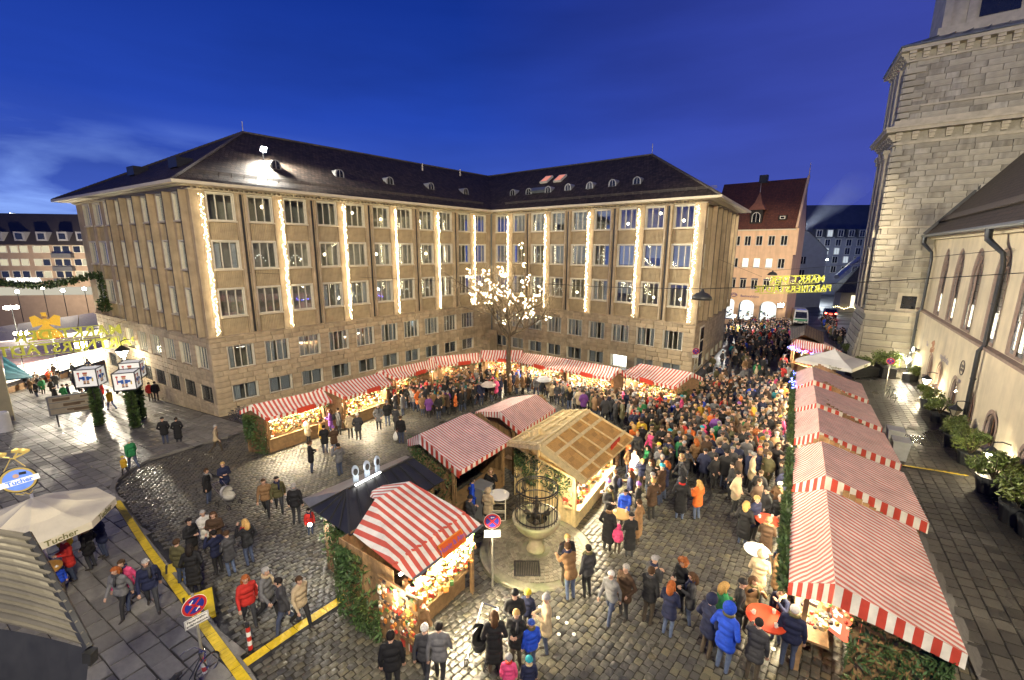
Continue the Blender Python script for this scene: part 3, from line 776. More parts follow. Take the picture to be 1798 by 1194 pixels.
def pave(name, poly, azd, su, sv, h, hgt, stag, tmplA, tmplB, mO, mM, root, near, jit, gap, excl=(), n_obj=300, smooth=False, piece='cobble', bow=0.):
    """lay pieces in rows inside a ground polygon; the 300 largest in view are objects, the rest ONE stuff part"""
    xs = [p[0] for p in poly]; ys = [p[1] for p in poly]; a = R(azd); du = np.array([math.sin(a), math.cos(a)]); dv = np.array([math.cos(a), -math.sin(a)])
    cx, cyy = (min(xs)+max(xs))/2, (min(ys)+max(ys))/2; L = math.hypot(max(xs)-min(xs), max(ys)-min(ys))/2+1
    nu, nv = int(L/su)+1, int(L/sv)+1
    I, J = np.meshgrid(np.arange(-nu, nu+1), np.arange(-nv, nv+1)); I = I.ravel().astype(float); J = J.ravel().astype(float)
    rowshift = RNG.uniform(-.12, .12, 4*nv+10)[(J+nv).astype(int)]
    u = (I+stag*(J % 2)+rowshift)*su; v = J*sv+(bow*np.sin(u*.35) if bow else 0)
    n = len(u); u = u+RNG.normal(0, jit*su, n); v = v+RNG.normal(0, jit*sv*.6, n)
    x = cx+du[0]*u+dv[0]*v; y = cyy+du[1]*u+dv[1]*v
    k = inpoly_n(x, y, poly)
    for e in excl: k &= ~e(x, y)
    x, y = x[k], y[k]; n = len(x)
    P = np.stack([x, y, GA+GB*x+GC*y+h], -1); px, py, d = projn(P)
    see = (px > -30) & (px < 1830) & (py > 350) & (py < 1230)
    k = see | (d < 16); P, px, py, d, see = P[k], px[k], py[k], d[k], see[k]; n = len(P)
    size = np.stack([RNG.uniform(.90, 1.03, n)*(su-gap), RNG.uniform(.93, 1.02, n)*(sv-gap), np.full(n, hgt)*RNG.uniform(.85, 1.1, n)], -1)
    rz = math.pi/2-a+RNG.normal(0, jit*.5, n); tint = np.clip(RNG.beta(2.2, 2.2, n), .03, 1); tilt = RNG.normal(0, .03 if smooth else .004, (n, 2))
    if smooth: P[:, 2] += RNG.normal(0, .005, n)
    order = np.argsort(np.where(see, -1/d, 1.)); pick = order[:n_obj]; me = block_mesh(piece, tmplA, mO, smooth)
    for i in pick:
        e_ = (SLQ @ Matrix.Rotation(rz[i], 3, 'Z') @ Matrix.Rotation(tilt[i][0], 3, 'Y')).to_euler(); link_mesh(piece, me, root, Vector(P[i])-root.location, e_, tuple(size[i]))
    rest = np.ones(n, bool); rest[pick] = False
    A = rest & (d < near); B = rest & (d >= near)
    for M_, T, nm in ((A, tmplA, name+'_bed'), (B, tmplB, name+'_far_bed')):
        if M_.sum(): 
            o = np_field(nm, P[M_], T[0], T[1], size[M_], rz[M_], tint[M_], mM, None, tilt[M_], 'stuff_smooth' if smooth and T is tmplA else 'stuff'); o.parent = root; o.location = -root.location
    return n
# -- outlines, read off the photograph on the sloping ground
KERB = [G2(*p) for p in ((520, 1330), (435, 1192), (330, 1050), (250, 945), (207, 882), (197, 862), (204, 845), (226, 827), (262, 808), (330, 787), (400, 768), (446, 750))]
COBL = [G2(*p) for p in ((205, 862), (232, 898), (284, 955), (340, 1000), (382, 1048), (428, 1146), (470, 1210), (520, 1290))]
kc = [BC+nB*1+nC*1]
PFX = FC.P+FC.d*LC
LSTALL = Vector((5.9, 6.9)); D33 = az(33.2)
# right border of the cobbles: the kerb behind the row of stalls
KR = [G2(*p) for p in ((1745, 1240), (1608, 930), (1558, 800))]
kr_d = (KR[1]-KR[0]).normalized()
KR = [G2(1745, 1240)+kr_d*s for s in (-3, 4, 14, 27)]
poly_c = [tuple(p) for p in COBL]+[tuple(KR[0]), tuple(KR[3]), (PFX.x+1.5, PFX.y-1), tuple(BC+nB*.4+nC*.4), tuple(AB+nB*.3+dB*1.5), tuple(G2(446, 752)), tuple(G2(400, 772)), tuple(G2(330, 791)), tuple(G2(262, 813)), tuple(G2(226, 831))]
sq = thing('cobbled_square', None, None, (0, 10, gz(0, 10))); tag(sq, kind='structure')
mb = MB().use(M_JOINT); mb.face([(x, y, gz(x, y)-.012) for x, y in poly_c]); mb.build('joint_bed', None, sq, world=True)
FC0 = Vector((.88, 13.62)); FRAD = 1.98
def ex_f(x, y): return (x-FC0.x)**2+(y-FC0.y)**2 < (FRAD+.05)**2
pave('cobble', poly_c, 41.0, .235, .20, 0., .04, .5, DOME, FLATB, M_COB_O, M_COB, sq, 30, .055, .014, (ex_f,), 300, True, 'cobble', .25)
# -- left pavement: big slabs, raised by a kerb
pl = [tuple(p) for p in KERB]+[tuple(AB+nB*1.2), tuple(AB+nA*.2+nB*.0), tuple(AE+nA*.2-dA*25), (-70, 40), (-40, 5), (-12, 0)]
pv = thing('pavement', None, None, (-15, 15, gz(-15, 15))); tag(pv, kind='structure')
mb = MB().use(M_JOINT); mb.face([(x, y, gz(x, y)+.085) for x, y in pl]); mb.build('joint_bed', None, pv, world=True)
pave('paving', pl, 122, .78, .52, .10, .02, .5, FLATB, FLATB, M_SLAB_O, M_SLAB, pv, 60, .004, .02, (), 300, False, 'paving_slab')
kb = []
for a, b in zip(KERB, KERB[1:]):
    n = max(1, round((b-a).length/1.0))
    for k in range(n): kb.append((a.lerp(b, k/n), a.lerp(b, (k+1)/n)))
for a, b in kb:
    c = (a+b)/2; d = b-a; o = link_mesh('kerb_stone', bpy.data.meshes.get('kerb_stone') or block_mesh('kerb_stone', FLATB, M_KERB), pv, Vector((c.x, c.y, gz(c.x, c.y)+.045))-pv.location, (0, -math.atan((gz(*b)-gz(*a))/d.length), math.atan2(d.y, d.x)), (d.length-.015, .22, .075))
# -- dark pavement by the church
rp = thing('church_pavement', None, None, (18, 18, gz(18, 18))); tag(rp, kind='structure')
WN = G2(1712, 785); dN = az(34.6); nN = Vector((-dN.y, dN.x))          # nave wall: along dN, facing nN
pr_ = [tuple(KR[0]+kr_d*-2), tuple(KR[3]), tuple(KR[3]+kr_d*2), (32.5, 41), tuple(WN+dN*22), tuple(WN-dN*22)]
mb = MB().use(M_JOINT); mb.face([(x, y, gz(x, y)+.085) for x, y in pr_]); mb.build('joint_bed', None, rp, world=True)
pave('church_paving', pr_, 34.0, .46, .38, .10, .018, .5, FLATB, FLATB, M_DSL_O, M_DSL, rp, 60, .006, .018, (), 300, False, 'paving_slab')
for k in range(30):
    c = KR[0]+kr_d*(k*1.05); o = link_mesh('kerb_stone', bpy.data.meshes['kerb_stone'], rp, Vector((c.x, c.y, gz(c.x, c.y)+.05))-rp.location, (0, 0, math.atan2(kr_d.y, kr_d.x)), (1.03, .26, .075))
# manhole covers
M_IRON = mat('cast_iron', (.07, .065, .06), .5, .2, 20, metal=.5, bump=.4)
for px, py, r, w in ((1610, 752, .42, rp), (113, 755, .45, pv)):
    p = G(px, py, .125); mb = MB().use(M_IRON); mb.lathe([(0, .01), (r*.8, .01), (r*.82, .0), (r, .0), (r, -.03)], (p.x, p.y, p.z), 24); mb.build('manhole_cover', None, w, world=True)
# gutter grating across the dark pavement (yellow cable cover)
M_YEL = mat('yellow_rubber', (.62, .45, .02), .5, .14, 5, bump=.3)
M_BLK = mat('black_rubber', (.018, .018, .018), .55, .2, 9, bump=.3)
def ramp(label, pts, w=.30, hh=.06, base=0.):
    root = thing('cable_ramp', label, 'cable cover', G(*pts[0]), 0, 'yellow cable covers across the ground')
    P = [G2(*p) for p in pts]
    for a, b in zip(P, P[1:]):
        n = max(1, round((b-a).length/.95))
        for k in range(n):
            p, q = a.lerp(b, k/n), a.lerp(b, (k+.985)/n); d = (q-p); L = d.length; d.normalize(); s = Vector((-d.y, d.x))
            mb = MB().use(M_BLK); rows = ((-w, 0), (-w*.5, hh), (w*.5, hh), (w, 0)); P3 = [[(*(c+s*o), gz(*(c+s*o))+base+z+.02) for o, z in rows] for c in (p, q)]
            for i in range(3):
                mb.use(M_YEL if i == 1 else M_BLK); mb.face([P3[0][i], P3[1][i], P3[1][i+1], P3[0][i+1]][::-1])
            mb.use(M_BLK); mb.face(P3[0]); mb.face(P3[1][::-1])
            mb.use(M_YEL)
            for j in range(5):
                c = p.lerp(q, (j+.5)/5); mb.box((c.x, c.y, gz(c.x, c.y)+base+hh+.026), (.09, w*.85, .012), math.atan2(d.y, d.x))
            mb.build('ramp_segment', None, root, world=True)
ramp('long yellow and black cable cover following the kerb past the umbrella', ((206, 884), (262, 970), (335, 1070), (440, 1215)), .24, .055, .05)
ramp('yellow cable cover branching from the kerb towards the fir clad stall', ((418, 1178), (520, 1108), (618, 1044)), .30)
ramp('yellow cable cover on dark paving between the stalls and the church planters', ((1583, 823), (1640, 832), (1700, 842)), .12, .05, .11)
for i, q in enumerate(((318, 1008), (352, 1068))):
    p = G(*q); root = thing('ramp_plate', ('upper' if i == 0 else 'lower')+' yellow plate bridging the cable cover beside the kerb', 'ramp plate', p, R(-52), 'yellow plates over the cable cover')
    mb = MB().use(M_YEL); mb.box((0, 0, .10), (1.05, .7, .03)); mb.box((.6, 0, .06), (.2, .7, .05)); mb.box((-.6, 0, .06), (.2, .7, .05)); mb.build('tread', None, root)
    mb = MB().use(M_BLK); mb.box((0, .385, .08), (1.3, .06, .08)); mb.box((0, -.385, .08), (1.3, .06, .08)); mb.build('edge_strip', None, root)
# ================================================================== church tower
M_TST = mat('tower_stone', (.41, .385, .32), .88, .14, 1.8, bump=.35, bscale=20, tint=.20, hue=(.37, .34, .26), streak=.28)
M_TST_O = mat('tower_stone_block', (.41, .385, .32), .88, .14, 1.8, bump=.35, bscale=20, rnd=.18, hue=(.37, .34, .26))
M_TTRIM = mat('tower_trim', (.50, .45, .34), .85, .15, 1.5, bump=.35, bscale=16)
M_TMORT = mat('tower_mortar', (.42, .39, .31), .95, .1, 5)
T0 = Vector((32.4, 39.9)); dF = az(127.); dG = az(31.)
FT = Face(T0, dF); FS = Face(T0+dG*6.4, -dG); LT, LS = 10.5, 6.4
gT = gz(*T0)
tower = thing('church_tower', 'tall pale ashlar church tower with jutting corner blocks and bracketed cornices', 'tower', (T0.x, T0.y, gT))
def prism(mb, pts, z0, z1, pts2=None):
    pts2 = pts2 or pts; n = len(pts); v = [(*p, z0) for p in pts]+[(*p, z1) for p in pts2]
    mb.mesh(v, [tuple(range(n-1, -1, -1)), tuple(range(n, 2*n))]+[(i, (i+1) % n, n+(i+1) % n, n+i) for i in range(n)])
def tw_ring(w):
    """tower outline grown by w"""
    a = off_corner(T0, FT.n, FS.n, w); b = T0+dF*LT+FT.n*w+dF*w; c = T0+dG*LS+FS.n*w+dG*w; d = T0+dF*(LT+w)+dG*(LS+w)
    return [a, b, d, c]
mb = MB().use(M_TMORT); prism(mb, tw_ring(-.14), -6, 16.2); prism(mb, tw_ring(.55), gT-1, -5.6, tw_ring(-.14)); mb.build('core', None, tower, world=True)
recs = []; rs = random.Random(9)
hatch_op = [(2.05, 3.55, -5.1, -3.62)]
for F, L, ops in ((FT, LT, hatch_op), (FS, LS, [])):
    for za, zb in ((-5.3, 1.9), (2.1, 8.8), (10.7, 15.2)):
        for a, b, c, d in courses(.55 if F is FT else .1, L if F is FT else L-.55, za, zb, .46, 1.15, ops, rs, gap=.008):
            recs.append((F.at((a+b)/2, -.10+rs.uniform(-.012, .010), (c+d)/2), (b-a, .2, d-c), F.rz))
    for a, b, c, d in courses(.0, L, gT-.3, -5.6, .55, 1.9, [], rs, gap=.012):
        k = (-5.6-(c+d)/2)/(-5.6-gT); recs.append((F.at((a+b)/2, -.10+.62*k, (c+d)/2), (b-a, .2, d-c), F.rz))
lay_blocks(recs, tower, 'stone', M_TST_O, M_TST, 300, 'ashlar', unit=unit_block('stone', M_TST_O, .015))
# jutting corner blocks
recs = []
for za, zb in ((-5.25, 1.9), (2.1, 8.7), (10.8, 15.1)):
    n = int((zb-za)/.48)
    for k in range(n):
        z = za+.48*(k+.5); l = 1.35 if k % 2 else .75; l2 = .5 if k % 2 else .9
        recs.append((FT.at(l/2-.08, -.02, z), (l, .34, .40), FT.rz)); recs.append((FS.at(LS-l2/2+.08, -.02, z), (l2, .33, .41), FS.rz))
lay_blocks(recs, tower, 'corner_block', M_TST_O, M_TST, 300, unit=unit_block('corner_block', M_TST_O, .06))
def tband(mb, w0, w1, z0, z1):
    a = tw_ring(w1); mb2 = [(p.x, p.y) for p in a]; prism(mb, [Vector(p) for p in mb2], z0, z1)
for w, z0, z1 in ((.16, -5.62, -5.30), (.06, 1.92, 2.08), (.10, 8.75, 8.95), (.75, 9.72, 9.98), (.85, 9.98, 10.14), (.25, 10.14, 10.65), (.10, 11.6, 11.75), (.12, 15.1, 15.25), (.62, 15.85, 16.12)): mb = MB().use(M_TTRIM); tband(mb, 0, w, z0, z1); mb.build('cornice', None, tower, world=True)
mb = MB().use(M_ZINC); prism(mb, tw_ring(.72), 16.14, 16.26, tw_ring(.70)); prism(mb, tw_ring(.70), 16.26, 17.2, tw_ring(-1.5)); 
for k in range(9): q = FT.at(.6+k*1.15, .66, 16.3); q2 = FT.at(1.9+k*.95, -1.45, 17.25); mb.tube([q, q2], .05, 4)
mb.build('lead_roof', None, tower, world=True)
proto = None
mb = MB().use(M_TTRIM); mb.box((0, -.20, .33), (.42, .56, .22)); mb.box((0, -.12, .12), (.38, .38, .22)); mb.box((0, -.05, -.06), (.34, .22, .16)); BRK = mb.data('bracket')
for F, L in ((FT, LT), (FS, LS)):
    for z, st in ((9.22, 1.02), (15.42, .82)):
        n = int(L/st)
        for k in range(n+1): o = link_mesh('bracket', BRK, tower, F.at(.2+k*st if F is FT else L-.2-k*st, .02, z)-tower.location, (0, 0, F.rz))
# lookout opening
mb = MB().use(M_GLASSD); FT.box(mb, 2.3, 3.3, -.13, -.09, -4.98, -3.85); o = mb.build('window', None, tower, world=True)
mb = MB().use(M_TTRIM)
for a, b, c, d in ((2.0, 2.3, -5.15, -3.6), (3.3, 3.6, -5.15, -3.6), (2.3, 3.3, -5.15, -4.98), (2.3, 3.3, -3.85, -3.6)): FT.box(mb, a, b, -.30, .06, c, d)
mb.v = [tuple(Vector(q)-tower.location) for q in mb.v]; mb.build('frame', None, o)
# upper stage
FU = Face(T0+dF*1.75-FT.n*1.4, dF); FU2 = Face(T0+dG*4.9-FS.n*1.4+dF*.2, -dG)
mb = MB().use(M_TTRIM); pp = [FU.P, FU.P+dF*8, FU.P+dF*8+dG*4, FU.P+dG*4]; prism(mb, pp, 16.8, 24)
for t in (.0, 1.4, 4.6): FU.box(mb, t, t+.5, .0, .22, 17.2, 24)
FU.box(mb, -.2, 8, -.05, .35, 17.0, 17.6); mb.build('upper_stage', None, tower, world=True)
mb = MB().use(M_GLASSD); FU.box(mb, 2.1, 4.3, .004, .05, 17.9, 22); mb.build('window', None, tower, world=True)
# pilasters, capitals and blind arch on the narrow front
mb = MB().use(M_TTRIM)
for z0, z1 in ((-5.25, 8.7), (10.7, 15.1)):
    for t in (.5, 2.2, 4.1): FS.box(mb, t, t+.55, .01, .22, z0, z1)
for t in (.5, 2.2, 4.1):
    FS.box(mb, t-.12, t+.67, .0, .34, 8.0, 8.4); FS.box(mb, t-.2, t+.75, .0, .45, 8.4, 8.7)
mb.build('pilaster', None, tower, world=True)
mb = MB().use(M_TTRIM); pts = [FS.at(LS-2.4+.9*math.cos(a), .18, -.6+.9*math.sin(a)) for a in np.linspace(math.pi, 0, 9)]
mb.tube([FS.at(LS-3.3, .18, -5.2)]+pts+[FS.at(LS-1.5, .18, -5.2)], .13, 6); mb.build('blind_arch', None, tower, world=True)

# ================================================================== church nave
M_PLAST = mat('nave_plaster', (.66, .57, .40), .9, .10, .7, bump=.2, bscale=30, hue=(.62, .54, .38), streak=.07)
M_NTRIM = mat('nave_stone_trim', (.30, .22, .175), .85, .15, 2.5, bump=.3)
M_NROOF = tiles('nave_tiles', (.085, .065, .045), (.05, .04, .032), .20, .30, .7, 1.)
M_LEAD = mat('leaded_glass', (.055, .052, .045), .3, .35, 9, spec=.7)
E_WIN = emit('church_window_light', (1., .92, .62), 1.6)
PN = WN+dN*20.6; FN = Face(PN, -dN); LN = 42.
nave = thing('church_nave', 'plastered church nave with pointed windows, small arched openings and steep tiled roof', 'church', (PN.x, PN.y, gz(*PN)))
def arch_pts(t, w, z0, zs, zt, pointed=True, n=7):
    """outline of an arched opening: left foot, up, over, down"""
    pts = [(t-w/2, z0), (t-w/2, zs)]
    for k in range(1, n):
        a = k/n
        if pointed: x = -w/2+w/2*(1-math.cos(a*math.pi/2))*1.0; z = zs+(zt-zs)*math.sin(a*math.pi/2); pts.append((t-w/2*math.cos(a*math.pi/2), z))
        else: pts.append((t-w/2*math.cos(a*math.pi/2), zs+(zt-zs)*math.sin(a*math.pi/2)))
    pts.append((t, zt))
    return pts+[(2*t-x, z) for x, z in pts[-2::-1]]
NW = [(6.1, 1.75), (10.15, 1.85), (14.4, 1.95), (18.75, 2.05), (22.75, 2.05), (27, 2.05), (31.2, 2.05)]
LW = [(8.9, 1.5), (11.9, 1.6), (15.9, 1.6), (19.4, 1.5), (22.9, 1.7), (27.3, 1.7)]
opens = [arch_pts(t, w, -4.72, -1.6, .15) for t, w in NW]
lows = [arch_pts(t, w*.8, -8.95, -8.0, -7.4, False) for t, w in LW]
def wall_with_holes(F, outer, holes, o0, m):
    """a flat wall filled between outline and holes (bmesh triangle fill)"""
    bm = bmesh.new()
    def loop(pts):
        vs = [bm.verts.new(F.at(t, o0, z)) for t, z in pts]; return [bm.edges.new((vs[i], vs[(i+1) % len(vs)])) for i in range(len(vs))]
    es = loop(outer)
    for h in holes: es += loop(h)
    bmesh.ops.triangle_fill(bm, use_beauty=True, use_dissolve=False, edges=es)
    bm.verts.index_update(); mb = MB().use(m); mb.mesh([v.co.copy() for v in bm.verts], [tuple(v.index for v in f.verts) for f in bm.faces]); bm.free(); return mb
ZSILL = -4.78
g0, g1 = gz(*PN)-.5, gz(*(PN-dN*LN))-.5
mb = wall_with_holes(FN, [(-.6, ZSILL), (LN, ZSILL), (LN, 1.5), (-.6, 1.5)], opens, 0, M_PLAST)
mb.build('upper_wall', None, nave, world=True)
mb = wall_with_holes(FN, [(-.6, g0), (LN, g1), (LN, ZSILL-.1), (-.6, ZSILL-.1)], lows, .22, M_PLAST); mb.build('lower_wall', None, nave, world=True)
mb = MB().use(M_NTRIM); 
for k in range(26): FN.box(mb, -.4+k*1.6, -.4+k*1.6+1.59, -.3, .34, ZSILL-.12, ZSILL+.02)
mb.build('sill_course', None, nave, world=True)
for (t, w), pts in zip(NW, opens):
    root_off = nave.location
    mb = MB().use(M_NTRIM); inn = [(t+(x-t)*.86, -4.6+(z+4.72)*.955 if z > -4.7 else -4.6) for x, z in pts]
    for i in range(len(pts)-1):
        a, b, c, d = pts[i], pts[i+1], inn[i+1], inn[i]
        mb.face([FN.at(*(a[0], .02, a[1])), FN.at(b[0], .02, b[1]), FN.at(c[0], -.05, c[1]), FN.at(d[0], -.05, d[1])])
        e_ = (t+(a[0]-t)*1.10, a[1]+.06), (t+(b[0]-t)*1.10, b[1]+.06)
        mb.face([FN.at(e_[0][0], .025, e_[0][1]), FN.at(e_[1][0], .025, e_[1][1]), FN.at(b[0], .025, b[1]), FN.at(a[0], .025, a[1])])
    mb.face([FN.at(pts[0][0], .02, -4.72), FN.at(pts[-1][0], .02, -4.72), FN.at(inn[-1][0], -.05, -4.6), FN.at(inn[0][0], -.05, -4.6)])
    # tracery: mullion, two lancets, a round
    for dx in (-.0,): mb.bar(FN.at(t+dx, -.03, -4.6), FN.at(t+dx, -.03, -.9), .11)
    for s in (-1, 1):
        q = arch_pts(t+s*w*.185, w*.36, -4.6, -1.5, -.75, True, 4); mb.tube([FN.at(x, -.03, z) for x, z in q[1:-1]], .05, 4, cap=False)
    mb.tube([FN.at(t+.23*math.cos(a), -.03, -.5+.25*math.sin(a)) for a in np.linspace(0, 6.283, 9)], .05, 4, cap=False)
    wdw = mb.build('window', None, nave, world=True)
    mb = MB().use(M_LEAD); mb.face([FN.at(x, -.06, z) for x, z in inn]); 
    mb.v = [tuple(Vector(q)-root_off) for q in mb.v]; mb.build('pane', None, wdw)
    mb = MB().use(M_WIRE)
    for k in range(9): mb.bar(FN.at(t-w*.36, -.05, -4.4+k*.42), FN.at(t+w*.36, -.05, -4.4+k*.42), .025)
    mb.v = [tuple(Vector(q)-root_off) for q in mb.v]; mb.build('glazing_bars', None, wdw)
    mb = MB().use(E_WIN)
    for k in range(2): mb.box(FN.at(t-w*.16+k*w*.32, -.05, -3.75), (w*.16, .02, 1.3), FN.rz)
    mb.v = [tuple(Vector(q)-root_off) for q in mb.v]; mb.build('lit_pane', None, wdw)
M_WOODR = mat('red_wood', (.20, .09, .05), .6, .2, 6)
for (t, w), pts in zip(LW, lows):
    mb = MB().use(M_NTRIM); c = (t, -8.3)
    inn = [(t+(x-t)*.8, -8.85+(z+8.95)*.93) for x, z in pts]
    for i in range(len(pts)-1):
        a, b, cc, d = pts[i], pts[i+1], inn[i+1], inn[i]
        mb.face([FN.at(a[0], .225, a[1]), FN.at(b[0], .225, b[1]), FN.at(cc[0], .15, cc[1]), FN.at(d[0], .15, d[1])])
        k = 1.22; mb.face([FN.at(t+(a[0]-t)*k, .26, -8.95+(a[1]+8.95)*1.14), FN.at(t+(b[0]-t)*k, .26, -8.95+(b[1]+8.95)*1.14), FN.at(b[0], .26, b[1]), FN.at(a[0], .26, a[1])])
    FN.box(mb, t-w*.5, t+w*.5, .0, .42, -9.08, -8.95)
    wdw = mb.build('arched_window', None, nave, world=True)
    mb = MB().use(M_GLASSD); mb.face([FN.at(x, .14, z) for x, z in inn]); mb.use(M_WOODR); FN.box(mb, t-.03, t+.03, .15, .18, -8.9, -7.5)
    mb.v = [tuple(Vector(q)-nave.location) for q in mb.v]; mb.build('pane', None, wdw)
# roof: eave, verge against the tower, slope away from the square
RS = FN.n*-1; sl = 1.30
e0, e1 = FN.at(-4.2, .65, 1.32), FN.at(LN, .65, 1.32)
r0, r1 = FN.at(-4.2, -10, 1.32+10.6*sl), FN.at(LN, -10, 1.32+10.6*sl)
mb = MB().use(M_NROOF); slope(mb, (FN.at(.25, .65, 1.34), e1, r1, FN.at(.25, -10, 1.34+10.6*sl))); mb.build('roof', None, nave, world=True)
mb = MB().use(M_DARKMETAL)
a, b = FN.at(.12, .70, 1.38), FN.at(.12, -10, 1.40+10.6*sl); mb.bar(a, b, .42, .30); mb.build('verge', None, nave, world=True)
mb = MB().use(M_RIDGE)
up = Vector((RS.x, RS.y, sl)).normalized(); nr = Vector((-RS.x*sl, -RS.y*sl, 1)).normalized()
for k in range(70):
    p = FN.at(.9+k*.55, .65, 1.34)+up*1.5; mb.box(p+nr*.10, (.50, .55, .10), ax=(Vector((FN.d.x, FN.d.y, 0)), up, nr))
mb.build('snow_board', None, nave, world=True, kind='stuff')
mb = MB().use(M_ZINC); mb.tube([FN.at(-.3, .78, 1.22), FN.at(LN, .78, 1.22)], .12, 8); mb.build('gutter', None, nave, world=True)
mb = MB().use(M_CREAM); FN.box(mb, -.5, LN, .01, .45, 1.06, 1.2); FN.box(mb, -.5, LN, .012, .25, .9, 1.06); mb.build('eaves_moulding', None, nave, world=True)
M_PIPE = mat('zinc_pipe', (.06, .065, .068), .4, .15, 4, metal=.4)
for t in (2.35, 19.75, 36.5):
    mb = MB().use(M_PIPE); g = gz(*(PN-dN*t)); mb.tube([FN.at(t-1.2, .78, 1.15), FN.at(t-1.1, .76, .6), FN.at(t-.2, .32, -.1), FN.at(t, .28, -.7), FN.at(t, .28, ZSILL+.1), FN.at(t, .45, ZSILL-.2), FN.at(t, .40, g+.1)], [.16, .15, .11, .10, .10, .10, .10], 8)
    for z in (-2.6, -6.5, -8.2): mb.lathe([(.13, 0), (.13, .06)], FN.at(t, .28 if z > -5 else .42, z), 8)
    mb.build('downpipe', None, nave, world=True)
M_PRINT = mat('faded_print', (.40, .36, .40), .9, .05, 3); M_PRINTR = mat('faded_print_red', (.46, .26, .16), .9, .05, 3); M_PRINTD = mat('faded_print_dark', (.10, .09, .09), .9, .05, 3)
lettering('Die', .52, M_PRINT, nave, (*FN.d, 0), (0, 0, 1), FN.at(6.7, .235, -6.9), .004)
lettering('engelbräu', .62, M_PRINT, nave, (*FN.d, 0), (0, 0, 1), FN.at(12.3, .235, -6.9), .004)
mb = MB().use(M_PRINTR); q = FN.at(8.6, .24, -6.85)
for k in range(5):
    a = k*1.257+.3; mb.tube([FN.at(8.6+.12*math.cos(a), .235, -6.85+.12*math.sin(a)), FN.at(8.6+.4*math.cos(a+.5), .235, -6.85+.5*math.sin(a+.5)), FN.at(8.6+.5*math.cos(a+1.1), .235, -6.85+.55*math.sin(a+1.1))], .05, 4)
mb.build('painted_emblem', None, nave, world=True)
mb = MB().use(M_PRINTD); c = FN.at(16.6, .235, -6.55)
mb.tube([FN.at(16.6+.42*math.cos(a), .235, -6.55+.42*math.sin(a)) for a in np.linspace(0, 6.283, 17)], .025, 4)
for k in range(4): mb.box(FN.at(16.6+(k % 2-.5)*.26, .236, -6.45-(k//2)*.22), (.2, .006, .16), FN.rz)
mb.build('round_crest', None, nave, world=True)
lettering('1498', .28, M_PRINT, nave, (*FN.d, 0), (0, 0, 1), FN.at(16.6, .235, -7.35), .004)
# wall lamps on the church
E_WL = emit('lantern_glow', (1., .90, .66), 26); E_WLH = emit('lantern_glow_soft', (1., .88, .6), 9)
def lantern_kit():
    mb = MB().use(M_DARKMETAL); mb.lathe([(.02, .62), (.08, .58), (.30, .40), (.31, .36)], n=6); mb.lathe([(.10, .0), (.12, -.04), (.04, -.10)], n=6)
    for k in range(6): a = k*math.pi/3; mb.bar((.10*math.cos(a), .10*math.sin(a), 0), (.28*math.cos(a), .28*math.sin(a), .37), .02)
    mb.tube([(0, 0, .62), (0, 0, .80), (0, .25, .86), (0, .50, .80)], .025, 5)
    return mb.data('bracket')
LK = lantern_kit()
mb = MB().use(E_WL); mb.lathe([(.0, .02), (.09, .02), (.26, .36), (.0, .36)], n=6); LGL = mb.data('glass')
mb = MB().use(mat('lantern_glass_unlit', (.35, .32, .22), .2, .1, 4)); mb.lathe([(.0, .02), (.09, .02), (.26, .36), (.0, .36)], n=6); LGU = mb.data('glass')
def lantern(t, z, label, on=1, o=.85):
    p = FN.at(t, o, z); r = thing('wall_lantern', label, 'lantern', p, FN.rz, 'wall lanterns on the church'); link_mesh('bracket', LK, r); link_mesh('glass', LGL if on else LGU, r)
    if on: lamp('lantern_light', 'POINT', (0, -.1, -.25), 130*on, (1., .84, .52), None, shadow_soft_size=.12).parent = r
    return r
lantern(4.58, -8.9, 'glowing wall lantern next to the tower, below the bright floodlight', 1.6)
lantern(12.24, -8.75, 'glowing wall lantern between small arched church windows', 1.6)
lantern(19.87, -8.55, 'unlit wall lantern fixed at the long church downpipe', 0)
lantern(26.0, -8.55, 'glowing wall lantern at the picture edge above the shrub pots', .45)
p = FN.at(4.3, .6, -7.8); fl = thing('wall_floodlight', 'small bright floodlight high on the church wall above the first lantern', 'floodlight', p, FN.rz)
mb = MB().use(M_DARKMETAL); mb.box((0, .1, 0), (.4, .15, .3)); mb.bar((0, .15, 0), (0, .6, 0), .06); mb.build('housing', None, fl)
mb = MB().use(emit('flood_face', (1., .97, .88), 90)); mb.box((0, -.01, 0), (.34, .04, .24)); mb.build('lens', None, fl)
lamp('flood_light', 'SPOT', (0, -.15, 0), 900, WARM2, None, spot_size=R(150), spot_blend=.7, shadow_soft_size=.15).parent = fl
bpy.data.objects[-1] if False else None
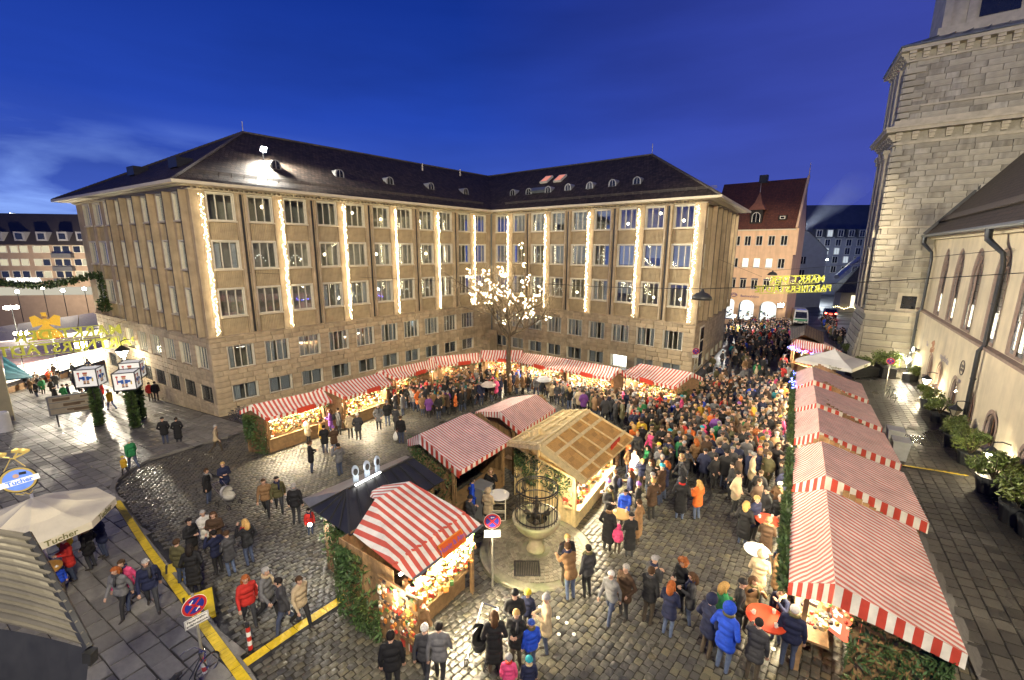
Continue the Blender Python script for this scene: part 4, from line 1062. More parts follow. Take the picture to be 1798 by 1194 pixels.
# ================================================================== plants along the church wall
M_LEAF = mat('laurel_leaf', (.12, .165, .04), .5, .30, 3, tint=.5, hue=(.17, .19, .045)); M_TWIG = mat('twig', (.06, .045, .03), .8, .2, 8); M_POT = mat('plant_tub', (.035, .037, .04), .5, .15, 6)
def leaf_cloud(mb, c, rad, n, size, seed=0, flat=1.):
    rg = random.Random(seed)
    lobes = [(Vector((rg.uniform(-.6, .6)*rad[0], rg.uniform(-.6, .6)*rad[1], rg.uniform(-.45, .55)*rad[2])), rg.uniform(.35, .6)) for _ in range(9)]
    for _ in range(n):
        lb, lr = rg.choice(lobes); d = Vector((rg.gauss(0, 1), rg.gauss(0, 1), rg.gauss(0, 1))).normalized()*(rg.random()**.4)
        p = Vector(c)+lb+Vector((d.x*rad[0], d.y*rad[1], d.z*rad[2]))*lr
        a = Vector((rg.gauss(0, 1), rg.gauss(0, 1), rg.gauss(0, .8)+.3)).normalized(); b = a.cross(Vector((rg.gauss(0, 1), rg.gauss(0, 1), rg.gauss(0, 1)))).normalized()
        s = size*rg.uniform(.6, 1.3); mb.tint = rg.uniform(.02, 1)
        mb.face([p-a*s, p+b*s*.36, p+a*s, p-b*s*.36])
def shrub_data(seed, r=.75):
    mb = MB().use(M_LEAF); leaf_cloud(mb, (0, 0, 1.02), (r*.9, r*.9, r*.8), 1700, .075, seed); return mb.data('foliage')
SH = [shrub_data(s) for s in (1, 2, 3)]
mb = MB().use(M_TWIG)
for k in range(9): a = k*.7; mb.tube([(0, 0, .5), (.15*math.cos(a), .15*math.sin(a), .8), (.45*math.cos(a), .45*math.sin(a), 1.4)], [.03, .022, .008], 4)
STEMS = mb.data('stem')
mb = MB().use(M_POT); mb.lathe([(.0, .0), (.34, .0), (.44, .58), (.46, .62), (.41, .62), (.39, .54), (0, .52)], n=16); POT = mb.data('pot')
plabels = ['laurel shrub in dark tub, leftmost along the church wall under the wall lanterns', 'laurel shrub in dark tub beside the second arched window', 'laurel shrub in dark tub left of the long downpipe', 'laurel shrub in dark tub right below the unlit lantern',
           'large laurel shrub in dark tub facing the yellow cable cover', 'large laurel shrub in dark tub cut by the picture edge', 'laurel shrub in dark tub half hidden at the edge']
for i, (q, s) in enumerate((((1628, 716), 1.0), ((1647, 741), 1.02), ((1673, 782), 1.0), ((1699, 815), 1.05), ((1738, 866), 1.22), ((1784, 920), 1.25), ((1815, 945), 1.1))):
    p = G(*q, .1); r = thing('potted_shrub', plabels[i], 'potted shrub', p, i*1.3, 'shrubs in tubs along the church'); r.scale = (s, s, s)
    link_mesh('foliage', SH[i % 3], r); link_mesh('pot', POT, r); link_mesh('stem', STEMS, r)
for i, (q, s, lb) in enumerate((((1512, 660), 1.15, 'bushy green shrub in a trough at the tower foot beside white umbrella'), ((1552, 658), 1.35, 'tall green shrub in a trough before the tower base, behind the street sign'), ((1484, 628), 1.0, 'green shrub at the tower corner behind the blue lit stall'), ((1606, 668), .9, 'low green shrub in a pot in the corner of tower and nave'))):
    p = G(*q, .1); r = thing('trough_shrub', lb, 'potted shrub', p, i*1.1, 'shrubs at the tower foot'); r.scale = (s*1.3, s*1.1, s)
    link_mesh('foliage', SH[(i+1) % 3], r); link_mesh('stem', STEMS, r)
    mb = MB().use(M_POT); mb.box((0, 0, .32), (1.5, .6, .64)); mb.box((0, 0, .62), (1.56, .66, .06)); mb.build('trough', None, r)
# ================================================================== houses down the street
M_ORANGE = mat('orange_plaster', (.70, .47, .29), .9, .07, 1.2, bump=.1, streak=.1)
M_REDROOF = tiles('red_roof', (.16, .055, .032), (.11, .04, .026), .2, .3, .75, .6)
M_SHOP = emit('shop_light', (.95, 1., .92), .75)
BO = G2(1385, 572); dO = az(130.)
FO = Face(BO-dO*9.6, dO); LO = 8.9
gO = gz(*BO)
oh = thing('orange_house', 'orange plastered town house with steep red roof, pointed dormer and arched shop windows', 'house', (FO.P.x, FO.P.y, gO))
def on_face(F, px, py): X, t = VP(px, py, F.P, F.d); return t, X.z
ops = []
rowz = []
for x0, x1, y0, y1 in ((345, 430, 740, 845), (465, 550, 740, 845), (595, 680, 740, 845), (725, 810, 740, 845)):
    pass
wt = [on_face(FO, 1248+x/5.97, 290+790/5.97)[0] for x in (275, 387, 507, 637, 767)]
wz = [(on_face(FO, 1330, 290+845/5.97)[1], on_face(FO, 1330, 290+740/5.97)[1]), (on_face(FO, 1325, 290+1078/5.97)[1], on_face(FO, 1325, 290+975/5.97)[1]), (on_face(FO, 1320, 430+465/5.97)[1], on_face(FO, 1320, 430+350/5.97)[1])]
holes = []
for t in wt:
    for a, b in wz: holes.append([(t-.48, a), (t-.48, b), (t+.48, b), (t+.48, a)])
sh_t = [on_face(FO, 1248+x/5.97, 540)[0] for x in (195, 370, 600)]
zs0 = gO+.15; zs1 = on_face(FO, 1310, 430+575/5.97)[1]
for t, w in zip(sh_t, (1.4, 2.3, 2.4)): holes.append(arch_pts(t, w, zs0, zs1-w*.42, zs1, False))
ZO = 3.3
mb = wall_with_holes(FO, [(-3, gO-1.5), (LO, gO-1.5), (LO, ZO), (-3, ZO)], holes, 0, M_ORANGE); mb.build('wall', None, oh, world=True)
FOs = Face(FO.P+FO.d*LO, Vector((-FO.n.x, -FO.n.y)))
mb = MB().use(M_ORANGE); mb.face([FOs.at(0, 0, gO-1.5), FOs.at(9, 0, gO-1.5), FOs.at(9, 0, ZO), FOs.at(4.5, 0, 11.0), FOs.at(0, 0, ZO)]); FO.box(mb, LO-.02, LO+.35, -.5, .02, ZO-4, ZO-.02); mb.build('gable_wall', None, oh, world=True)
mb = MB().use(M_REDROOF)
slope(mb, (FO.at(-3.2, .35, ZO-.1), FO.at(LO, .35, ZO-.1), FO.at(LO, -4.6, 11.0), FO.at(-3.2, -4.6, 11.0))); slope(mb, (FO.at(LO, -9.5, ZO-.1), FO.at(-3.2, -9.5, ZO-.1), FO.at(-3.2, -4.6, 11.0), FO.at(LO, -4.6, 11.0)))
mb.build('roof', None, oh, world=True)
mb = MB().use(M_ORANGE); mb.bar(FO.at(LO+.1, .5, ZO), FO.at(LO+.1, -4.6, 11.2), .3, .4); mb.tube([FO.at(LO+.1, -4.6, 11), FO.at(LO+.1, -4.6, 13.2)], [.08, .03], 5); mb.build('verge', None, oh, world=True)
mb = MB().use(M_DARKMETAL); mb.box(FO.at(2.9, -4.2, 11.3), (1.2, .8, 1.2), FO.rz); mb.build('chimney', None, oh, world=True)
DOW = frame_data('window', .94, wz[0][1]-wz[0][0], (0,), .07, .12, 0.0); DOP = MB().use(M_GLASSD); DOP.box((0, .04, .9), (.86, .02, wz[0][1]-wz[0][0]-.1)); DOPd = DOP.data('pane')
DOPl = MB().use(emit('office_light', (1., .93, .75), 1.1)); DOPl.box((0, .05, .9), (.86, .02, wz[0][1]-wz[0][0]-.1)); DOPld = DOPl.data('pane')
for j, t in enumerate(wt):
    for i, (a, b) in enumerate(wz):
        w = link_mesh('window', DOW, oh, FO.at(t, -.12, a)-oh.location, (0, 0, FO.rz)); link_mesh('pane', DOPld if (i == 1 and j in (1, 2, 3)) else DOPd, w)
for t, w in zip(sh_t, (1.4, 2.3, 2.4)):
    pts = arch_pts(t, w, zs0, zs1-w*.42, zs1, False); mb = MB().use(M_SHOP); mb.face([FO.at(x, -1.2, z) for x, z in pts]); s = mb.build('shop_window', None, oh, world=True)
    mb = MB().use(M_WIRE); rg = random.Random(int(t*10))
    for k in range(16): mb.use(mat('shop_goods%d' % (k % 4), ((.25, .1, .08), (.1, .2, .1), (.35, .3, .2), (.05, .12, .3))[k % 4], .6)); mb.box(FO.at(t+rg.uniform(-.42, .42)*w, -.7, zs0+rg.uniform(.2, 1.6)), (rg.uniform(.1, .35), .1, rg.uniform(.1, .3)), FO.rz)
    mb.use(M_FRAME); mb.tube([FO.at(x, -.05, z) for x, z in pts], .05, 4, cap=False)
    mb.v = [tuple(Vector(q)-oh.location) for q in mb.v]; mb.build('goods', None, s)
# pointed dormer
mb = MB().use(M_REDROOF); c = FO.at(on_face(FO, 1327, 385)[0], -.9, 0); zb, zt, zp = 4.1, 6.2, 9.0
mb.box((c.x, c.y, (zb+zt)/2), (1.7, 1.6, zt-zb), FO.rz)
ca, sa = math.cos(FO.rz), math.sin(FO.rz); q4 = [Vector((c.x+ca*i*1.25-sa*j*1.1, c.y+sa*i*1.25+ca*j*1.1, zt)) for i, j in ((-1, -1), (1, -1), (1, 1), (-1, 1))]
md = [Vector((c.x+(q.x-c.x)*.42, c.y+(q.y-c.y)*.42, zt+1.1)) for q in q4]
mb.use(mat('dormer_tiles', (.27, .11, .06), .7, .15, 3))
for i in range(4): mb.face([q4[i], q4[(i+1) % 4], md[(i+1) % 4], md[i]]); mb.face([md[i], md[(i+1) % 4], (c.x, c.y, zp)])
mb.face(q4[::-1]); d = mb.build('dormer', None, oh, world=True)
mb = MB().use(M_FRAME); FO2 = Face(Vector((c.x, c.y))-FO.d*.85, FO.d)
mb.tube([FO2.at(x, .84, z) for x, z in arch_pts(.85, 1.1, zb+.25, zb+1.1, zb+1.7, False)], .06, 4); mb.bar(FO2.at(.85, .83, zb+.25), FO2.at(.85, .83, zb+1.7), .05); mb.use(M_GLASSD); mb.face([FO2.at(x, .815, z) for x, z in arch_pts(.85, 1.1, zb+.25, zb+1.1, zb+1.7, False)])
mb.use(M_FRAME); mb.tube([(c.x, c.y, zp-.1), (c.x, c.y, zp+1.3)], [.05, .02], 4); mb.v = [tuple(Vector(q)-oh.location) for q in mb.v]; mb.build('window', None, d)
mb = MB().use(M_REDROOF); q = FO.at(on_face(FO, 1374, 380)[0], -.75, 4.9); mb.box(q, (1.1, 1.2, .7), FO.rz); mb.use(M_FRAME); mb.box(q+Vector((*FO.n, 0))*.6, (.7, .05, .42), FO.rz); mb.use(M_GLASSD); mb.box(q+Vector((*FO.n, 0))*.63, (.5, .03, .28), FO.rz); mb.build('dormer', None, oh, world=True)
mb = MB().use(M_CREAM); FO.box(mb, -3, LO, .0, .3, ZO-.28, ZO-.1); mb.build('eaves_moulding', None, oh, world=True)
t0, z0 = on_face(FO, 1248+430/5.97, 430+540/5.97); lettering('Backwaldörn', .52, mat('purple_sign', (.14, .09, .22), .5), oh, (*FO.d, 0), (0, 0, 1), FO.at(t0-.3, .08, z0), .03)
mb = MB().use(MATS['purple_sign']); t1 = t0-2.7
mb.tube([FO.at(t1+.45*math.cos(a), .08, z0+.1+.32*math.sin(a)) for a in np.linspace(0, 6.283, 11)], .06, 4); mb.tube([FO.at(t1-.6, .08, z0), FO.at(t1, .08, z0+.25), FO.at(t1+.6, .08, z0+.05)], .06, 4); mb.build('emblem', None, oh, world=True)
# bright flood at the house corner shop
def flood(name, label, p, e, col, size=.3, target=None, spot=None, group=None, em=120, cat='floodlight', soft=.2, mast=None):
    r = thing(name, label, cat, p, 0, group); mb = MB().use(M_DARKMETAL); d = (Vector(target)-Vector(p)).normalized() if target is not None else Vector((0, -1, 0))
    y = -d; x = Vector((0, 0, 1)).cross(y).normalized(); z = y.cross(x); ax = (x, y, z)
    mb.box(y*.10, (size*1.25, .14, size), ax=ax); mb.bar(y*.15, y*.15+Vector((0, 0, -.4)), .06)
    if mast: mb.tube([y*.15, y*.15+Vector((0, 0, -mast))], .05, 6)
    mb.build('housing', None, r); mb = MB().use(emit('flood_%s_%d' % (name, em), col, em)); mb.box((0, 0, 0), (size*1.1, .03, size*.85), ax=ax); mb.build('lens', None, r)
    if spot: o = lamp('light', 'SPOT', (0, 0, 0), e, col, None, spot_size=R(spot), spot_blend=.6, shadow_soft_size=soft, target=d)
    else: o = lamp('light', 'POINT', d*.25, e, col, None, shadow_soft_size=soft)
    o.parent = r; o.location = d*.2; return r
p, _ = VP(1371, 536, FO.P+FO.n*.8, FO.d); flood('shop_floodlight', 'dazzling white floodlight at the corner of the orange house', p, 400, WARM2, .7, p+Vector((-.3, -1, -.5)), 160, em=60)
# ------------------------------------------------ grey gable house, great slate block
M_GREYP = mat('grey_plaster', (.26, .27, .29), .9, .08, 1, bump=.1); M_SLATE = mat('slate_dark', (.075, .08, .095), .7, .15, .8)
M_BLOCKW = mat('far_block_wall', (.26, .26, .28), .9, .12, .5)
P1, P2 = ray(1391, 560)*96, ray(1432, 556)*96
dH = Vector((P2.x-P1.x, P2.y-P1.y)).normalized(); FH = Face(Vector((P1.x, P1.y)), dH); LH = 5.6
gh = thing('grey_house', 'narrow grey gabled house between the orange house and the slate block', 'house', (P1.x, P1.y, P1.z))
zE, zP = Zat(1431, 440, P2), Zat(1402, 408, P1)
mb = MB().use(M_GREYP); n3 = Vector((*FH.n, 0))
pts = [(-2, P1.z-2), (LH, P1.z-2), (LH, zE), (1.2, zP), (-2, zP+1)]
mb.face([FH.at(t, 0, z) for t, z in pts]); mb.face([FH.at(LH, 0, P1.z-2), FH.at(LH, -12, P1.z-2), FH.at(LH, -12, zE), FH.at(LH, 0, zE)]); mb.build('wall', None, gh, world=True)
mb = MB().use(M_SLATE); mb.face([FH.at(LH+.2, .2, zE-.1), FH.at(LH+.2, -12, zE-.1), FH.at(1.2, -12, zP+.1), FH.at(1.2, .2, zP+.1)]); mb.face([FH.at(1.2, .2, zP+.1), FH.at(1.2, -12, zP+.1), FH.at(-2, -12, zP+1), FH.at(-2, .2, zP+1)]); mb.build('roof', None, gh, world=True)
for i, q in enumerate(((1410, 457), (1407, 480))):
    t, z = on_face(FH, *q); mb = MB().use(M_GLASSD); mb.box(FH.at(t, .02, z), (1.1, .06, 1.5), FH.rz); w = mb.build('window', None, gh, world=True)
    mb = MB().use(M_FRAME); mb.bar(FH.at(t, .07, z-.75), FH.at(t, .07, z+.75), .06); mb.v = [tuple(Vector(k)-gh.location) for k in mb.v]; mb.build('mullion', None, w)
Q1, Q2 = ray(1395, 540)*132, ray(1600, 540)*128
dK = Vector((Q2.x-Q1.x, Q2.y-Q1.y)).normalized(); FK = Face(Vector((Q1.x, Q1.y)), dK); LK_ = (Q2-Q1).length
bl = thing('slate_block', 'huge dim block with rows of small windows under dark mansard roof', 'building', (Q1.x, Q1.y, -18))
zc = on_face(FK, 1470, 416)[1]; zt = on_face(FK, 1470, 356)[1]
mb = MB().use(M_BLOCKW); FK.box(mb, -14, LK_, -14, 0, -24, zc); mb.build('wall', None, bl, world=True)
mb = MB().use(M_SLATE)
for a, b, c, d in (((-14, .4, zc), (LK_, .4, zc), (LK_, -7, zt), (-14, -7, zt)), ((LK_, -14, zc), (-14, -14, zc), (-14, -7, zt), (LK_, -7, zt))): mb.face([FK.at(*a), FK.at(*b), FK.at(*c), FK.at(*d)])
FK.box(mb, 20, 23, -6, -4, zt-2, zt+2.2); mb.build('roof', None, bl, world=True)
DW = frame_data('window', 1.5, 2.0, (0,), .12, .12, 0); mb = MB().use(M_GLASSD); mb.box((0, .03, 1), (1.4, .04, 1.9)); DWP = mb.data('pane'); mb = MB().use(emit('far_office', (.8, .9, 1.), .35)); mb.box((0, .03, 1), (1.4, .04, 1.9)); DWL = mb.data('pane')
rg = random.Random(4)
for r, y in enumerate((408, 426, 441, 456, 473)):
    for k in range(7):
        x = 1437+k*18.8-(r*3.); t, z = on_face(FK, x, y)
        if r == 0: z -= .3
        w = link_mesh('window', DW, bl, FK.at(t, .05 if r else .6, z-1)-bl.location, (0, 0, FK.rz)); link_mesh('pane', DWL if (r, k) in ((0, 1), (2, 1), (3, 3), (2, 2)) else DWP, w)
        if r == 0: mb = MB().use(M_SLATE); mb.box(FK.at(t, -.6, z), (2.0, 2.2, 2.5), FK.rz); mb.build('dormer', None, bl, world=True)
# ------------------------------------------------ small tiled house right of the street
p = G2(1472, 548); hp = thing('tiled_house', 'little tiled house with lit shop front behind the tower corner', 'house', (p.x, p.y, gz(*p)))
Fh = Face(p, az(118.)); mb = MB().use(mat('tan_plaster', (.38, .33, .25), .9, .08, 2)); zz = gz(*p); Fh.box(mb, 0, 9, -7, 0, zz-.5, zz+4.0); mb.build('wall', None, hp, world=True)
mb = MB().use(M_NROOF); slope(mb, (Fh.at(-1, .8, zz+3.8), Fh.at(10, .8, zz+3.8), Fh.at(7, -3.5, zz+9), Fh.at(3, -3.5, zz+9))); slope(mb, (Fh.at(-1, -7.8, zz+3.8), Fh.at(-1, .8, zz+3.8), Fh.at(3, -3.5, zz+9))); mb.build('roof', None, hp, world=True)
mb = MB().use(emit('shopfront_glow', (1., .86, .55), 1.0)); Fh.box(mb, 1.6, 6.5, .01, .05, zz+1.2, zz+3.3); mb.build('shop_front', None, hp, world=True)
mb = MB().use(emit('string_bulb', (1., .85, .4), 25))
for k in range(40): mb.octa(Fh.at(-1+k*.27, 1.0+.1*math.sin(k), zz+1.0+.2*math.sin(k*.8)), .05)
o = mb.build('light_chain', None, None, kind=None); tag(o, 'yellow string of lights along the little tiled house', 'fairy lights')
# pale canvas hall roof beside it
p = ray(1470, 500)*100; mb = MB().use(M_GREYP); a, b = ray(1469, 486)*98, ray(1508, 452)*120; mb.use(M_CREAM); mb.tube([a, b], .5, 8); o = mb.build('duct_roof', None, None); tag(o, 'pale rounded ridge roof sloping up behind the little tiled house', 'roof')
# ================================================================== houses across the big market (far left)
M_PINKW = mat('far_pink_wall', (.36, .26, .19), .9, .08, .8); M_BROOF = mat('far_brown_roof', (.055, .045, .042), .8, .1, .6)
Z1, Z2 = ray(-70, 560)*118, ray(215, 560)*124
dZ = Vector((Z2.x-Z1.x, Z2.y-Z1.y)).normalized(); FZ = Face(Vector((Z1.x, Z1.y)), dZ); LZ = (Z2-Z1).length
ph = thing('market_house', 'long pinkish block with paired windows and balconies across the market, far left', 'building', (Z1.x, Z1.y, -22))
ze = on_face(FZ, 70, 430)[1]; zr = on_face(FZ, 70, 383)[1]; zg = -24
mb = MB().use(M_PINKW); FZ.box(mb, -5, LZ, -12, 0, zg, ze); mb.build('wall', None, ph, world=True)
mb = MB().use(M_BROOF); mb.face([FZ.at(-5, .4, ze), FZ.at(LZ, .4, ze), FZ.at(LZ, -6, zr+1.5), FZ.at(-5, -6, zr+1.5)]); mb.face([FZ.at(LZ, -12, ze), FZ.at(-5, -12, ze), FZ.at(-5, -6, zr+1.5), FZ.at(LZ, -6, zr+1.5)]); mb.build('roof', None, ph, world=True)
DW2 = frame_data('window', 1.9, 1.9, (), .13, .1, 0); mb = MB().use(M_GLASSD); mb.box((0, .03, .95), (1.8, .04, 1.8)); DP2 = mb.data('pane'); mb = MB().use(emit('far_room', (1., .90, .62), .35)); mb.box((0, .03, .95), (1.8, .04, 1.8)); DL2 = mb.data('pane')
for y in (438, 461, 482):
    for k, x in enumerate((-14, 5, 25, 42, 65, 80, 101, 116, 135, 149)):
        t, z = on_face(FZ, x+(y-438)*.12, y); w = link_mesh('window', DW2, ph, FZ.at(t, .05, z-.9)-ph.location, (0, 0, FZ.rz)); link_mesh('pane', DL2 if rg.random() < .55 else DP2, w)
        if k == 6: mb = MB().use(mat('balcony_grey', (.10, .10, .11), .6, .1, 2)); mb.box(FZ.at(t+1.4, .7, z-1.6), (4.6, 1.2, 1.2), FZ.rz); mb.build('balcony', None, ph, world=True)
for x in (-6, 33, 72, 109, 142):
    t, z = on_face(FZ, x, 415); mb = MB().use(mat('dormer_frame', (.30, .29, .30), .7)); mb.box(FZ.at(t, -1.2, z), (2.4, 2.4, 2.4), FZ.rz); mb.use(M_GLASSD); mb.box(FZ.at(t, .03, z), (1.5, .1, 1.5), FZ.rz); mb.build('dormer', None, ph, world=True)
t, z = on_face(FZ, 44, 492); lettering('PROVENZA', 1.55, emit('sign_letters', (1., 1., .98), 1.3), ph, (*FZ.d, 0), (0, 0, 1), FZ.at(t, .3, z), .12, .04)
mb = MB().use(emit('shop_band', (1., .93, .74), .3)); t, z = on_face(FZ, 44, 508); FZ.box(mb, -3, LZ, .05, .12, z-1.6, z+.6); mb.build('shop_front', None, ph, world=True)
mb = MB().use(M_BROOF); Y1, Y2 = ray(-60, 372)*150, ray(230, 372)*156
b2 = thing('dark_house_row', 'dark far rooftops rising behind the pinkish block across the market', 'building', Y1)
for a, b, t_ in ((0, .36, 6), (.36, .62, 8.5), (.62, 1, 6.5)):
    p, q = Y1.lerp(Y2, a), Y1.lerp(Y2, b); mb.box(((p.x+q.x)/2, (p.y+q.y)/2, t_-18), ((q-p).length, 10, 36), math.atan2(q.y-p.y, q.x-p.x))
mb.build('roof', None, b2, world=True)
flood('far_floodlight', 'distant white floodlight on the dark rooftops, far left', ray(22, 377)*140, 200, COOL, 1.1, ray(22, 377)*140+Vector((.6, -1, -.6)), None, em=80)
# ================================================================== market stalls
M_STR = stripes('striped_canvas', (.54, .14, .105), (.70, .64, .57), .145, 0, .62)
M_STRR = stripes('row_striped_canvas', (.54, .14, .105), (.70, .64, .57), .19, 0, .62)
M_STRB = stripes('broad_striped_canvas', (.56, .10, .065), (.75, .71, .63), .25, 0, .62)
M_STRV = stripes('striped_valance', (.50, .055, .032), (.74, .70, .61), .34, 0, .65)
M_STRN = stripes('narrow_striped_canvas', (.54, .17, .13), (.68, .61, .54), .15, 0, .65)
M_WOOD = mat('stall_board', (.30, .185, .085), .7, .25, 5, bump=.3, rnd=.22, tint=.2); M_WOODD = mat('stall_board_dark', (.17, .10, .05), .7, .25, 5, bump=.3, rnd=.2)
M_FIR = mat('fir_green', (.035, .075, .022), .65, .25, 4, tint=.5, hue=(.06, .09, .02))
M_REDB = mat('red_sign', (.55, .05, .025), .5, .08, 5)
M_ORB = mat('orange_sign', (.62, .10, .015), .5, .06, 5)
M_PURP = mat('purple_letter', (.25, .09, .30), .5, .05, 5)
M_WHITE = mat('white_paint', (.78, .77, .73), .5, .05, 4)
M_BLACKL = mat('black_letter', (.02, .02, .02), .6, .05, 5)
GOODS = [mat('wares_%s' % n, c, .5, .2, 9) for n, c in (('red', (.50, .06, .04)), ('gold', (.55, .36, .09)), ('white', (.72, .68, .58)), ('brown', (.24, .12, .05)), ('green', (.08, .18, .05)), ('orange', (.60, .22, .05)), ('tan', (.45, .32, .18)), ('dark', (.06, .05, .05)))]
E_TUBE = emit('stall_lamp', (1., .88, .64), 24); E_STAR = emit('stall_star', (1., .86, .58), 12)
def needles(mb, pts, r, per_m, size, seed=0, mat_=None):
    """fir garland along a line"""
    rg = random.Random(seed); mb.use(mat_ or M_FIR); P = [Vector(p) for p in pts]
    for a, b in zip(P, P[1:]):
        n = max(1, int((b-a).length*per_m)); d = (b-a).normalized()
        for k in range(n):
            c = a.lerp(b, (k+rg.random())/n); o = Vector((rg.gauss(0, 1), rg.gauss(0, 1), rg.gauss(0, 1))); o = (o-d*o.dot(d)).normalized()
            t = (o+d*rg.uniform(-.8, .8)).normalized(); s = t.cross(Vector((rg.gauss(0, 1), rg.gauss(0, 1), rg.gauss(0, 1)))).normalized()
            p = c+o*r*rg.uniform(0, .45); L = size*rg.uniform(.7, 1.4); mb.tint = rg.uniform(.02, 1)
            mb.face([p-s*size*.16, p+t*L*.5-s*size*.28, p+t*L, p+t*L*.5+s*size*.28])
def fir_wall(mb, F, t0, t1, o, z0, z1, n, seed=0, size=.16):
    rg = random.Random(seed); mb.use(M_FIR); cl = [(rg.uniform(t0, t1), rg.uniform(z0, z1), rg.uniform(.2, .5)) for _ in range(int((t1-t0)*(z1-z0)*2.2)+3)]
    for _ in range(n):
        t, z, r = rg.choice(cl); c = F.at(min(max(t+rg.gauss(0, r), t0), t1), o+rg.uniform(0, .16), min(max(z+rg.gauss(0, r), z0), z1))
        a = Vector((rg.gauss(0, 1), rg.gauss(0, 1), rg.gauss(-.4, 1))).normalized(); b = a.cross(Vector((rg.gauss(0, 1), rg.gauss(0, 1), rg.gauss(0, 1)))).normalized()
        s = size*rg.uniform(.6, 1.3); mb.tint = rg.uniform(.02, 1); mb.face([c-a*s*.5, c+b*s*.16, c+a*s*.6, c-b*s*.16])
def canvas(mb, q, m, u0=0., flip=False):
    """roof cloth with uv.x along q0->q1"""
    q = [Vector(p) for p in q]; e = (q[1]-q[0]).normalized(); n = e.cross(q[-1]-q[0]).normalized(); v = n.cross(e)
    uv = [((p-q[0]).dot(e)+u0, (p-q[0]).dot(v)) for p in q]; mb.use(m)
    if n.z < 0: q = q[::-1]; uv = uv[::-1]; n = -n
    if len(q) != 4: mb.face(q, uv); return
    ph = random.uniform(0, 6); A, B = 7, 5
    def pt(i, j):
        a, b = i/A, j/B; f = lambda k: k[0].lerp(k[1], a).lerp(k[3].lerp(k[2], a), b); sg = .055*math.sin(math.pi*a)*math.sin(math.pi*b)*(1+.6*math.sin(5*a+ph))+.012*math.sin(9*b+7*a+ph)*math.sin(math.pi*b)
        return f(q)-n*sg, tuple(f([Vector((*u, 0)) for u in uv])[:2])
    for i in range(A):
        for j in range(B): c4 = [pt(i, j), pt(i+1, j), pt(i+1, j+1), pt(i, j+1)]; mb.face([c[0] for c in c4], [c[1] for c in c4])
def strip_uv(mb, a, b, drop, m, drop2=None, u0=0., sc=1.):
    """cloth hanging from the line a-b, uv.x along it"""
    a, b = Vector(a), Vector(b); L = (b-a).length*sc; mb.use(m); z = Vector((0, 0, 1)); n = max(2, int((b-a).length/.17)); h = (Vector((b.x-a.x, b.y-a.y, 0)).normalized()).cross(z)
    for k in range(n):
        p, q = a.lerp(b, k/n), a.lerp(b, (k+1)/n); w0, w1 = .012*(-1)**k, .012*(-1)**(k+1); d0 = drop+(drop2-drop)*k/n if drop2 else drop; d1 = drop+(drop2-drop)*(k+1)/n if drop2 else drop
        mb.face([p, q, q-z*d1+h*w1, p-z*d0+h*w0], [(u0+L*k/n, 0), (u0+L*(k+1)/n, 0), (u0+L*(k+1)/n, -1), (u0+L*k/n, -1)])
def planks(F, t0, t1, zlo, zhi, o, parent, w=.16, th=.035, m=None, single=True):
    """vertical boards; zlo, zhi functions of t"""
    n = max(1, round((t1-t0)/w)); st = (t1-t0)/n; mb = MB().use(m or M_WOOD); 
    for k in range(n):
        a, b = t0+st*k+.004, t0+st*(k+1)-.004; c = (a+b)/2; z0, z1 = zlo(c), zhi(c)
        if single:
            mb = MB().use(m or M_WOOD)
        mb.tint = random.uniform(.02, 1); F.box(mb, a, b, o-th/2+random.uniform(-.004, .004), o+th/2, z0, z1)
        if single: mb.build('plank', None, parent, world=True)
    if not single: mb.build('boarding', None, parent, world=True)
LAMPK = .72
FOOT = []
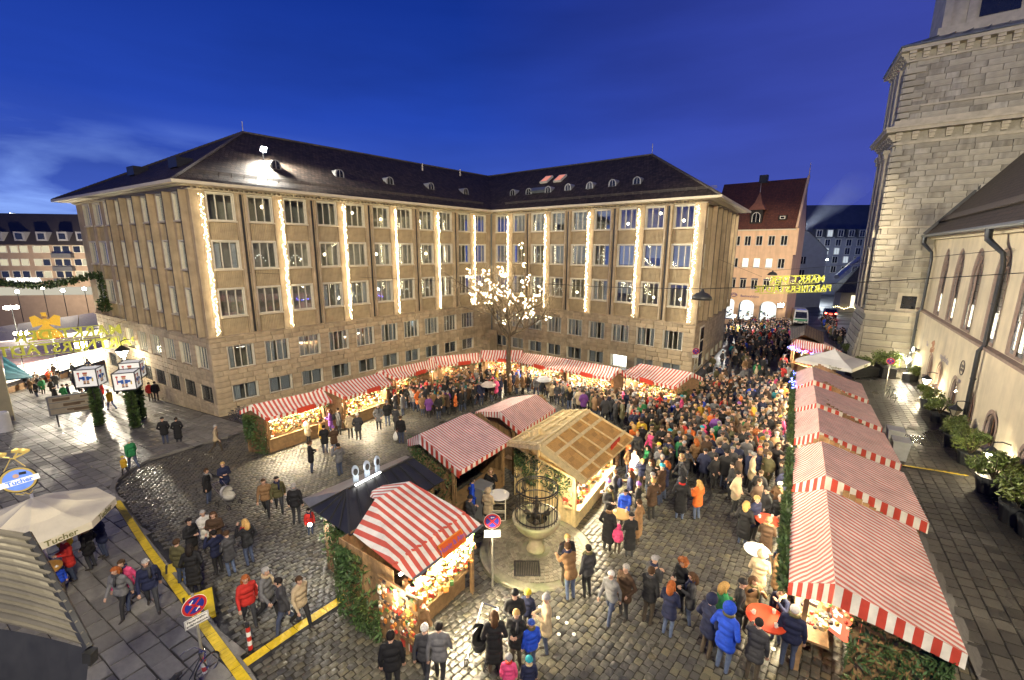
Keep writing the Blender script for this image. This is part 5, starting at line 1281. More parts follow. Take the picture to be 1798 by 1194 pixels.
def stall(name, label, eL, eR, rL, rR, bL=None, bR=None, cat='market stall', group='striped market stalls', roof=None, val=None, planked=False, lampw=90, sign=True, garl=True, gables='LR', wares=True, seed=0, fir='', inset=.45, vdrop=.28, tri=True, sideins=None):
    eL, eR, rL, rR = [Vector(p) for p in (eL, eR, rL, rR)]
    if bL is None:
        bL = rL+(rL-eL)*.75; bR = rR+(rR-eR)*.75; bL.z = eL.z+.25*(rL.z-eL.z); bR.z = eR.z+.25*(rR.z-eR.z)
    bL, bR = Vector(bL), Vector(bR); roof = roof or M_STR; val = val or M_STRV
    base = (eL+eR+bL+bR)/4; g = gz(base.x, base.y); root = thing(name, label, cat, (base.x, base.y, g), 0, group)
    d = Vector((eR.x-eL.x, eR.y-eL.y)).normalized(); F = Face(Vector((eL.x, eL.y)), d); w = (Vector((eR.x-eL.x, eR.y-eL.y))).length
    dep = -F.n.dot(Vector((bL.x+bR.x-eL.x-eR.x, bL.y+bR.y-eL.y-eR.y))/2)
    mb = MB(); canvas(mb, (eL, eR, rR, rL), roof); canvas(mb, (rL, rR, bR, bL), roof); mb.build('roof', None, root, world=True)
    mb = MB(); strip_uv(mb, eL, eR, .20, val)
    for s, (e, r, b) in (('L', (eL, rL, bL)), ('R', (eR, rR, bR))):
        if s in gables: strip_uv(mb, e, r, vdrop*.75, val, vdrop*1.15); strip_uv(mb, r, b, vdrop*1.15, val, vdrop*.8, .17)
    mb.build('valance', None, root, world=True)
    FOOT.append([tuple(p[:2]) for p in (eL.lerp(bL, .12), eR.lerp(bR, .12), bR, bL)])
    zg = min(gz(eL.x, eL.y), gz(eR.x, eR.y), gz(bL.x, bL.y), gz(bR.x, bR.y))-.05; ez = (eL.z+eR.z)/2; rz_ = (rL.z+rR.z)/2; bz = (bL.z+bR.z)/2
    ro = -F.n.dot(Vector((rL.x+rR.x-eL.x-eR.x, rL.y+rR.y-eL.y-eR.y))/2); ins = inset; i2 = .18
    # sides and back
    for s, t in (('L', i2), ('R', w-i2)):
        e_, b_, r_ = (eL, bL, rL) if s == 'L' else (eR, bR, rR); sd = Vector((b_.x-e_.x, b_.y-e_.y)); dep = sd.length; sd.normalize(); ro = sd.dot(Vector((r_.x-e_.x, r_.y-e_.y)))
        Fs = Face(Vector((e_.x, e_.y))-d*i2, sd) if s == 'R' else Face(Vector((e_.x, e_.y))+d*i2+sd*dep, -sd)
        hf = lambda y, dep=dep, ro=ro: (ez+(rz_-ez)*y/ro if y < ro else rz_+(bz-rz_)*(y-ro)/(dep-ro))-.15
        hh = hf if s == 'R' else (lambda x, hf=hf, dep=dep: hf(dep-x))
        si = sideins or ins; a, b = (si, dep-.12) if s == 'R' else (.12, dep-si)
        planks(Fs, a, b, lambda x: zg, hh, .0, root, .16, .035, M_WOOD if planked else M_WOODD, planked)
        if s in fir:
            mb = MB(); fir_wall(mb, Fs, a, b, .03, zg+.2, ez-.05, 1500, seed+ord(s)); mb.build('fir_cladding', None, root, world=True, kind='stuff')
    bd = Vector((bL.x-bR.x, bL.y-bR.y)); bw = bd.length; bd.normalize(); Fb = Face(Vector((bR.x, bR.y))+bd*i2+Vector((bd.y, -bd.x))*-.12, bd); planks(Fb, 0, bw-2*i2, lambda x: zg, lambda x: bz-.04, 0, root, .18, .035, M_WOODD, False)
    if 'B' in fir: mb = MB(); fir_wall(mb, Fb, 0, bw-2*i2, .03, zg+.2, bz-.1, 1500, seed); mb.build('fir_cladding', None, root, world=True, kind='stuff')
    mb = MB().use(M_WOOD); F.box(mb, i2+.05, w-i2-.05, -ins-.06, -ins, zg, g+.86); F.box(mb, i2, w-i2, -ins-.55, -ins+.12, g+.86, g+.92); mb.build('counter', None, root, world=True)
    mb = MB().use(M_WOOD)
    for t in (i2, w-i2): F.box(mb, t-.05, t+.05, -ins-.05, -ins+.05, zg, ez-.02)
    F.box(mb, 0, w, -ins-.05, -ins+.05, ez-.06, ez+.02); mb.build('post', None, root, world=True)
    rg = random.Random(seed+1)
    if wares:
        mb = MB()
        for k in range(int(w*60)):
            y = rg.random(); t = rg.uniform(i2+.12, w-i2-.12); o = -ins-.02-y*min(1.1, dep-ins-.4); z = g+.92+y*.85+rg.uniform(0, .1); s = rg.uniform(.05, .13)
            mb.use(rg.choice(GOODS))
            if rg.random() < .5: mb.box(F.at(t, o, z+s/2), (s*rg.uniform(.6, 1.6), s, s*rg.uniform(.6, 1.5)), rg.uniform(0, 3))
            else: mb.ico(F.at(t, o, z+s*.5), s*.55, 1)
        for k in range(int(w*7)):
            t = rg.uniform(i2+.1, w-i2-.1); z = ez-rg.uniform(.15, .5); mb.use(rg.choice(GOODS)); mb.octa(F.at(t, -ins+.05, z), rg.uniform(.04, .09)); mb.bar(F.at(t, -ins+.05, z), F.at(t, -ins+.05, ez-.05), .008)
        mb.build('wares', None, root, world=True, kind='stuff')
    if lampw:
        mb = MB().use(E_TUBE); n = max(1, int(w/1.6))
        for k in range(n): c = w*(k+.5)/n; F.box(mb, c-.35, c+.35, -ins-.42, -ins-.36, ez-.10, ez-.05)
        mb.build('lamp', None, root, world=True)
        c = F.at(w/2, -ins-.15, ez-.18); o = lamp('stall_light', 'AREA', c, lampw*w*LAMPK, (1., .83, .55), root, shape='RECTANGLE', size=w*.85, size_y=.25)
        fw = Vector((*F.n, -1.15)).normalized(); o.rotation_euler = fw.to_track_quat('-Z', 'Y').to_euler()
        xx = Vector((*F.d, 0)); zz = -fw; yy = zz.cross(xx); o.rotation_euler = Matrix((xx, yy, zz)).transposed().to_euler()
    if garl:
        mb = MB(); pts = [F.at(w*k/8, .02, ez-.22-.06*math.sin(math.pi*((k*.5) % 1))) for k in range(9)]; needles(mb, pts, .10, 130 if planked else 60, .12, seed); mb.build('garland', None, root, world=True, kind='stuff')
    if sign:
        mb = MB().use(M_REDB); F.box(mb, w*.42, w*.42+1.1, .05, .09, ez-.20, ez+.12); mb.build('sign_board', None, root, world=True)
    return root, F, w, dep, g, ez
def P3(q, h): return G(q[0], q[1], h)
# ---- the arc of stalls before the office front
ARC = [((439, 711), (566, 684), (469, 734), (583, 703), 'striped stall at the left end of the arc, beside parked bicycles'),
       ((570, 678), (669, 655), (606, 697), (689, 673), 'striped stall second from the left in the arc along the office front'),
       ((667, 651), (761, 631), (697, 664), (769, 644), 'striped stall third from the left in the arc along the office front'),
       ((757, 627), (840, 619), (772, 642), (846, 632), 'striped stall in the arc just left of the one behind the tree'),
       ((844, 615), (918, 615), (846, 631), (915, 632), 'striped stall straight behind the trunk of the lit tree'),
       ((920, 619), (998, 630), (908, 636), (985, 649), 'striped stall in the arc just right of the lit tree'),
       ((995, 630), (1089, 646), (987, 649), (1071, 664), 'striped stall in the arc under the single bright white window'),
       ((1125, 638), (1216, 654), (1085, 656), (1186, 679), 'striped stall at the street end of the arc, with onlookers standing behind its roof')]
ARCF = []
for i, (a, b, c, d, lb) in enumerate(ARC):
    r = stall('market_stall', lb, P3(c, 2.3), P3(d, 2.3), P3(a, 3.0), P3(b, 3.0), seed=i*7, lampw=150, gables='LR', roof=M_STRB, fir='R' if i == 7 else ('L' if i == 0 else ''))
    ARCF.append(r)
# ---- the row of stalls on the right, fronts to the square
ROW = [((1389, 866), (1385, 1023), (1451, 859), (1467, 1025), (1608, 928), (1700, 1150), 'big striped stall at the lower right corner with red price boards'),
       ((1394, 788), (1392, 850), (1442.6, 774.6), (1451, 835), (1587, 830), (1632, 919), 'striped stall directly behind the big stall with price boards'),
       ((1394.6, 724), (1395, 769.6), (1436, 716), (1439, 758), (1553, 761), (1583, 815), 'middle stall of the striped row beside the dark paving, next to grey bins'),
       ((1395.6, 684), (1395, 717), (1429, 676), (1434, 707.6), (1529, 711), (1549.8, 751), 'striped stall second in the row behind the one edged with blue lights'),
       ((1396, 654), (1395.6, 681), (1425.8, 643), (1428.5, 667), (1513, 674), (1525.6, 702.6), 'striped stall edged with blue lights, next to the white umbrella')]
ROWF = []
for i, (lf, ln, rf, rn, bf, bn, lb) in enumerate(ROW):
    r = stall('market_stall', lb, P3(lf, 2.4), P3(ln, 2.4), P3(rf, 3.3), P3(rn, 3.3), P3(bf, 2.2), P3(bn, 2.2), seed=50+i, lampw=110, sign=False, gables='R', planked=(i < 2), fir='R' if i == 0 else '', roof=M_STRR, vdrop=.42, inset=.4, sideins=(1.25 if i == 0 else None))
    ROWF.append(r)
    root = r[0]; mb = MB(); F = r[1]; w = r[2]
    needles(mb, [F.at(0, .08, r[5]-.1), F.at(w, .08, r[5]-.1)], .16, 260, .15, i); i or needles(mb, [P3(ln, 2.0), P3(rn, 2.75)], .12, 160, .13, i+9)
    mb.build('garland', None, root, world=True, kind='stuff')
# price boards on the near stall
root, F, w, dep, g, ez = ROWF[0]
Fs = Face(Vector(F.at(w-.05, -dep, 0)[:2]), F.n)
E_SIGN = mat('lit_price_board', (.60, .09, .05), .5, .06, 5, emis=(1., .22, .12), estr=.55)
t_a, z_a = on_face(Fs, 1450, 1050); t_b, z_b = on_face(Fs, 1512, 1150)
ta, tb = sorted((t_a, t_b)); zt_, zb_ = g+2.15, g+.75
Fp = Face(Vector(F.at(w+.02, -.25, 0)[:2]), Vector((F.d.x, F.d.y)))
P_a, P_b = G2(1452, 1105, .7), G2(1513, 1148, .7)
Fp = Face(P_a, (P_b-P_a).normalized()); Lp = (P_b-P_a).length
mb = MB().use(E_SIGN); Fp.box(mb, 0, Lp, -.03, .0, g+.7, g+2.05); pb = mb.build('price_board', None, root, world=True)
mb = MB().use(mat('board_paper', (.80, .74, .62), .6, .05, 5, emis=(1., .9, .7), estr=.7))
for x0, x1, z0, z1 in ((.04, .16, 1.62, 1.98), (.20, .42, 1.72, 1.96), (.50, .84, 1.62, 1.95), (.06, .38, .82, 1.10), (.12, .22, 1.18, 1.55), (.12, .40, 1.46, 1.54), (.12, .36, 1.28, 1.34)): Fp.box(mb, x0*Lp, x1*Lp, .004, .012, g+z0, g+z1)
mb.v = [tuple(Vector(q)-root.location) for q in mb.v]; mb.build('notice', None, pb)
mb = MB()
for k in range(14): mb.use(GOODS[(k*3) % 7]); mb.ico(Fp.at(Lp*(.45+.4*random.random()), .03, g+1.0+.7*random.random()), .05, 1)
mb.v = [tuple(Vector(q)-root.location) for q in mb.v]; mb.build('gingerbread', None, pb, kind='stuff')
lamp('board_light', 'POINT', Fp.at(Lp*.5, .7, g+2.2), 26, (1., .8, .5), root, shadow_soft_size=.15)
# blue light chain on the last stall
E_BLUE = emit('blue_bulb', (.10, .12, 1.), 30)
def blue_chain(label, pts, n):
    mb = MB().use(E_BLUE); P = [Vector(p) for p in pts]; seg = [(a, b) for a, b in zip(P, P[1:])]
    for k in range(n):
        a, b = seg[k*len(seg)//n]; c = a.lerp(b, random.random())+Vector((random.gauss(0, .06), random.gauss(0, .06), random.gauss(0, .07))); mb.octa(c, random.uniform(.02, .035))
    mb.use(M_WIRE); mb.tube(pts, .012, 4, cap=False); o = mb.build('blue_light_chain', None, None); return tag(o, label, 'fairy lights', 'chains of blue lights')
r = ROWF[4]; blue_chain('blue light chain round the front corner of the striped stall by the umbrella', [r[1].at(0, .1, r[5]), r[1].at(r[2], .12, r[5]), r[1].at(r[2]+.1, -1.0, r[5]+.35)], 90)
# ---- striped stall with blue lights beyond the umbrella, and the brown roofed hut behind it
r = stall('market_stall', 'striped stall with a blue light chain between umbrella and brown roofed hut', P3((1384, 609), 2.4), P3((1444, 621), 2.4), P3((1398, 595.5), 3.2), P3((1449, 605), 3.2), P3((1430, 590), 2.4), P3((1478, 617), 2.4), seed=80, lampw=110, roof=M_STRB, sign=True)
blue_chain('blue light chain along the eave of the striped stall before the brown roofed hut', [r[1].at(0, .06, r[5]-.05), r[1].at(r[2]*.3, .06, r[5]-.18), r[1].at(r[2]*.6, .06, r[5]-.05), r[1].at(r[2], .06, r[5]-.15)], 90)
M_BSHING = tiles('brown_shingles', (.25, .17, .11), (.20, .135, .09), .22, .25, .8, .6)
def plain_hut(name, label, eL, eR, rL, rR, bL, bR, roofm, cat='wooden hut', wallm=None):
    eL, eR, rL, rR, bL, bR = [Vector(p) for p in (eL, eR, rL, rR, bL, bR)]; base = (eL+eR+bL+bR)/4; g = gz(base.x, base.y)
    root = thing(name, label, cat, (base.x, base.y, g)); mb = MB().use(roofm); slope(mb, (eL, eR, rR, rL)); slope(mb, (bR, bL, rL, rR)); mb.build('roof', None, root, world=True)
    mb = MB().use(wallm or M_WOOD); c = base; k = lambda p: Vector((c.x+(p.x-c.x)*.86, c.y+(p.y-c.y)*.86, p.z-.08)); q = [k(p) for p in (eL, eR, bR, bL)]
    for i in range(4): a, b = q[i], q[(i+1) % 4]; mb.face([(a.x, a.y, g-.3), (b.x, b.y, g-.3), b, a])
    mb.face([k(eL), k(rL), k(bL)]); mb.face([k(eR), k(bR), k(rR)]); mb.build('wall', None, root, world=True); return root, q, g
plain_hut('wooden_hut', 'brown shingled hut with gable in the street crowd behind striped stall', P3((1387, 597.5), 2.6), P3((1388, 578), 2.6), P3((1412, 588), 3.7), P3((1415, 570), 3.7), P3((1447, 604), 2.6), P3((1446, 583), 2.6), M_BSHING)
# ---- centre: two striped roofs, wooden hut, black roofed stall, near striped stall
stall('market_stall', 'large striped stall left of the wooden hut, with a grey cabinet at its back', P3((806, 828), 2.4), P3((900, 771), 2.4), P3((736, 762), 3.3), P3((826, 724), 3.3), P3((715, 772), 2.4), P3((900, 771), 2.4)+P3((715, 772), 2.4)-P3((806, 828), 2.4), seed=90, lampw=0, sign=False, garl=False, gables='L', wares=False, fir='L', planked=True, vdrop=.40, roof=M_STR)
stall('market_stall', 'smaller striped stall with double pitched roof behind the wooden hut', P3((913, 758), 2.4), P3((975, 717), 2.4), P3((877, 723), 3.2), P3((942, 692), 3.2), P3((834.5, 723), 2.4), P3((897, 698), 2.4), seed=91, lampw=0, sign=False, garl=False, gables='L', wares=False, fir='', planked=True, roof=M_STR)
# wooden hut with shingled roof
M_PALEW = mat('pale_timber', (.84, .66, .33), .6, .15, 5, bump=.25, rnd=.15, tint=.15); M_SHG = mat('larch_shingle', (.68, .39, .12), .7, .2, 6, bump=.3, rnd=.22, tint=.3); M_SHGP = mat('pale_shingle', (.78, .57, .25), .7, .15, 6, bump=.3, rnd=.25, tint=.3)
eL, rL, bL, eR, rR, bR = P3((1026, 846), 2.35), P3((949, 784), 3.6), P3((893, 778), 2.5), P3((1111, 769.5), 2.35), P3((1032, 722.5), 3.6), P3((988.5, 722.5), 2.5)
hb = (eL+eR+bL+bR)/4; g = gz(hb.x, hb.y)
FOOT.append([tuple(p[:2]) for p in (eL, eR, bR, bL)])
hut = thing('wooden_hut', 'new timber hut with orange shingle roof and pale battens next to the fountain', 'wooden hut', (hb.x, hb.y, g))
mb = MB().use(M_PALEW)
for q in ((rL, rR, eR, eL), (rR, rL, bL, bR)): mb.sheet([p-Vector((0, 0, .10)) for p in q], .04)
mb.build('roof_deck', None, hut, world=True)
for (a, b, c, d), nu, nv, mO in (((rL, rR, eR, eL), 13, 12, M_SHG), ((rR, rL, bL, bR), 12, 9, M_SHGP)):
    bil = lambda f, g_: a.lerp(b, f).lerp(d.lerp(c, f), g_)
    mb = MB().use(mO); mb.box((0, 0, 0), (1, 1, 1)); me = mb.data('shingle')
    for i in range(nv):
        for j in range(nu):
            f, g_ = (j+.5)/nu, (i+.5)/nv; p = bil(f, g_); u = bil(f+.02, g_)-bil(f-.02, g_); v = bil(f, g_+.02)-bil(f, g_-.02); L, H = u.length/.04, v.length/.04; u.normalize(); n = u.cross(v).normalized(); n = n if n.z > 0 else -n; v = n.cross(u)
            M = Matrix((u, v, n)).transposed().to_4x4(); M.translation = p+n*(.04+random.uniform(0, .014))-hut.location
            o = link_mesh('shingle', me, hut); o.matrix_local = M @ Matrix.Rotation(random.uniform(-.03, .03), 4, 'X') @ Matrix.Diagonal((L/nu*.96, H/nv*1.06, .022, 1))
    for f in ((.02, .30, .80) if mO is M_SHG else (.03, .35, .62, .95)): mb = MB().use(M_PALEW); mb.bar(bil(0, f)+n*.10, bil(1, f)+n*.10, .13, .05, up=n); mb.build('batten', None, hut, world=True)
    for f in (.02, .25, .5, .74, .98): mb = MB().use(M_PALEW); mb.bar(bil(f, 0)+n*.085, bil(f, 1)+n*.085, .06, .045, up=n); mb.build('batten', None, hut, world=True)
for a, b in ((rL, eL), (rL, bL), (rR, eR), (rR, bR)): mb = MB().use(M_PALEW); mb.bar(a+Vector((0, 0, -.03)), b+Vector((0, 0, -.03)), .05, .22); mb.build('bargeboard', None, hut, world=True)
for a, b in ((eL, eR), (bL, bR)): mb = MB().use(M_PALEW); mb.bar(a-Vector((0, 0, .03)), b-Vector((0, 0, .03)), .05, .12); mb.build('eaves_board', None, hut, world=True)
fd = Vector((eL.x-bL.x, eL.y-bL.y)).normalized(); Fh_ = Face(Vector((bL.x, bL.y))+Vector((rR.x-rL.x, rR.y-rL.y)).normalized()*.35, fd); Lh = Vector((eL.x-bL.x, eL.y-bL.y)).length
zt_f = lambda t: min(bL.z+(rL.z-bL.z)*t/(Lh*.40), eL.z+(rL.z-eL.z)*(Lh-t)/(Lh*.60))-.10
planks(Fh_, .3, Lh-.55, lambda t: g-.2, zt_f, 0, hut, .15, .03, M_PALEW, True)
mb = MB().use(M_PALEW)
for t in (.3, 1.0, 1.75, Lh-.55): Fh_.box(mb, t-.06, t+.06, .02, .10, g-.2, zt_f(t)-.05)
Fh_.box(mb, .25, Lh-.5, .02, .12, g+2.2, g+2.32); mb.build('frame', None, hut, world=True)
mb = MB(); fir_wall(mb, Fh_, .38, .95, .06, g+.9, g+2.15, 420, 3, .15); fir_wall(mb, Fh_, 1.05, 1.6, .06, g+1.0, g+2.3, 380, 4, .15); fir_wall(mb, Fh_, 1.8, Lh-.8, .06, g+1.3, g+2.2, 520, 5, .15); mb.build('fir_cladding', None, hut, world=True, kind='stuff')
rd = Vector((rR.x-rL.x, rR.y-rL.y)).normalized()
Fo = Face(Vector((eL.x, eL.y))-fd*.55+rd*.35, rd); Lo = (eR-eL).length-.7
mb = MB().use(M_PALEW); Fo.box(mb, 0, Lo, -.08, 0, g-.3, g+.95); Fo.box(mb, -.05, Lo+.05, -.5, .18, g+.95, g+1.01)
for k in range(4): Fo.box(mb, Lo*k/3-.05, Lo*k/3+.05, -.08, .02, g-.3, g+2.3)
mb.build('counter', None, hut, world=True)
Fk = Face(Vector((bR.x, bR.y))+fd*.3-rd*.3, -rd); planks(Fk, 0, Lo, lambda t: g-.2, lambda t: bR.z-.05, 0, hut, .2, .03, M_PALEW, False)
mb = MB(); rg = random.Random(77)
for k in range(170): mb.use(rg.choice(GOODS)); mb.box(Fo.at(rg.uniform(0, Lo), -rg.uniform(0, .5), g+1.04+rg.uniform(0, .55)), (rg.uniform(.06, .2), .1, rg.uniform(.06, .18)), rg.uniform(0, 3))
mb.build('wares', None, hut, world=True, kind='stuff')
mb = MB().use(E_TUBE)
for k in range(3): Fo.box(mb, Lo*(k+.2)/3, Lo*(k+.8)/3, -.30, -.24, g+2.10, g+2.15)
mb.build('lamp', None, hut, world=True)
o = lamp('stall_light', 'AREA', Fo.at(Lo/2, .0, g+2.12), 420, (1., .83, .55), hut, shape='RECTANGLE', size=Lo*.9, size_y=.3)
fw = Vector((*Fo.n, -.9)).normalized(); xx = Vector((*Fo.d, 0)); o.rotation_euler = Matrix((xx, (-fw).cross(xx), -fw)).transposed().to_euler()
lamp('stall_light', 'POINT', Fh_.at(Lh-.9, .9, g+1.9), 60, (1., .83, .55), hut, shadow_soft_size=.2)
mb = MB().use(M_REDB); n = (rR-rL).cross(eL-rL).normalized(); n = n if n.z > 0 else -n
a = rL+(rR-rL)*.62+(eL-rL)*.93+n*.22; b = rL+(rR-rL)*.86+(eL-rL)*.93+n*.22; mb.bar(a, b, .04, .26); mb.build('sign_board', None, hut, world=True)
# black roofed stall
M_BITU = mat('black_sheet_roof', (.022, .022, .023), .45, .2, 2.5, bump=.15, spec=.6); M_GREYR = mat('roof_sheen_grey', (.18, .18, .185), .4, .15, 2.5, metal=.3)  # grey copy puts the rear slope's reflection into its colour
pts = {k: P3(q, h) for k, q, h in (('fL', (531, 876), 2.4), ('L', (545, 893), 2.4), ('nL', (614, 941), 2.4), ('rL', (609, 860), 3.1), ('rR', (724.5, 803.5), 3.1), ('R', (780, 843), 2.4), ('fR', (711, 800), 2.4))}
bb = (pts['fL']+pts['nL']+pts['R']+pts['fR'])/4; g = gz(bb.x, bb.y)
FOOT.append([tuple(pts[k_][:2]) for k_ in ('L', 'nL', 'R', 'fR', 'fL')])
bs = thing('fir_clad_stall', 'fir clad stall with black sheet roof and lit oval signs on its ridge', 'market stall', (bb.x, bb.y, g))
mb = MB().use(M_BITU)
for q in ((pts['nL'], pts['R'], pts['rR'], pts['rL']), (pts['L'], pts['nL'], pts['rL'])): mb.sheet(q, .05)
mb.build('roof', None, bs, world=True)
mb = MB().use(M_GREYR); mb.sheet((pts['fL'], pts['rL'], pts['rR'], pts['fR']), .05); mb.sheet((pts['L'], pts['rL'], pts['fL']), .05); mb.build('rear_roof', None, bs, world=True)
mb = MB().use(M_BITU); up = Vector((0, 0, .05))
for k in range(1, 8): f = k/8; mb.bar(pts['rL'].lerp(pts['rR'], f)+up*.4, pts['nL'].lerp(pts['R'], f)+up*.4, .035, .05)
for k in range(1, 4): f = k/4; mb.bar(pts['rL']+up*.4, pts['L'].lerp(pts['nL'], f)+up*.4, .03, .04)
for a, b in (('rL', 'nL'), ('rL', 'L'), ('rL', 'rR')): mb.bar(pts[a]+up*.6, pts[b]+up*.6, .06, .05)
mb.build('seam', None, bs, world=True)
mb = MB().use(M_WOODD); k = lambda p: Vector((bb.x+(p.x-bb.x)*.84, bb.y+(p.y-bb.y)*.84, p.z-.06)); q = [k(pts[i]) for i in ('L', 'nL', 'R', 'fR')]
for i in range(4): a, b = q[i], q[(i+1) % 4]; mb.face([(a.x, a.y, g-.3), (b.x, b.y, g-.3), b, a])
mb.build('wall', None, bs, world=True)
mb = MB()
for i, n_ in ((0, 1100), (1, 1700)):
    a, b = q[i], q[i+1]; Fw = Face(Vector((a.x, a.y)), Vector((b.x-a.x, b.y-a.y)).normalized()); fir_wall(mb, Fw, 0, (Vector((b.x-a.x, b.y-a.y))).length, .03, g-.1, g+2.3, n_, i, .17)
mb.build('fir_cladding', None, bs, world=True, kind='stuff')
o = lamp('stall_light', 'POINT', k(pts['L'])+(pts['L']-bb).normalized()*.5-Vector((0, 0, .55)), 90, (1., .93, .8), bs, shadow_soft_size=.1)
mb = MB().use(E_TUBE); mb.ico(k(pts['L'])+(pts['L']-bb).normalized()*.42-Vector((0, 0, .5)), .07, 1); mb.build('lamp', None, bs, world=True)
M_PALEB = mat('pale_blue_panel', (.36, .44, .54), .4, .06, 4)
for i, (x, y) in enumerate(((625, 846), (645, 837), (663, 828))):
    p = P3((x, y), 3.1); rr = thing("oval_ridge_sign", ('left' if i == 0 else 'middle' if i == 1 else 'tallest, outer')+' pale blue upright sign with black oval on the black stall ridge', 'sign', p, R(40+i*14), 'pale blue oval signs on the black roof'); rr.scale = (.58, .58, .6)
    mb = MB().use(M_PALEB); mb.box((0, 0, .18), (.30, .12, .36)); mb.lathe([(.0, 0)], n=3)
    n = 18; v = [(.20*math.cos(6.283*k/n), .33*math.sin(6.283*k/n)) for k in range(n)]
    mb.mesh([(x_, -.05, z+.66) for x_, z in v]+[(x_, .05, z+.66) for x_, z in v], [tuple(range(n)), tuple(range(2*n-1, n-1, -1))]+[(k, (k+1) % n, n+(k+1) % n, n+k) for k in range(n)]); mb.build('panel', None, rr)
    mb = MB().use(M_BLACKL); v = [(.13*math.cos(6.283*k/n), .20*math.sin(6.283*k/n)) for k in range(n)]; mb.mesh([(x_, -.075, z+.62) for x_, z in v]+[(x_, -.045, z+.62) for x_, z in v], [tuple(range(n)), tuple(range(2*n-1, n-1, -1))]+[(k, (k+1) % n, n+(k+1) % n, n+k) for k in range(n)]); mb.build('oval_face', None, rr)
mb = MB().use(emit('ridge_tube', (1., .98, .92), 8)); a, b = P3((624, 852), 3.16), P3((668, 829), 3.16); mb.bar(a, b, .04); mb.build('light_tube', None, bs, world=True)
lamp('ridge_light', 'POINT', (a+b)/2+Vector((-.3, .25, .3)), 9, (1., .97, .9), bs, shadow_soft_size=.1)
# near striped stall
c = {k: P3(q, h) for k, q, h in (('rL', (658, 877), 3.25), ('rR', (719, 845), 3.25), ('fR', (818, 900), 2.62), ('fL', (689, 992), 2.62), ('bL', (620, 937), 2.72), ('eL', (724, 1017), 2.25), ('eR', (846, 921), 2.25))}
bb = (c['fL']+c['fR']+c['rL']+c['rR'])/4; g = gz(bb.x, bb.y)
FOOT.append([tuple(c[k_][:2]) for k_ in ('rL', 'bL', 'fL', 'eL', 'eR', 'fR', 'rR')])
ns = thing('market_stall', 'bright broad striped stall with orange sign board beside the fountain', 'market stall', (bb.x, bb.y, g))
mb = MB(); u_ = (c['fR']-c['fL']).normalized(); n = u_.cross(c['rL']-c['fL']).normalized(); v_ = n.cross(u_)
def cuv(p): return ((Vector(p)-c['fL']).dot(u_), (Vector(p)-c['fL']).dot(v_))
mb.use(M_STRB)
for pg in ((c['fL'], c['fR'], c['rR'], c['rL']), (c['bL'], c['fL'], c['rL'])): mb.face(pg, [cuv(p) for p in pg]); mb.face([p-Vector((0, 0, .02)) for p in pg][::-1], [cuv(p) for p in pg][::-1])
mid = [c['fL'].lerp(c['eL'], .0)-Vector((0, 0, .02)), c['fR']-Vector((0, 0, .02))]
pg = (c['eL'], c['eR'], mid[1], mid[0]); mb.face(pg, [cuv(p) for p in pg]); mb.face([p-Vector((0, 0, .02)) for p in pg][::-1], [cuv(p) for p in pg][::-1])
for k in range(14):
    f = (k+.5)/14; p = c['fL'].lerp(c['fR'], f); mb.use(M_STRB); mb.ico(p+Vector((0, 0, .0)), .055, 1, (1.6, .8, .6))
back = c['rR']-(c['fR']-c['rR'])*.8; back.z = g+2.5; back2 = c['rL']-(c['fL']-c['rL'])*.6; back2.z = g+2.5
mb.use(M_STRB); pg = (c['rL'], c['rR'], back, back2); mb.face(pg, [cuv(p) for p in pg]); mb.build('roof', None, ns, world=True)
mb = MB().use(M_ZINC); a, b = c['eL'], c['eR']; mb.bar(a, b, .14, .02); mb.build('edge_strip', None, ns, world=True)
d = Vector((c['fR'].x-c['fL'].x, c['fR'].y-c['fL'].y)).normalized(); w = Vector((c['fR'].x-c['fL'].x, c['fR'].y-c['fL'].y)).length; F = Face(Vector((c['fL'].x, c['fL'].y)), d)
planks(Face(Vector(F.at(.10, 1.0, 0)[:2])*0+Vector(F.at(.10, -2.4, 0)[:2]), F.n), 0, 2.3, lambda t: g-.1, lambda t: g+2.45, 0, ns, .15, .03, M_WOOD, True)
planks(Face(Vector(F.at(w-.1, 0, 0)[:2]), -F.n), .1, 2.3, lambda t: g-.1, lambda t: g+2.45, 0, ns, .15, .03, M_WOOD, True)
planks(Face(Vector(F.at(w-.1, -2.4, 0)[:2]), -d), 0, w-.2, lambda t: g-.1, lambda t: g+2.4, 0, ns, .15, .03, M_WOODD, False)
Fl = Face(Vector(F.at(.06, -2.4, 0)[:2]), F.n)
mb = MB(); fir_wall(mb, Fl, 0, 1.75, .03, g-.1, g+2.3, 1900, 8, .17); mb.build('fir_cladding', None, ns, world=True, kind='stuff')
mb = MB().use(M_WOOD)
for t in (.12, w-.12): F.box(mb, t-.05, t+.05, .25, .35, g-.2, g+2.35)
F.box(mb, .1, w-.1, -.15, .15, g+.75, g+.82); F.box(mb, .1, w-.1, -.1, .0, g-.1, g+.75); mb.build('counter', None, ns, world=True)
mb = MB().use(M_STRV)
strip_uv(mb, F.at(.1, .05, g+.72), F.at(.1, .95, g+.72), .45, M_STRV); mb.build('side_valance', None, ns, world=True)
Fw_ = Face(Vector(F.at(.02, -.6, 0)[:2]), F.n); mb = MB().use(M_WOOD); Fw_.box(mb, 0, 1.5, 0, .05, g+.7, g+2.2); shw = mb.build('display_case', None, ns, world=True)
mb = MB(); rg = random.Random(12)
for k in range(150): mb.use(rg.choice(GOODS)); mb.box(Fw_.at(rg.uniform(.06, 1.44), .07, g+rg.uniform(.78, 2.12)), (rg.uniform(.04, .12), .05, rg.uniform(.04, .12)), Fw_.rz)
mb.v = [tuple(Vector(q)-ns.location) for q in mb.v]; mb.build('wares', None, shw, kind='stuff')
mb = MB(); rg = random.Random(13)
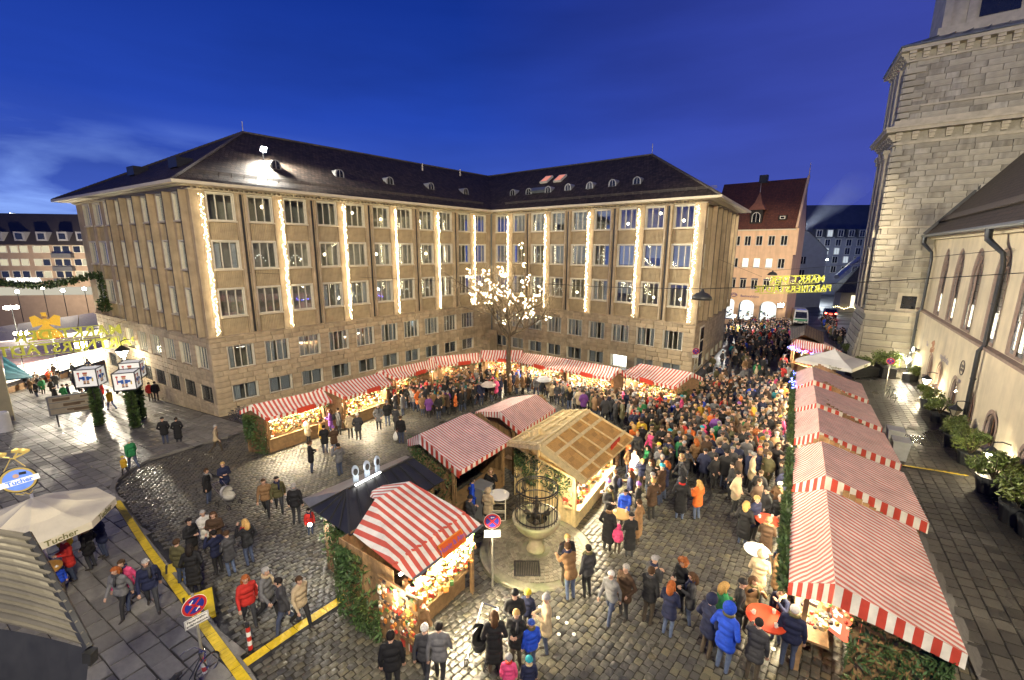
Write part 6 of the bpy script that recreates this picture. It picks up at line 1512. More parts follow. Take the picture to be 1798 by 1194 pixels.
for k in range(330):
    t = rg.uniform(.1, w-.1); z = g+rg.uniform(.85, 2.2); o_ = rg.uniform(.1, .5) if z > g+1.2 else rg.uniform(-.6, .2); s = rg.uniform(.04, .10); mb.use(rg.choice(GOODS[:7]))
    (mb.ico(F.at(t, o_, z), s*.8, 1) if rg.random() < .6 else mb.box(F.at(t, o_, z), (s*1.5, s, s*2), rg.uniform(0, 3)))
mb.build('wares', None, ns, world=True, kind='stuff')
mb = MB().use(E_TUBE)
for k in range(3): F.box(mb, w*(k+.2)/3, w*(k+.8)/3, .0, .06, g+2.3, g+2.35)
mb.build('lamp', None, ns, world=True)
o = lamp('stall_light', 'AREA', F.at(w/2, .35, g+2.18), 800, (1., .84, .56), ns, shape='RECTANGLE', size=w*.9, size_y=.3)
fw = Vector((*F.n, -1.0)).normalized(); xx = Vector((*F.d, 0)); o.rotation_euler = Matrix((xx, (-fw).cross(xx), -fw)).transposed().to_euler()
lamp('stall_light', 'POINT', Fw_.at(.9, .35, g+2.0), 40, (1., .84, .56), ns, shadow_soft_size=.1)
n_ = Vector((*F.n, 0)); a, b = P3((772, 972), 2.35), P3((811, 942), 2.35); a += Vector((0, 0, .05)); b += Vector((0, 0, .05)); a += n_*.06; b += n_*.06
xd = (b-a).normalized(); zd = Vector((0, 0, 1))*.82+Vector((*(-F.n), 0))*.57; zd.normalize()
mb = MB().use(M_ORB); yd = zd.cross(xd); mb.box((a+b)/2+zd*.02, ((b-a).length, .04, .34), ax=(xd, yd, zd)); sb = mb.build('sign_board', None, ns, world=True)
mb = MB().use(mat('orange_rim', (.75, .25, .03), .5)); L2 = (b-a).length
for s in (-1, 1): mb.box((a+b)/2+zd*(.02+s*.17), (L2+.04, .05, .03), ax=(xd, yd, zd)); mb.box((a+b)/2+zd*.02+xd*(s*L2/2), (.03, .05, .34), ax=(xd, yd, zd))
mb.v = [tuple(Vector(q)-ns.location) for q in mb.v]; mb.build('rim', None, sb)
lt = lettering('Honig & Alm', .19, M_PURP, ns, xd, zd, (a+b)/2+zd*.02-yd*.026, .004, .004)
# crate of fruit on wheels in front of it
p = G(748, 1058); cr = thing('fruit_crate', 'white crate of round gingerbread on a low trolley before the near striped stall', 'crate', p, F.rz)
mb = MB().use(M_WHITE)
for s in (-1, 1): mb.box((s*.34, 0, .40), (.03, .5, .32)); mb.box((0, s*.25, .40), (.66, .03, .32))
mb.box((0, 0, .26), (.66, .48, .03)); mb.build('box', None, cr)
mb = MB()
for k in range(60): mb.use(GOODS[(2, 6, 5, 1, 2)[k % 5]]); mb.ico((random.uniform(-.3, .3), random.uniform(-.2, .2), .5+random.uniform(0, .12)), .065, 1)
mb.build('round_cakes', None, cr, kind='stuff')
for x in (-.28, .28):
    for y in (-.2, .2): mb = MB().use(M_BLK); mb.tube([(x-.03, y, .07), (x+.03, y, .07)], .07, 8); mb.bar((x, y, .07), (x, y, .26), .03); mb.build('wheel', None, cr)
# rows of stall roofs on the big market, far left
M_STRP = stripes('far_striped_canvas', (.40, .07, .06), (.66, .60, .55), .55, 0, .7); M_STRD = stripes('far_violet_canvas', (.10, .055, .11), (.26, .20, .24), .6, 0, .7)
E_FAR = emit('far_stall_glow', (1., .90, .70), 2.2)
rows = [((-40, 536), (172, 521), (-40, 529), (172, 515), M_STRD), ((-40, 566), (172, 545), (-40, 552), (172, 530), M_STRP), ((-40, 605), (182, 578), (-40, 588), (182, 562), M_STRD), ((-30, 655), (190, 608), (-30, 622), (190, 590), M_STRP)]
for i, (a, b, c_, d_, m) in enumerate(rows):
    h = 2.6; eL, eR = P3(a, h), P3(b, h); rL, rR = P3(c_, h+.9), P3(d_, h+.9); N_ = 4
    for k in range(N_):
        f0, f1 = k/N_+.004, (k+1)/N_-.004; A, B, Cc, Dd = eL.lerp(eR, f0), eL.lerp(eR, f1), rL.lerp(rR, f1), rL.lerp(rR, f0)
        bs_ = (A+B+Cc+Dd)/4; g2 = gz(bs_.x, bs_.y); wd = ('first', 'second', 'third', 'fourth')
        r = thing('market_stall', 'far market stall, %s from the left in the %s roof row' % (wd[k], ('most distant', 'second most distant', 'second closest', 'closest')[i]), 'market stall', (bs_.x, bs_.y, g2), 0, 'stalls of the big market')
        mb = MB(); canvas(mb, (A, B, Cc, Dd), m); bk0, bk1 = Dd*2-A, Cc*2-B; bk0.z, bk1.z = A.z, B.z; canvas(mb, (Dd, Cc, bk1, bk0), m); mb.build('roof', None, r, world=True)
        mb = MB().use(M_WOODD); mb.face([(A.x, A.y, g2-.3), (B.x, B.y, g2-.3), (B.x, B.y, g2+1), (A.x, A.y, g2+1)]); mb.face([(bk0.x, bk0.y, g2-.3), (bk1.x, bk1.y, g2-.3), bk1, bk0]); mb.build('wall', None, r, world=True)
        mb = MB().use(E_FAR); q = [A.lerp(Dd, .3), B.lerp(Cc, .3)]; mb.face([(q[0].x, q[0].y, g2+.9), (q[1].x, q[1].y, g2+.9), (q[1].x, q[1].y, A.z-.2), (q[0].x, q[0].y, A.z-.2)]); mb.build('lit_front', None, r, world=True)
# ================================================================== fountain
M_FST = mat('fountain_stone', (.44, .37, .24), .6, .18, 4, bump=.3, hue=(.36, .36, .18)); M_BRONZE = mat('bronze', (.10, .085, .06), .4, .2, 8, metal=.7); M_IRONB = mat('wrought_iron', (.05, .046, .04), .45, .2, 9, metal=.5)
fg = gz(*FC0); fo = thing('fountain', 'stone bowl fountain with wrought iron cage on a round cobbled plinth', 'fountain', (FC0.x, FC0.y, fg))
mb = MB().use(mat('plinth_stone_rim', (.20, .18, .13), .55, .2, 5, bump=.3, hue=(.15, .16, .09))); mb.lathe([(FRAD, -.45), (FRAD, .12), (FRAD-.06, .15), (FRAD-.30, .155), (FRAD-.31, .13), (0, .13)], n=56); mb.build('plinth', None, fo)
mb = MB().use(M_KERB)
ringst = block_mesh('plinth_stone', FLATB, mat('plinth_granite', (.20, .18, .13), .45, .2, 6, bump=.3, rnd=.3))
r_, k_ = FRAD-.42, 0; cnt = 0
while r_ > .5:
    n = int(2*math.pi*r_/.155)
    for k in range(n):
        a = 2*math.pi*(k+.5*(k_ % 2))/n
        if cnt < 560 and r_ > .42 and not (abs(r_*math.cos(a)+.35) < .42 and abs(r_*math.sin(a)+1.0) < .36):
            link_mesh('plinth_stone', ringst, fo, (r_*math.cos(a), r_*math.sin(a), .135+random.uniform(-.003, .003)), (0, 0, a+math.pi/2), (2*math.pi*r_/n-.016, .125, .02)); cnt += 1
    r_ -= .142; k_ += 1
mb = MB().use(M_IRON)
for k in range(14): mb.box((-.35-.38+k*.058, -1.0, .155), (.03, .66, .02), 0)
for s in (-1, 1): mb.box((-.35, -1.0+s*.34, .155), (.82, .04, .03)); mb.box((-.35+s*.41, -1.0, .155), (.04, .70, .03))
mb.build('grating', None, fo)
mb = MB().use(M_FST); mb.smooth = True; mb.lathe([(.0, .13), (.33, .13), (.32, .20), (.27, .26), (.24, .55), (.27, .66), (.33, .72), (.50, .86), (.70, 1.05), (.80, 1.24), (.84, 1.34), (.84, 1.41), (.78, 1.42), (.74, 1.36), (.0, 1.30)], n=40); mb.build('bowl', None, fo)
mb = MB().use(mat('fountain_water', (.02, .025, .025), .05, .1, 3, spec=.8)); mb.lathe([(.0, 1.33), (.74, 1.33)], n=32); mb.build('water', None, fo)
cage = MB().use(M_IRONB); rc = .72
for z, w_ in ((1.46, .022), (1.98, .02), (2.52, .028), (2.44, .016)): cage.tube([(rc*math.cos(a), rc*math.sin(a), z) for a in np.linspace(0, 2*math.pi, 33)], w_, 5, cap=False)
for k in range(30): a = 2*math.pi*k/30; cage.bar((rc*math.cos(a), rc*math.sin(a), 1.36), (rc*math.cos(a), rc*math.sin(a), 2.52), .018)
cg = cage.build('cage', None, fo)
for k in range(5):
    a = 2*math.pi*k/5+.3; mb = MB().use(M_IRONB); x, y = rc*math.cos(a), rc*math.sin(a); mb.tube([(x, y, 2.5), (x*1.02, y*1.02, 2.75)], .014, 5)
    for j in range(6): b = j*1.047; mb.tube([(x*1.02, y*1.02, 2.72), (x*1.02+.10*math.cos(b), y*1.02+.10*math.sin(b), 2.80), (x*1.02+.12*math.cos(b), y*1.02+.12*math.sin(b), 2.88)], [.012, .02, .004], 4)
    mb.build('iron_flower', None, cg)
mb = MB().use(M_BRONZE); mb.smooth = True; mb.lathe([(0, 1.32), (.16, 1.32), (.14, 1.5), (.06, 1.6), (.09, 1.68), (0, 1.70)], n=12)
mb.tube([(0, 0, 1.66), (.02, 0, 1.85), (0, .01, 2.02)], [.05, .085, .06], 8); mb.ico((0, 0, 2.12), .065, 2)
mb.tube([(.07, 0, 2.0), (.16, -.04, 1.9), (.10, -.10, 1.84)], [.03, .025, .02], 6); mb.tube([(-.07, 0, 2.0), (-.15, -.05, 1.92), (-.08, -.11, 1.95)], [.03, .025, .02], 6)
for s in (-1, 1): mb.tube([(s*.03, 0, 1.72), (s*.05, -.02, 1.66)], [.05, .04], 6)
mb.build('bronze_figure', None, fo)
for k in range(3):
    a = k*2.1+.4; mb = MB().use(M_BRONZE); mb.smooth = True; mb.ico((.4*math.cos(a), .4*math.sin(a), 1.42), .10, 2, (1.3, .8, 1)); mb.tube([(.4*math.cos(a), .4*math.sin(a), 1.46), (.47*math.cos(a), .47*math.sin(a), 1.58), (.55*math.cos(a), .55*math.sin(a), 1.58)], [.04, .03, .015], 6); mb.build('bronze_goose', None, fo)

# ================================================================== signs, bollards, tables
M_SRED = mat('sign_red', (.50, .025, .02), .4, .05, 5); M_SBLUE = mat('sign_blue', (.02, .03, .26), .4, .05, 5); M_GALV = mat('galvanised', (.38, .36, .30), .4, .1, 8, metal=.4)
def disc(mb, r, y, n=28, r0=0., flip=1):
    v = [(r*math.cos(2*math.pi*k/n), y, r*math.sin(2*math.pi*k/n)) for k in range(n)]
    if r0: 
        u = [(r0*math.cos(2*math.pi*k/n), y, r0*math.sin(2*math.pi*k/n)) for k in range(n)]
        for k in range(n): mb.face([v[k], v[(k+1) % n], u[(k+1) % n], u[k]])
    else: mb.face(v)
def no_stop(label, base, top, rz, h=None, plate=True, arrow=(0,), r=.26, band=False):
    p = Vector(base); H = h; rt = thing('no_stopping_sign', label, 'traffic sign', p, rz, 'no stopping signs')
    mb = MB().use(M_GALV); mb.tube([(0, .03, -.05), (0, .03, H+.3)], .032, 8); mb.build('pole', None, rt)
    mb = MB().use(M_WHITE); disc(mb, r, -.012); disc(mb, r, .0); 
    mb.use(M_SRED); disc(mb, r*.97, -.016, r0=r*.76); mb.use(M_SBLUE); disc(mb, r*.76, -.015); mb.use(M_SRED)
    for a in (45, -45): c, s = math.cos(R(a)), math.sin(R(a)); mb.box((0, -.0165, 0), (2*r*.78, .003, r*.17), ax=((c, 0, s), (0, 1, 0), (-s, 0, c)))
    mb.use(M_WHITE)
    for a in arrow:
        A = R(a); q = Vector((math.sin(A)*0, 0, 0)); cx_, cz_ = {0: (0, r*.50), 1: (-r*.22, r*.42), 2: (r*.22, -r*.42)}[a] if a in (0, 1, 2) else (0, r*.5)
        di = (-1, 0) if a == 0 else ((-.7, -.7) if a == 1 else (.7, .7)); t = r*.24
        mb.bar((cx_-di[0]*t, -.0185, cz_-di[1]*t), (cx_+di[0]*t, -.0185, cz_+di[1]*t), .004, r*.07, up=(0, 1, 0)) if False else mb.tube([(cx_-di[0]*t, -.019, cz_-di[1]*t), (cx_+di[0]*t*.3, -.019, cz_+di[1]*t*.3)], r*.045, 4)
        mb.face([(cx_+di[0]*t, -.021, cz_+di[1]*t), (cx_+di[0]*t*.2-di[1]*r*.12, -.021, cz_+di[1]*t*.2+di[0]*r*.12), (cx_+di[0]*t*.2+di[1]*r*.12, -.021, cz_+di[1]*t*.2-di[0]*r*.12)])
    mb.v = [(x, y, z+H) for x, y, z in mb.v]; mb.build('disc', None, rt)
    if plate:
        mb = MB().use(M_WHITE); mb.box((0, 0, H-r-.17), (.50, .02, .25)); mb.use(M_BLACKL)
        for s in (-1, 1): mb.box((0, -.012, H-r-.17+s*.115), (.48, .003, .008)); mb.box((s*.236, -.012, H-r-.17), (.008, .003, .23))
        pl_ = mb.build('plate', None, rt)
        for i, tx in enumerate(('Feuerwehr-', 'anfahrtszone')):
            lettering(tx, .085, M_BLACKL, pl_, (1, 0, 0), (0, 0, 1), (0, -.0125, H-r-.12-i*.10), .002, .002, world=False)
    if band:
        for k in range(4): mb = MB().use(M_SRED if k % 2 else M_WHITE); mb.tube([(0, .03, .05+k*.13), (0, .03, .18+k*.13)], .06, 10); mb.build('reflective_band', None, rt)
    return rt
s1 = G(865, 1032); no_stop('no stopping sign with fire brigade plate standing before the fountain', s1, None, R(3), 2.34)
s2 = G(362, 1188); o = no_stop('no stopping sign with fire brigade plate on the kerb above the bicycle', s2, None, R(50), 2.10, arrow=(1, 2), band=True)
s3 = G(1553, 692, .1); no_stop('no stopping sign on a tall pole between shrub troughs and striped stalls', s3, None, R(-30), 2.45, plate=False, r=.24)
s4 = G(1217, 668); no_stop('no stopping sign at the street corner of the office building', s4, None, R(-10), 2.6, plate=True, r=.30)
def bollard(label, base):
    r = thing('bollard', label, 'bollard', base, 0, 'red and white bollards'); 
    for k in range(5): mb = MB().use(M_WHITE if k % 2 else M_SRED); mb.lathe([(.055, .12+k*.14), (.055, .26+k*.14)], n=12); mb.build('band', None, r)
    mb = MB().use(M_DARKMETAL); mb.lathe([(.075, 0), (.06, .12)], n=12); mb.lathe([(.055, .82), (.06, .84), (.05, .93), (0, .95)], n=12); mb.build('post', None, r)
bollard('red and white bollard on the cobbles beside the yellow cable cover branch', G(441, 1146)); bollard('red and white bollard in shadow at the fir clad stall corner', G(611, 1026)); bollard('red and white bollard far off in the street crowd', G(1336, 640))
M_RTOP = mat('table_top_red', (.52, .06, .025), .35, .06, 3); M_WTOP = mat('table_top_white', (.74, .73, .70), .35, .05, 3); M_BTOP = mat('table_top_brown', (.40, .26, .10), .4, .1, 3)
E_MUG = mat('mug_white', (.7, .68, .62), .3, .1, 9)
def bar_table(label, q, top, r=.38, mugs=3, lattice=False):
    p = G(*q); t = thing('bar_table', label, 'bar table', p, 0, 'standing tables'); mb = MB().use(top); mb.lathe([(0, 1.07), (r, 1.07), (r, 1.105), (0, 1.105)], n=28); mb.build('table_top', None, t)
    mb = MB().use(M_DARKMETAL if not lattice else M_FRAME)
    if lattice:
        for x in (-.26, .26):
            for y in (-.26, .26): mb.bar((x, y, 0), (x, y, 1.07), .035)
        for z in (.12, .55):
            for s in (-.26, .26): mb.bar((-.26, s, z), (.26, s, z), .03); mb.bar((s, -.26, z), (s, .26, z), .03)
    else:
        mb.tube([(0, 0, .03), (0, 0, 1.07)], .03, 8)
        for k in range(4): a = k*math.pi/2+.4; mb.bar((0, 0, .04), (.32*math.cos(a), .32*math.sin(a), .02), .05, .03)
    mb.build('stand', None, t)
    for k in range(mugs):
        a = k*2.2+.5; m = thing('mug', '%s mug on %s' % (('white', 'pale', 'small')[k % 3], label.split(',')[0]), 'mug', p+Vector((r*.62*math.cos(a), r*.62*math.sin(a), 1.105)), a, 'mugs on the standing tables')
        mb = MB().use(E_MUG); mb.lathe([(0, .005), (.035, .005), (.042, .10), (.036, .10), (.03, .02), (0, .02)], n=10); mb.tube([(.04, 0, .08), (.075, 0, .06), (.04, 0, .025)], .008, 4); mb.build('cup', None, m)
bar_table('white round lattice leg table behind the fountain, before the striped stall', (876, 912), M_WTOP, .42, 2, True)
bar_table('red round table by the big stall, lowest in the row', (1337, 1150), M_RTOP, .46, 3)
bar_table('red round table with white paper, second from the big stall', (1341, 962), M_RTOP, .40, 2)
bar_table('white round table beside the person in brown hood', (1322, 1020), M_WTOP, .36, 1)
bar_table('small brown round table in the group right of the fountain', (1088, 950), M_BTOP, .34, 2)
# cabinet, bins, round white bin, barrels
M_CAB = mat('grey_cabinet', (.17, .175, .18), .45, .1, 3); M_BIN = mat('grey_bin', (.40, .41, .41), .5, .1, 3)
p = G(846, 906); cb = thing('utility_cabinet', 'grey metal cabinet behind the large striped stall', 'cabinet', p, R(-35)); mb = MB().use(M_CAB); mb.box((0, 0, .68), (.62, .62, 1.36)); mb.build('body', None, cb); mb = MB().use(M_CAB); mb.box((0, 0, 1.39), (.70, .70, .06)); mb.build('lid', None, cb); mb = MB().use(M_WHITE); mb.box((.315, .05, 1.05), (.01, .34, .14)); mb.build('notice', None, cb); mb = MB().use(M_DARKMETAL); mb.box((-.05, -.315, .8), (.03, .02, .2)); mb.build('handle', None, cb)
for i, q in enumerate(((1567, 785), (1576, 806))):
    p = G(*q, .1); b = thing('grey_bin', ('further', 'closer')[i]+' grey plastic bin behind the middle striped stall', 'bin', p, R(-34), 'grey bins on the dark paving'); mb = MB().use(M_BIN); v = [(-.26, -.3, .05), (.26, -.3, .05), (.26, .3, .05), (-.26, .3, .05), (-.32, -.38, .95), (.32, -.38, .95), (.32, .38, .95), (-.32, .38, .95)]
    mb.mesh(v, [(3, 2, 1, 0), (4, 5, 6, 7), (0, 1, 5, 4), (1, 2, 6, 5), (2, 3, 7, 6), (3, 0, 4, 7)]); mb.build('body', None, b); mb = MB().use(M_BIN); mb.box((0, 0, .99), (.70, .82, .07)); mb.build('lid', None, b); mb = MB().use(M_BLK); mb.tube([(-.25, .36, .1), (.25, .36, .1)], .1, 8); mb.build('wheel', None, b)
p = G(6, 758, .1); b = thing('round_bin', 'white round litter column beside the pale wall, far left', 'bin', p); mb = MB().use(M_WHITE); mb.lathe([(.50, 0), (.46, 1.35), (.40, 1.42), (.36, 1.36), (.34, 1.0), (0, 1.0)], n=24); mb.build('body', None, b)
# paper cups strewn on the cobbles
for i, (x, y) in enumerate(((827, 1016), (909, 1044), (920, 1050), (934, 1057), (948, 1066), (980, 1085), (995, 1094), (981, 1114), (1008, 1114), (1064, 960), (1053, 972), (1046, 983), (1358, 1140), (1388, 1155), (1400, 1066), (1385, 1058), (1366, 1055))):
    pass
M_LITTER = mat('paper_scrap', (.72, .70, .64), .7, .1, 9)
mb = MB().use(M_LITTER)
for i, (x, y) in enumerate(((827, 1016), (909, 1044), (920, 1050), (934, 1057), (948, 1066), (980, 1085), (995, 1094), (981, 1114), (1008, 1114), (1064, 960), (1053, 972), (1358, 1140), (1388, 1155), (1400, 1066), (1385, 1058), (1366, 1055), (1340, 1118), (1408, 1068))):
    p = G(x, y, .05); mb = MB().use(M_LITTER); mb.lathe([(0, .0), (.05, .0), (.055, .012), (.03, .02), (0, .018)], (0, 0, 0), 9); o = mb.build('paper_lid', None, None); o.location = p; o.rotation_euler = (random.uniform(-.1, .1), random.uniform(-.1, .1), random.uniform(0, 3))
    tag(o, 'small white paper lid dropped on the cobbles', 'litter', 'paper lids dropped on the cobbles')
# ---- bicycles
M_CHROME = mat('chrome', (.6, .6, .6), .2, .1, 9, metal=1.); M_BIKE = mat('bike_paint', (.05, .055, .06), .35, .1, 9)
def bike():
    r = thing('bicycle', 'bicycle', 'bicycle')
    for x in (-.52, .52):
        mb = MB().use(M_BLK); mb.tube([(x+.33*math.cos(a), 0, .34+.33*math.sin(a)) for a in np.linspace(0, 2*math.pi, 21)], .018, 5, cap=False); w = mb.build('wheel', None, r)
        mb = MB().use(M_CHROME); mb.tube([(x+.305*math.cos(a), 0, .34+.305*math.sin(a)) for a in np.linspace(0, 2*math.pi, 21)], .010, 4, cap=False); mb.tube([(x, -.04, .34), (x, .04, .34)], .02, 6)
        for k in range(12): a = k*math.pi/6; mb.bar((x, 0, .34), (x+.3*math.cos(a), 0, .34+.3*math.sin(a)), .004)
        mb.build('rim', None, w)
    mb = MB().use(M_BIKE)
    for a, b in (((-.52, 0, .34), (-.08, 0, .30)), ((-.08, 0, .30), (-.2, 0, .85)), ((-.52, 0, .34), (-.19, 0, .78)), ((-.08, 0, .30), (.36, 0, .80)), ((-.18, 0, .76), (.36, 0, .84)), ((.36, 0, .80), (.52, 0, .34)), ((.36, 0, .78), (.33, 0, .98))): mb.tube([a, b], .018, 6)
    mb.build('frame', None, r)
    mb = MB().use(M_CHROME); mb.tube([(.33, 0, .97), (.38, 0, 1.02), (.36, .16, 1.05), (.22, .29, 1.03), (.10, .30, 1.0)], .014, 6); mb.tube([(.33, 0, .97), (.38, 0, 1.02), (.36, -.16, 1.05), (.22, -.29, 1.03), (.10, -.30, 1.0)], .014, 6); mb.ico((.42, 0, .92), .06, 1); mb.build('handlebar', None, r)
    mb = MB().use(M_BLK); mb.ico((-.24, 0, .92), .13, 1, (1.2, .7, .35)); mb.build('saddle', None, r)
    mb = MB().use(M_CHROME); mb.tube([(-.08, -.1, .30), (-.08, .1, .30)], .03, 6); mb.bar((-.08, .1, .30), (.08, .1, .24), .02); mb.bar((-.08, -.1, .30), (-.24, -.1, .36), .02); mb.box((-.55, 0, .72), (.4, .12, .02)); mb.build('crank', None, r)
    return r
bk = bike(); 
def put_bike(o, p, rz, lean, label): o.location = p; o.rotation_euler = (lean, 0, rz); tag(o, label, 'bicycle', 'parked bicycles')
put_bike(bk, G(330, 1225), R(75), .12, 'bicycle leaning at the kerb sign, cut by the lower picture edge')
for q, rz, ln, lb in (((1560, 704), 1.2, .1, 'dark bicycle locked to the sign pole on the dark church paving'), ((418, 742), -.4, .15, 'dark bicycle parked against the office corner, outermost'), ((428, 735), -.5, .15, 'dark bicycle parked against the office wall by the first striped stall'), ((1592, 668), .6, .1, 'dark bicycle in the corner of tower and nave')):
    put_bike(copy_tree(bk), G(*q), rz, ln, lb)
# ================================================================== umbrellas
M_UMB = mat('umbrella_cloth', (.66, .60, .45), .85, .06, 2, bump=.15); M_UMBW = mat('umbrella_cloth_white', (.70, .68, .62), .85, .05, 2, bump=.15); M_OLIVE = mat('olive_print', (.18, .17, .06), .7, .1, 5)
def umbrella(label, c, half, rz, h, rise, cloth, n=4, txt=True):
    r = thing('market_umbrella', label, 'umbrella', c, rz, 'big market umbrellas'); mb = MB().use(cloth); K = []
    for k in range(n): a = math.pi/4+2*math.pi*k/n if n == 4 else math.pi/8+2*math.pi*k/n; q = half*math.sqrt(2) if n == 4 else half*1.08; K.append(Vector((q*math.cos(a), q*math.sin(a), h)))
    T = Vector((0, 0, h+rise))
    for k in range(n):
        a, b = K[k], K[(k+1) % n]; m = 8
        for i in range(m):
            p, q = a.lerp(b, i/m), a.lerp(b, (i+1)/m); s0, s1 = .10*math.sin(math.pi*i/m), .10*math.sin(math.pi*(i+1)/m)
            pm, qm = p.lerp(T, .5), q.lerp(T, .5); p0 = p-Vector((0, 0, -s0*.2)); pm = pm+Vector((0, 0, -.10-s0*.6)); qm = qm+Vector((0, 0, -.10-s1*.6))
            mb.face([p, q, qm, pm]); mb.face([pm, qm, T]); mb.face([p, p-Vector((0, 0, .24)), q-Vector((0, 0, .24)), q])
    mb.build('canopy', None, r)
    mb = MB().use(M_WHITE); mb.tube([(0, 0, 0), (0, 0, h+rise+.1)], .04, 8)
    for k in range(n): mb.bar((0, 0, h+rise*.4), K[k]*.96+Vector((0, 0, -.03)), .025)
    mb.lathe([(0, .12), (.4, .12), (.42, 0)], n=12); mb.build('pole', None, r)
    if txt:
        for k in range(n):
            a, b = K[k], K[(k+1) % n]; d = (b-a).normalized(); nn = Vector((d.y, -d.x, 0))
            lettering('Tucher', .26, M_OLIVE, r, d, (0, 0, 1), a.lerp(b, .72 if n == 4 else .5)-Vector((0, 0, .12))+nn*.012, .003, .004, world=False)
    return r
p = G(1462, 634, 2.5); umbrella('white square umbrella between the striped stalls and the tower', (p.x, p.y, gz(p.x, p.y)), 1.75, R(35), 2.55, .85, M_UMBW)
c_ = G(64, 922, 2.55); umbrella('big cream umbrella over the barrel tables at the lower left', (c_.x-.35, c_.y+.35, gz(c_.x, c_.y)+.1), 1.75, R(18), 2.45, .75, M_UMB, 8)
UMB = Vector((c_.x-.35, c_.y+.35))
M_BARR = mat('barrel_wood', (.30, .16, .05), .5, .2, 6, bump=.2); M_BTOPO = mat('barrel_top', (.46, .24, .05), .35, .12, 4)
def barrel(label, q):
    p = G(*q, .1); b = thing('barrel_table', label, 'barrel', p, 0, 'barrel tables'); mb = MB().use(M_BARR)
    for k in range(16):
        a0, a1 = 2*math.pi*k/16+.02, 2*math.pi*(k+1)/16-.02; mb = MB().use(M_BARR); mb.lathe([(.27, 0), (.33, .3), (.34, .45), (.33, .6), (.28, .95)], n=2, a0=a0, a1=a1); mb.build('stave', None, b)
    mb = MB().use(M_DARKMETAL)
    for z, r in ((.15, .312), (.45, .348), (.78, .318)): mb.lathe([(r, z-.025), (r+.008, z), (r, z+.025)], n=20)
    mb.lathe([(0, .02), (.26, .02)], n=16); mb.build('hoop', None, b); mb = MB().use(M_BTOPO); mb.lathe([(.20, .99), (.46, .99), (.46, 1.03), (.20, 1.03)], n=28); mb.build('table_top', None, b); mb = MB().use(M_DARKMETAL); mb.lathe([(0, .97), (.20, .97), (.20, 1.0)], n=18); mb.build('inset', None, b)
barrel('barrel table with orange top under the cream umbrella', (86, 1050)); barrel('barrel table half hidden behind the seamed roof, lower left', (40, 1010))
# ================================================================== cube lanterns on garlanded poles
E_CUBE = mat('lit_panel_white', (.75, .74, .70), .6, .03, 3, emis=(1., .97, .90), estr=.2)
CB = mat('figure_blue', (.03, .13, .50), .6, .05, 4); CR = mat('figure_red', (.50, .05, .03), .6, .05, 4); CP = mat('figure_pink', (.60, .36, .22), .6, .05, 4); CYE = mat('figure_yellow', (.60, .42, .05), .6, .05, 4)
def cube_pole(label, q, h=3.1, s=1.55, rz=0.):
    p = G(*q, .1); r = thing('cube_lantern', label, 'cube lantern', p, rz, 'cube lanterns at the market entrance')
    mb = MB().use(M_DARKMETAL); mb.tube([(0, 0, 0), (0, 0, h)], .10, 8); mb.box((0, 0, .06), (.5, .5, .12)); mb.build('pole', None, r)
    mb = MB(); needles(mb, [(0, 0, .15), (0, 0, h)], .42, 420, .22, int(q[0])); mb.build('garland', None, r, kind='stuff')
    mb = MB().use(E_CUBE); mb.box((0, 0, h+s/2), (s-.08, s-.08, s-.08)); cb_ = mb.build('cube', None, r)
    mb = MB().use(M_DARKMETAL)
    for i in (-1, 1):
        for j in (-1, 1): mb.bar((i*s/2, j*s/2, h), (i*s/2, j*s/2, h+s), .05); mb.bar((-s/2, i*s/2, h+s/2+j*s/2), (s/2, i*s/2, h+s/2+j*s/2), .05); mb.bar((i*s/2, -s/2, h+s/2+j*s/2), (i*s/2, s/2, h+s/2+j*s/2), .05)
    mb.build('frame', None, cb_)
    for X, N_ in (((1, 0), (0, -1)), ((0, 1), (1, 0)), ((-1, 0), (0, 1)), ((0, -1), (-1, 0))):
        mb = MB()
        def bx(x, z, w, hh, m, o=.0): mb.use(m); c = Vector((X[0]*x+N_[0]*(s/2-.02+o), X[1]*x+N_[1]*(s/2-.02+o), h+s*z)); mb.box(c, (s*w, .012, s*hh), ax=((X[0], X[1], 0), (N_[0], N_[1], 0), (0, 0, 1)))
        bx(0, .50, .30, .22, CB); bx(-.24, .52, .16, .12, CB); bx(.24, .52, .16, .12, CB); bx(0, .70, .16, .13, CP, .004); bx(0, .80, .20, .07, CR, .002); bx(-.09, .30, .10, .16, CP); bx(.09, .30, .10, .16, CP); bx(-.09, .20, .12, .05, M_BLACKL, .003); bx(.09, .20, .12, .05, M_BLACKL, .003); bx(-.36, .60, .04, .46, CR); bx(-.36, .80, .10, .08, CR, .003); bx(.36, .42, .06, .20, CYE); bx(.0, .50, .06, .20, M_WHITE, .006)
        mb.build('painted_figure', None, cb_)
    return r
cube_pole('white cube lantern on a green garlanded pole, first from the information board', (176, 748), 3.1, 1.25, R(20)); cube_pole('white cube lantern on a green garlanded pole, closest to the camera', (239, 752), 2.95, 1.2, R(25)); cube_pole('white cube lantern on a green garlanded pole, behind the other two', (249, 737), 3.3, 1.2, R(25))
p = G(141, 744, .1); ib = thing('information_board', 'grey framed information board on two legs by the cube lanterns', 'board', p, R(35)); mb = MB().use(M_DARKMETAL)
for x in (-1.1, 1.1): mb.bar((x, 0, 0), (x, 0, 2.3), .08)
mb.build('leg', None, ib); mb = MB().use(M_CAB); mb.box((0, 0, 1.62), (2.9, .12, 1.4)); pn = mb.build('panel', None, ib)
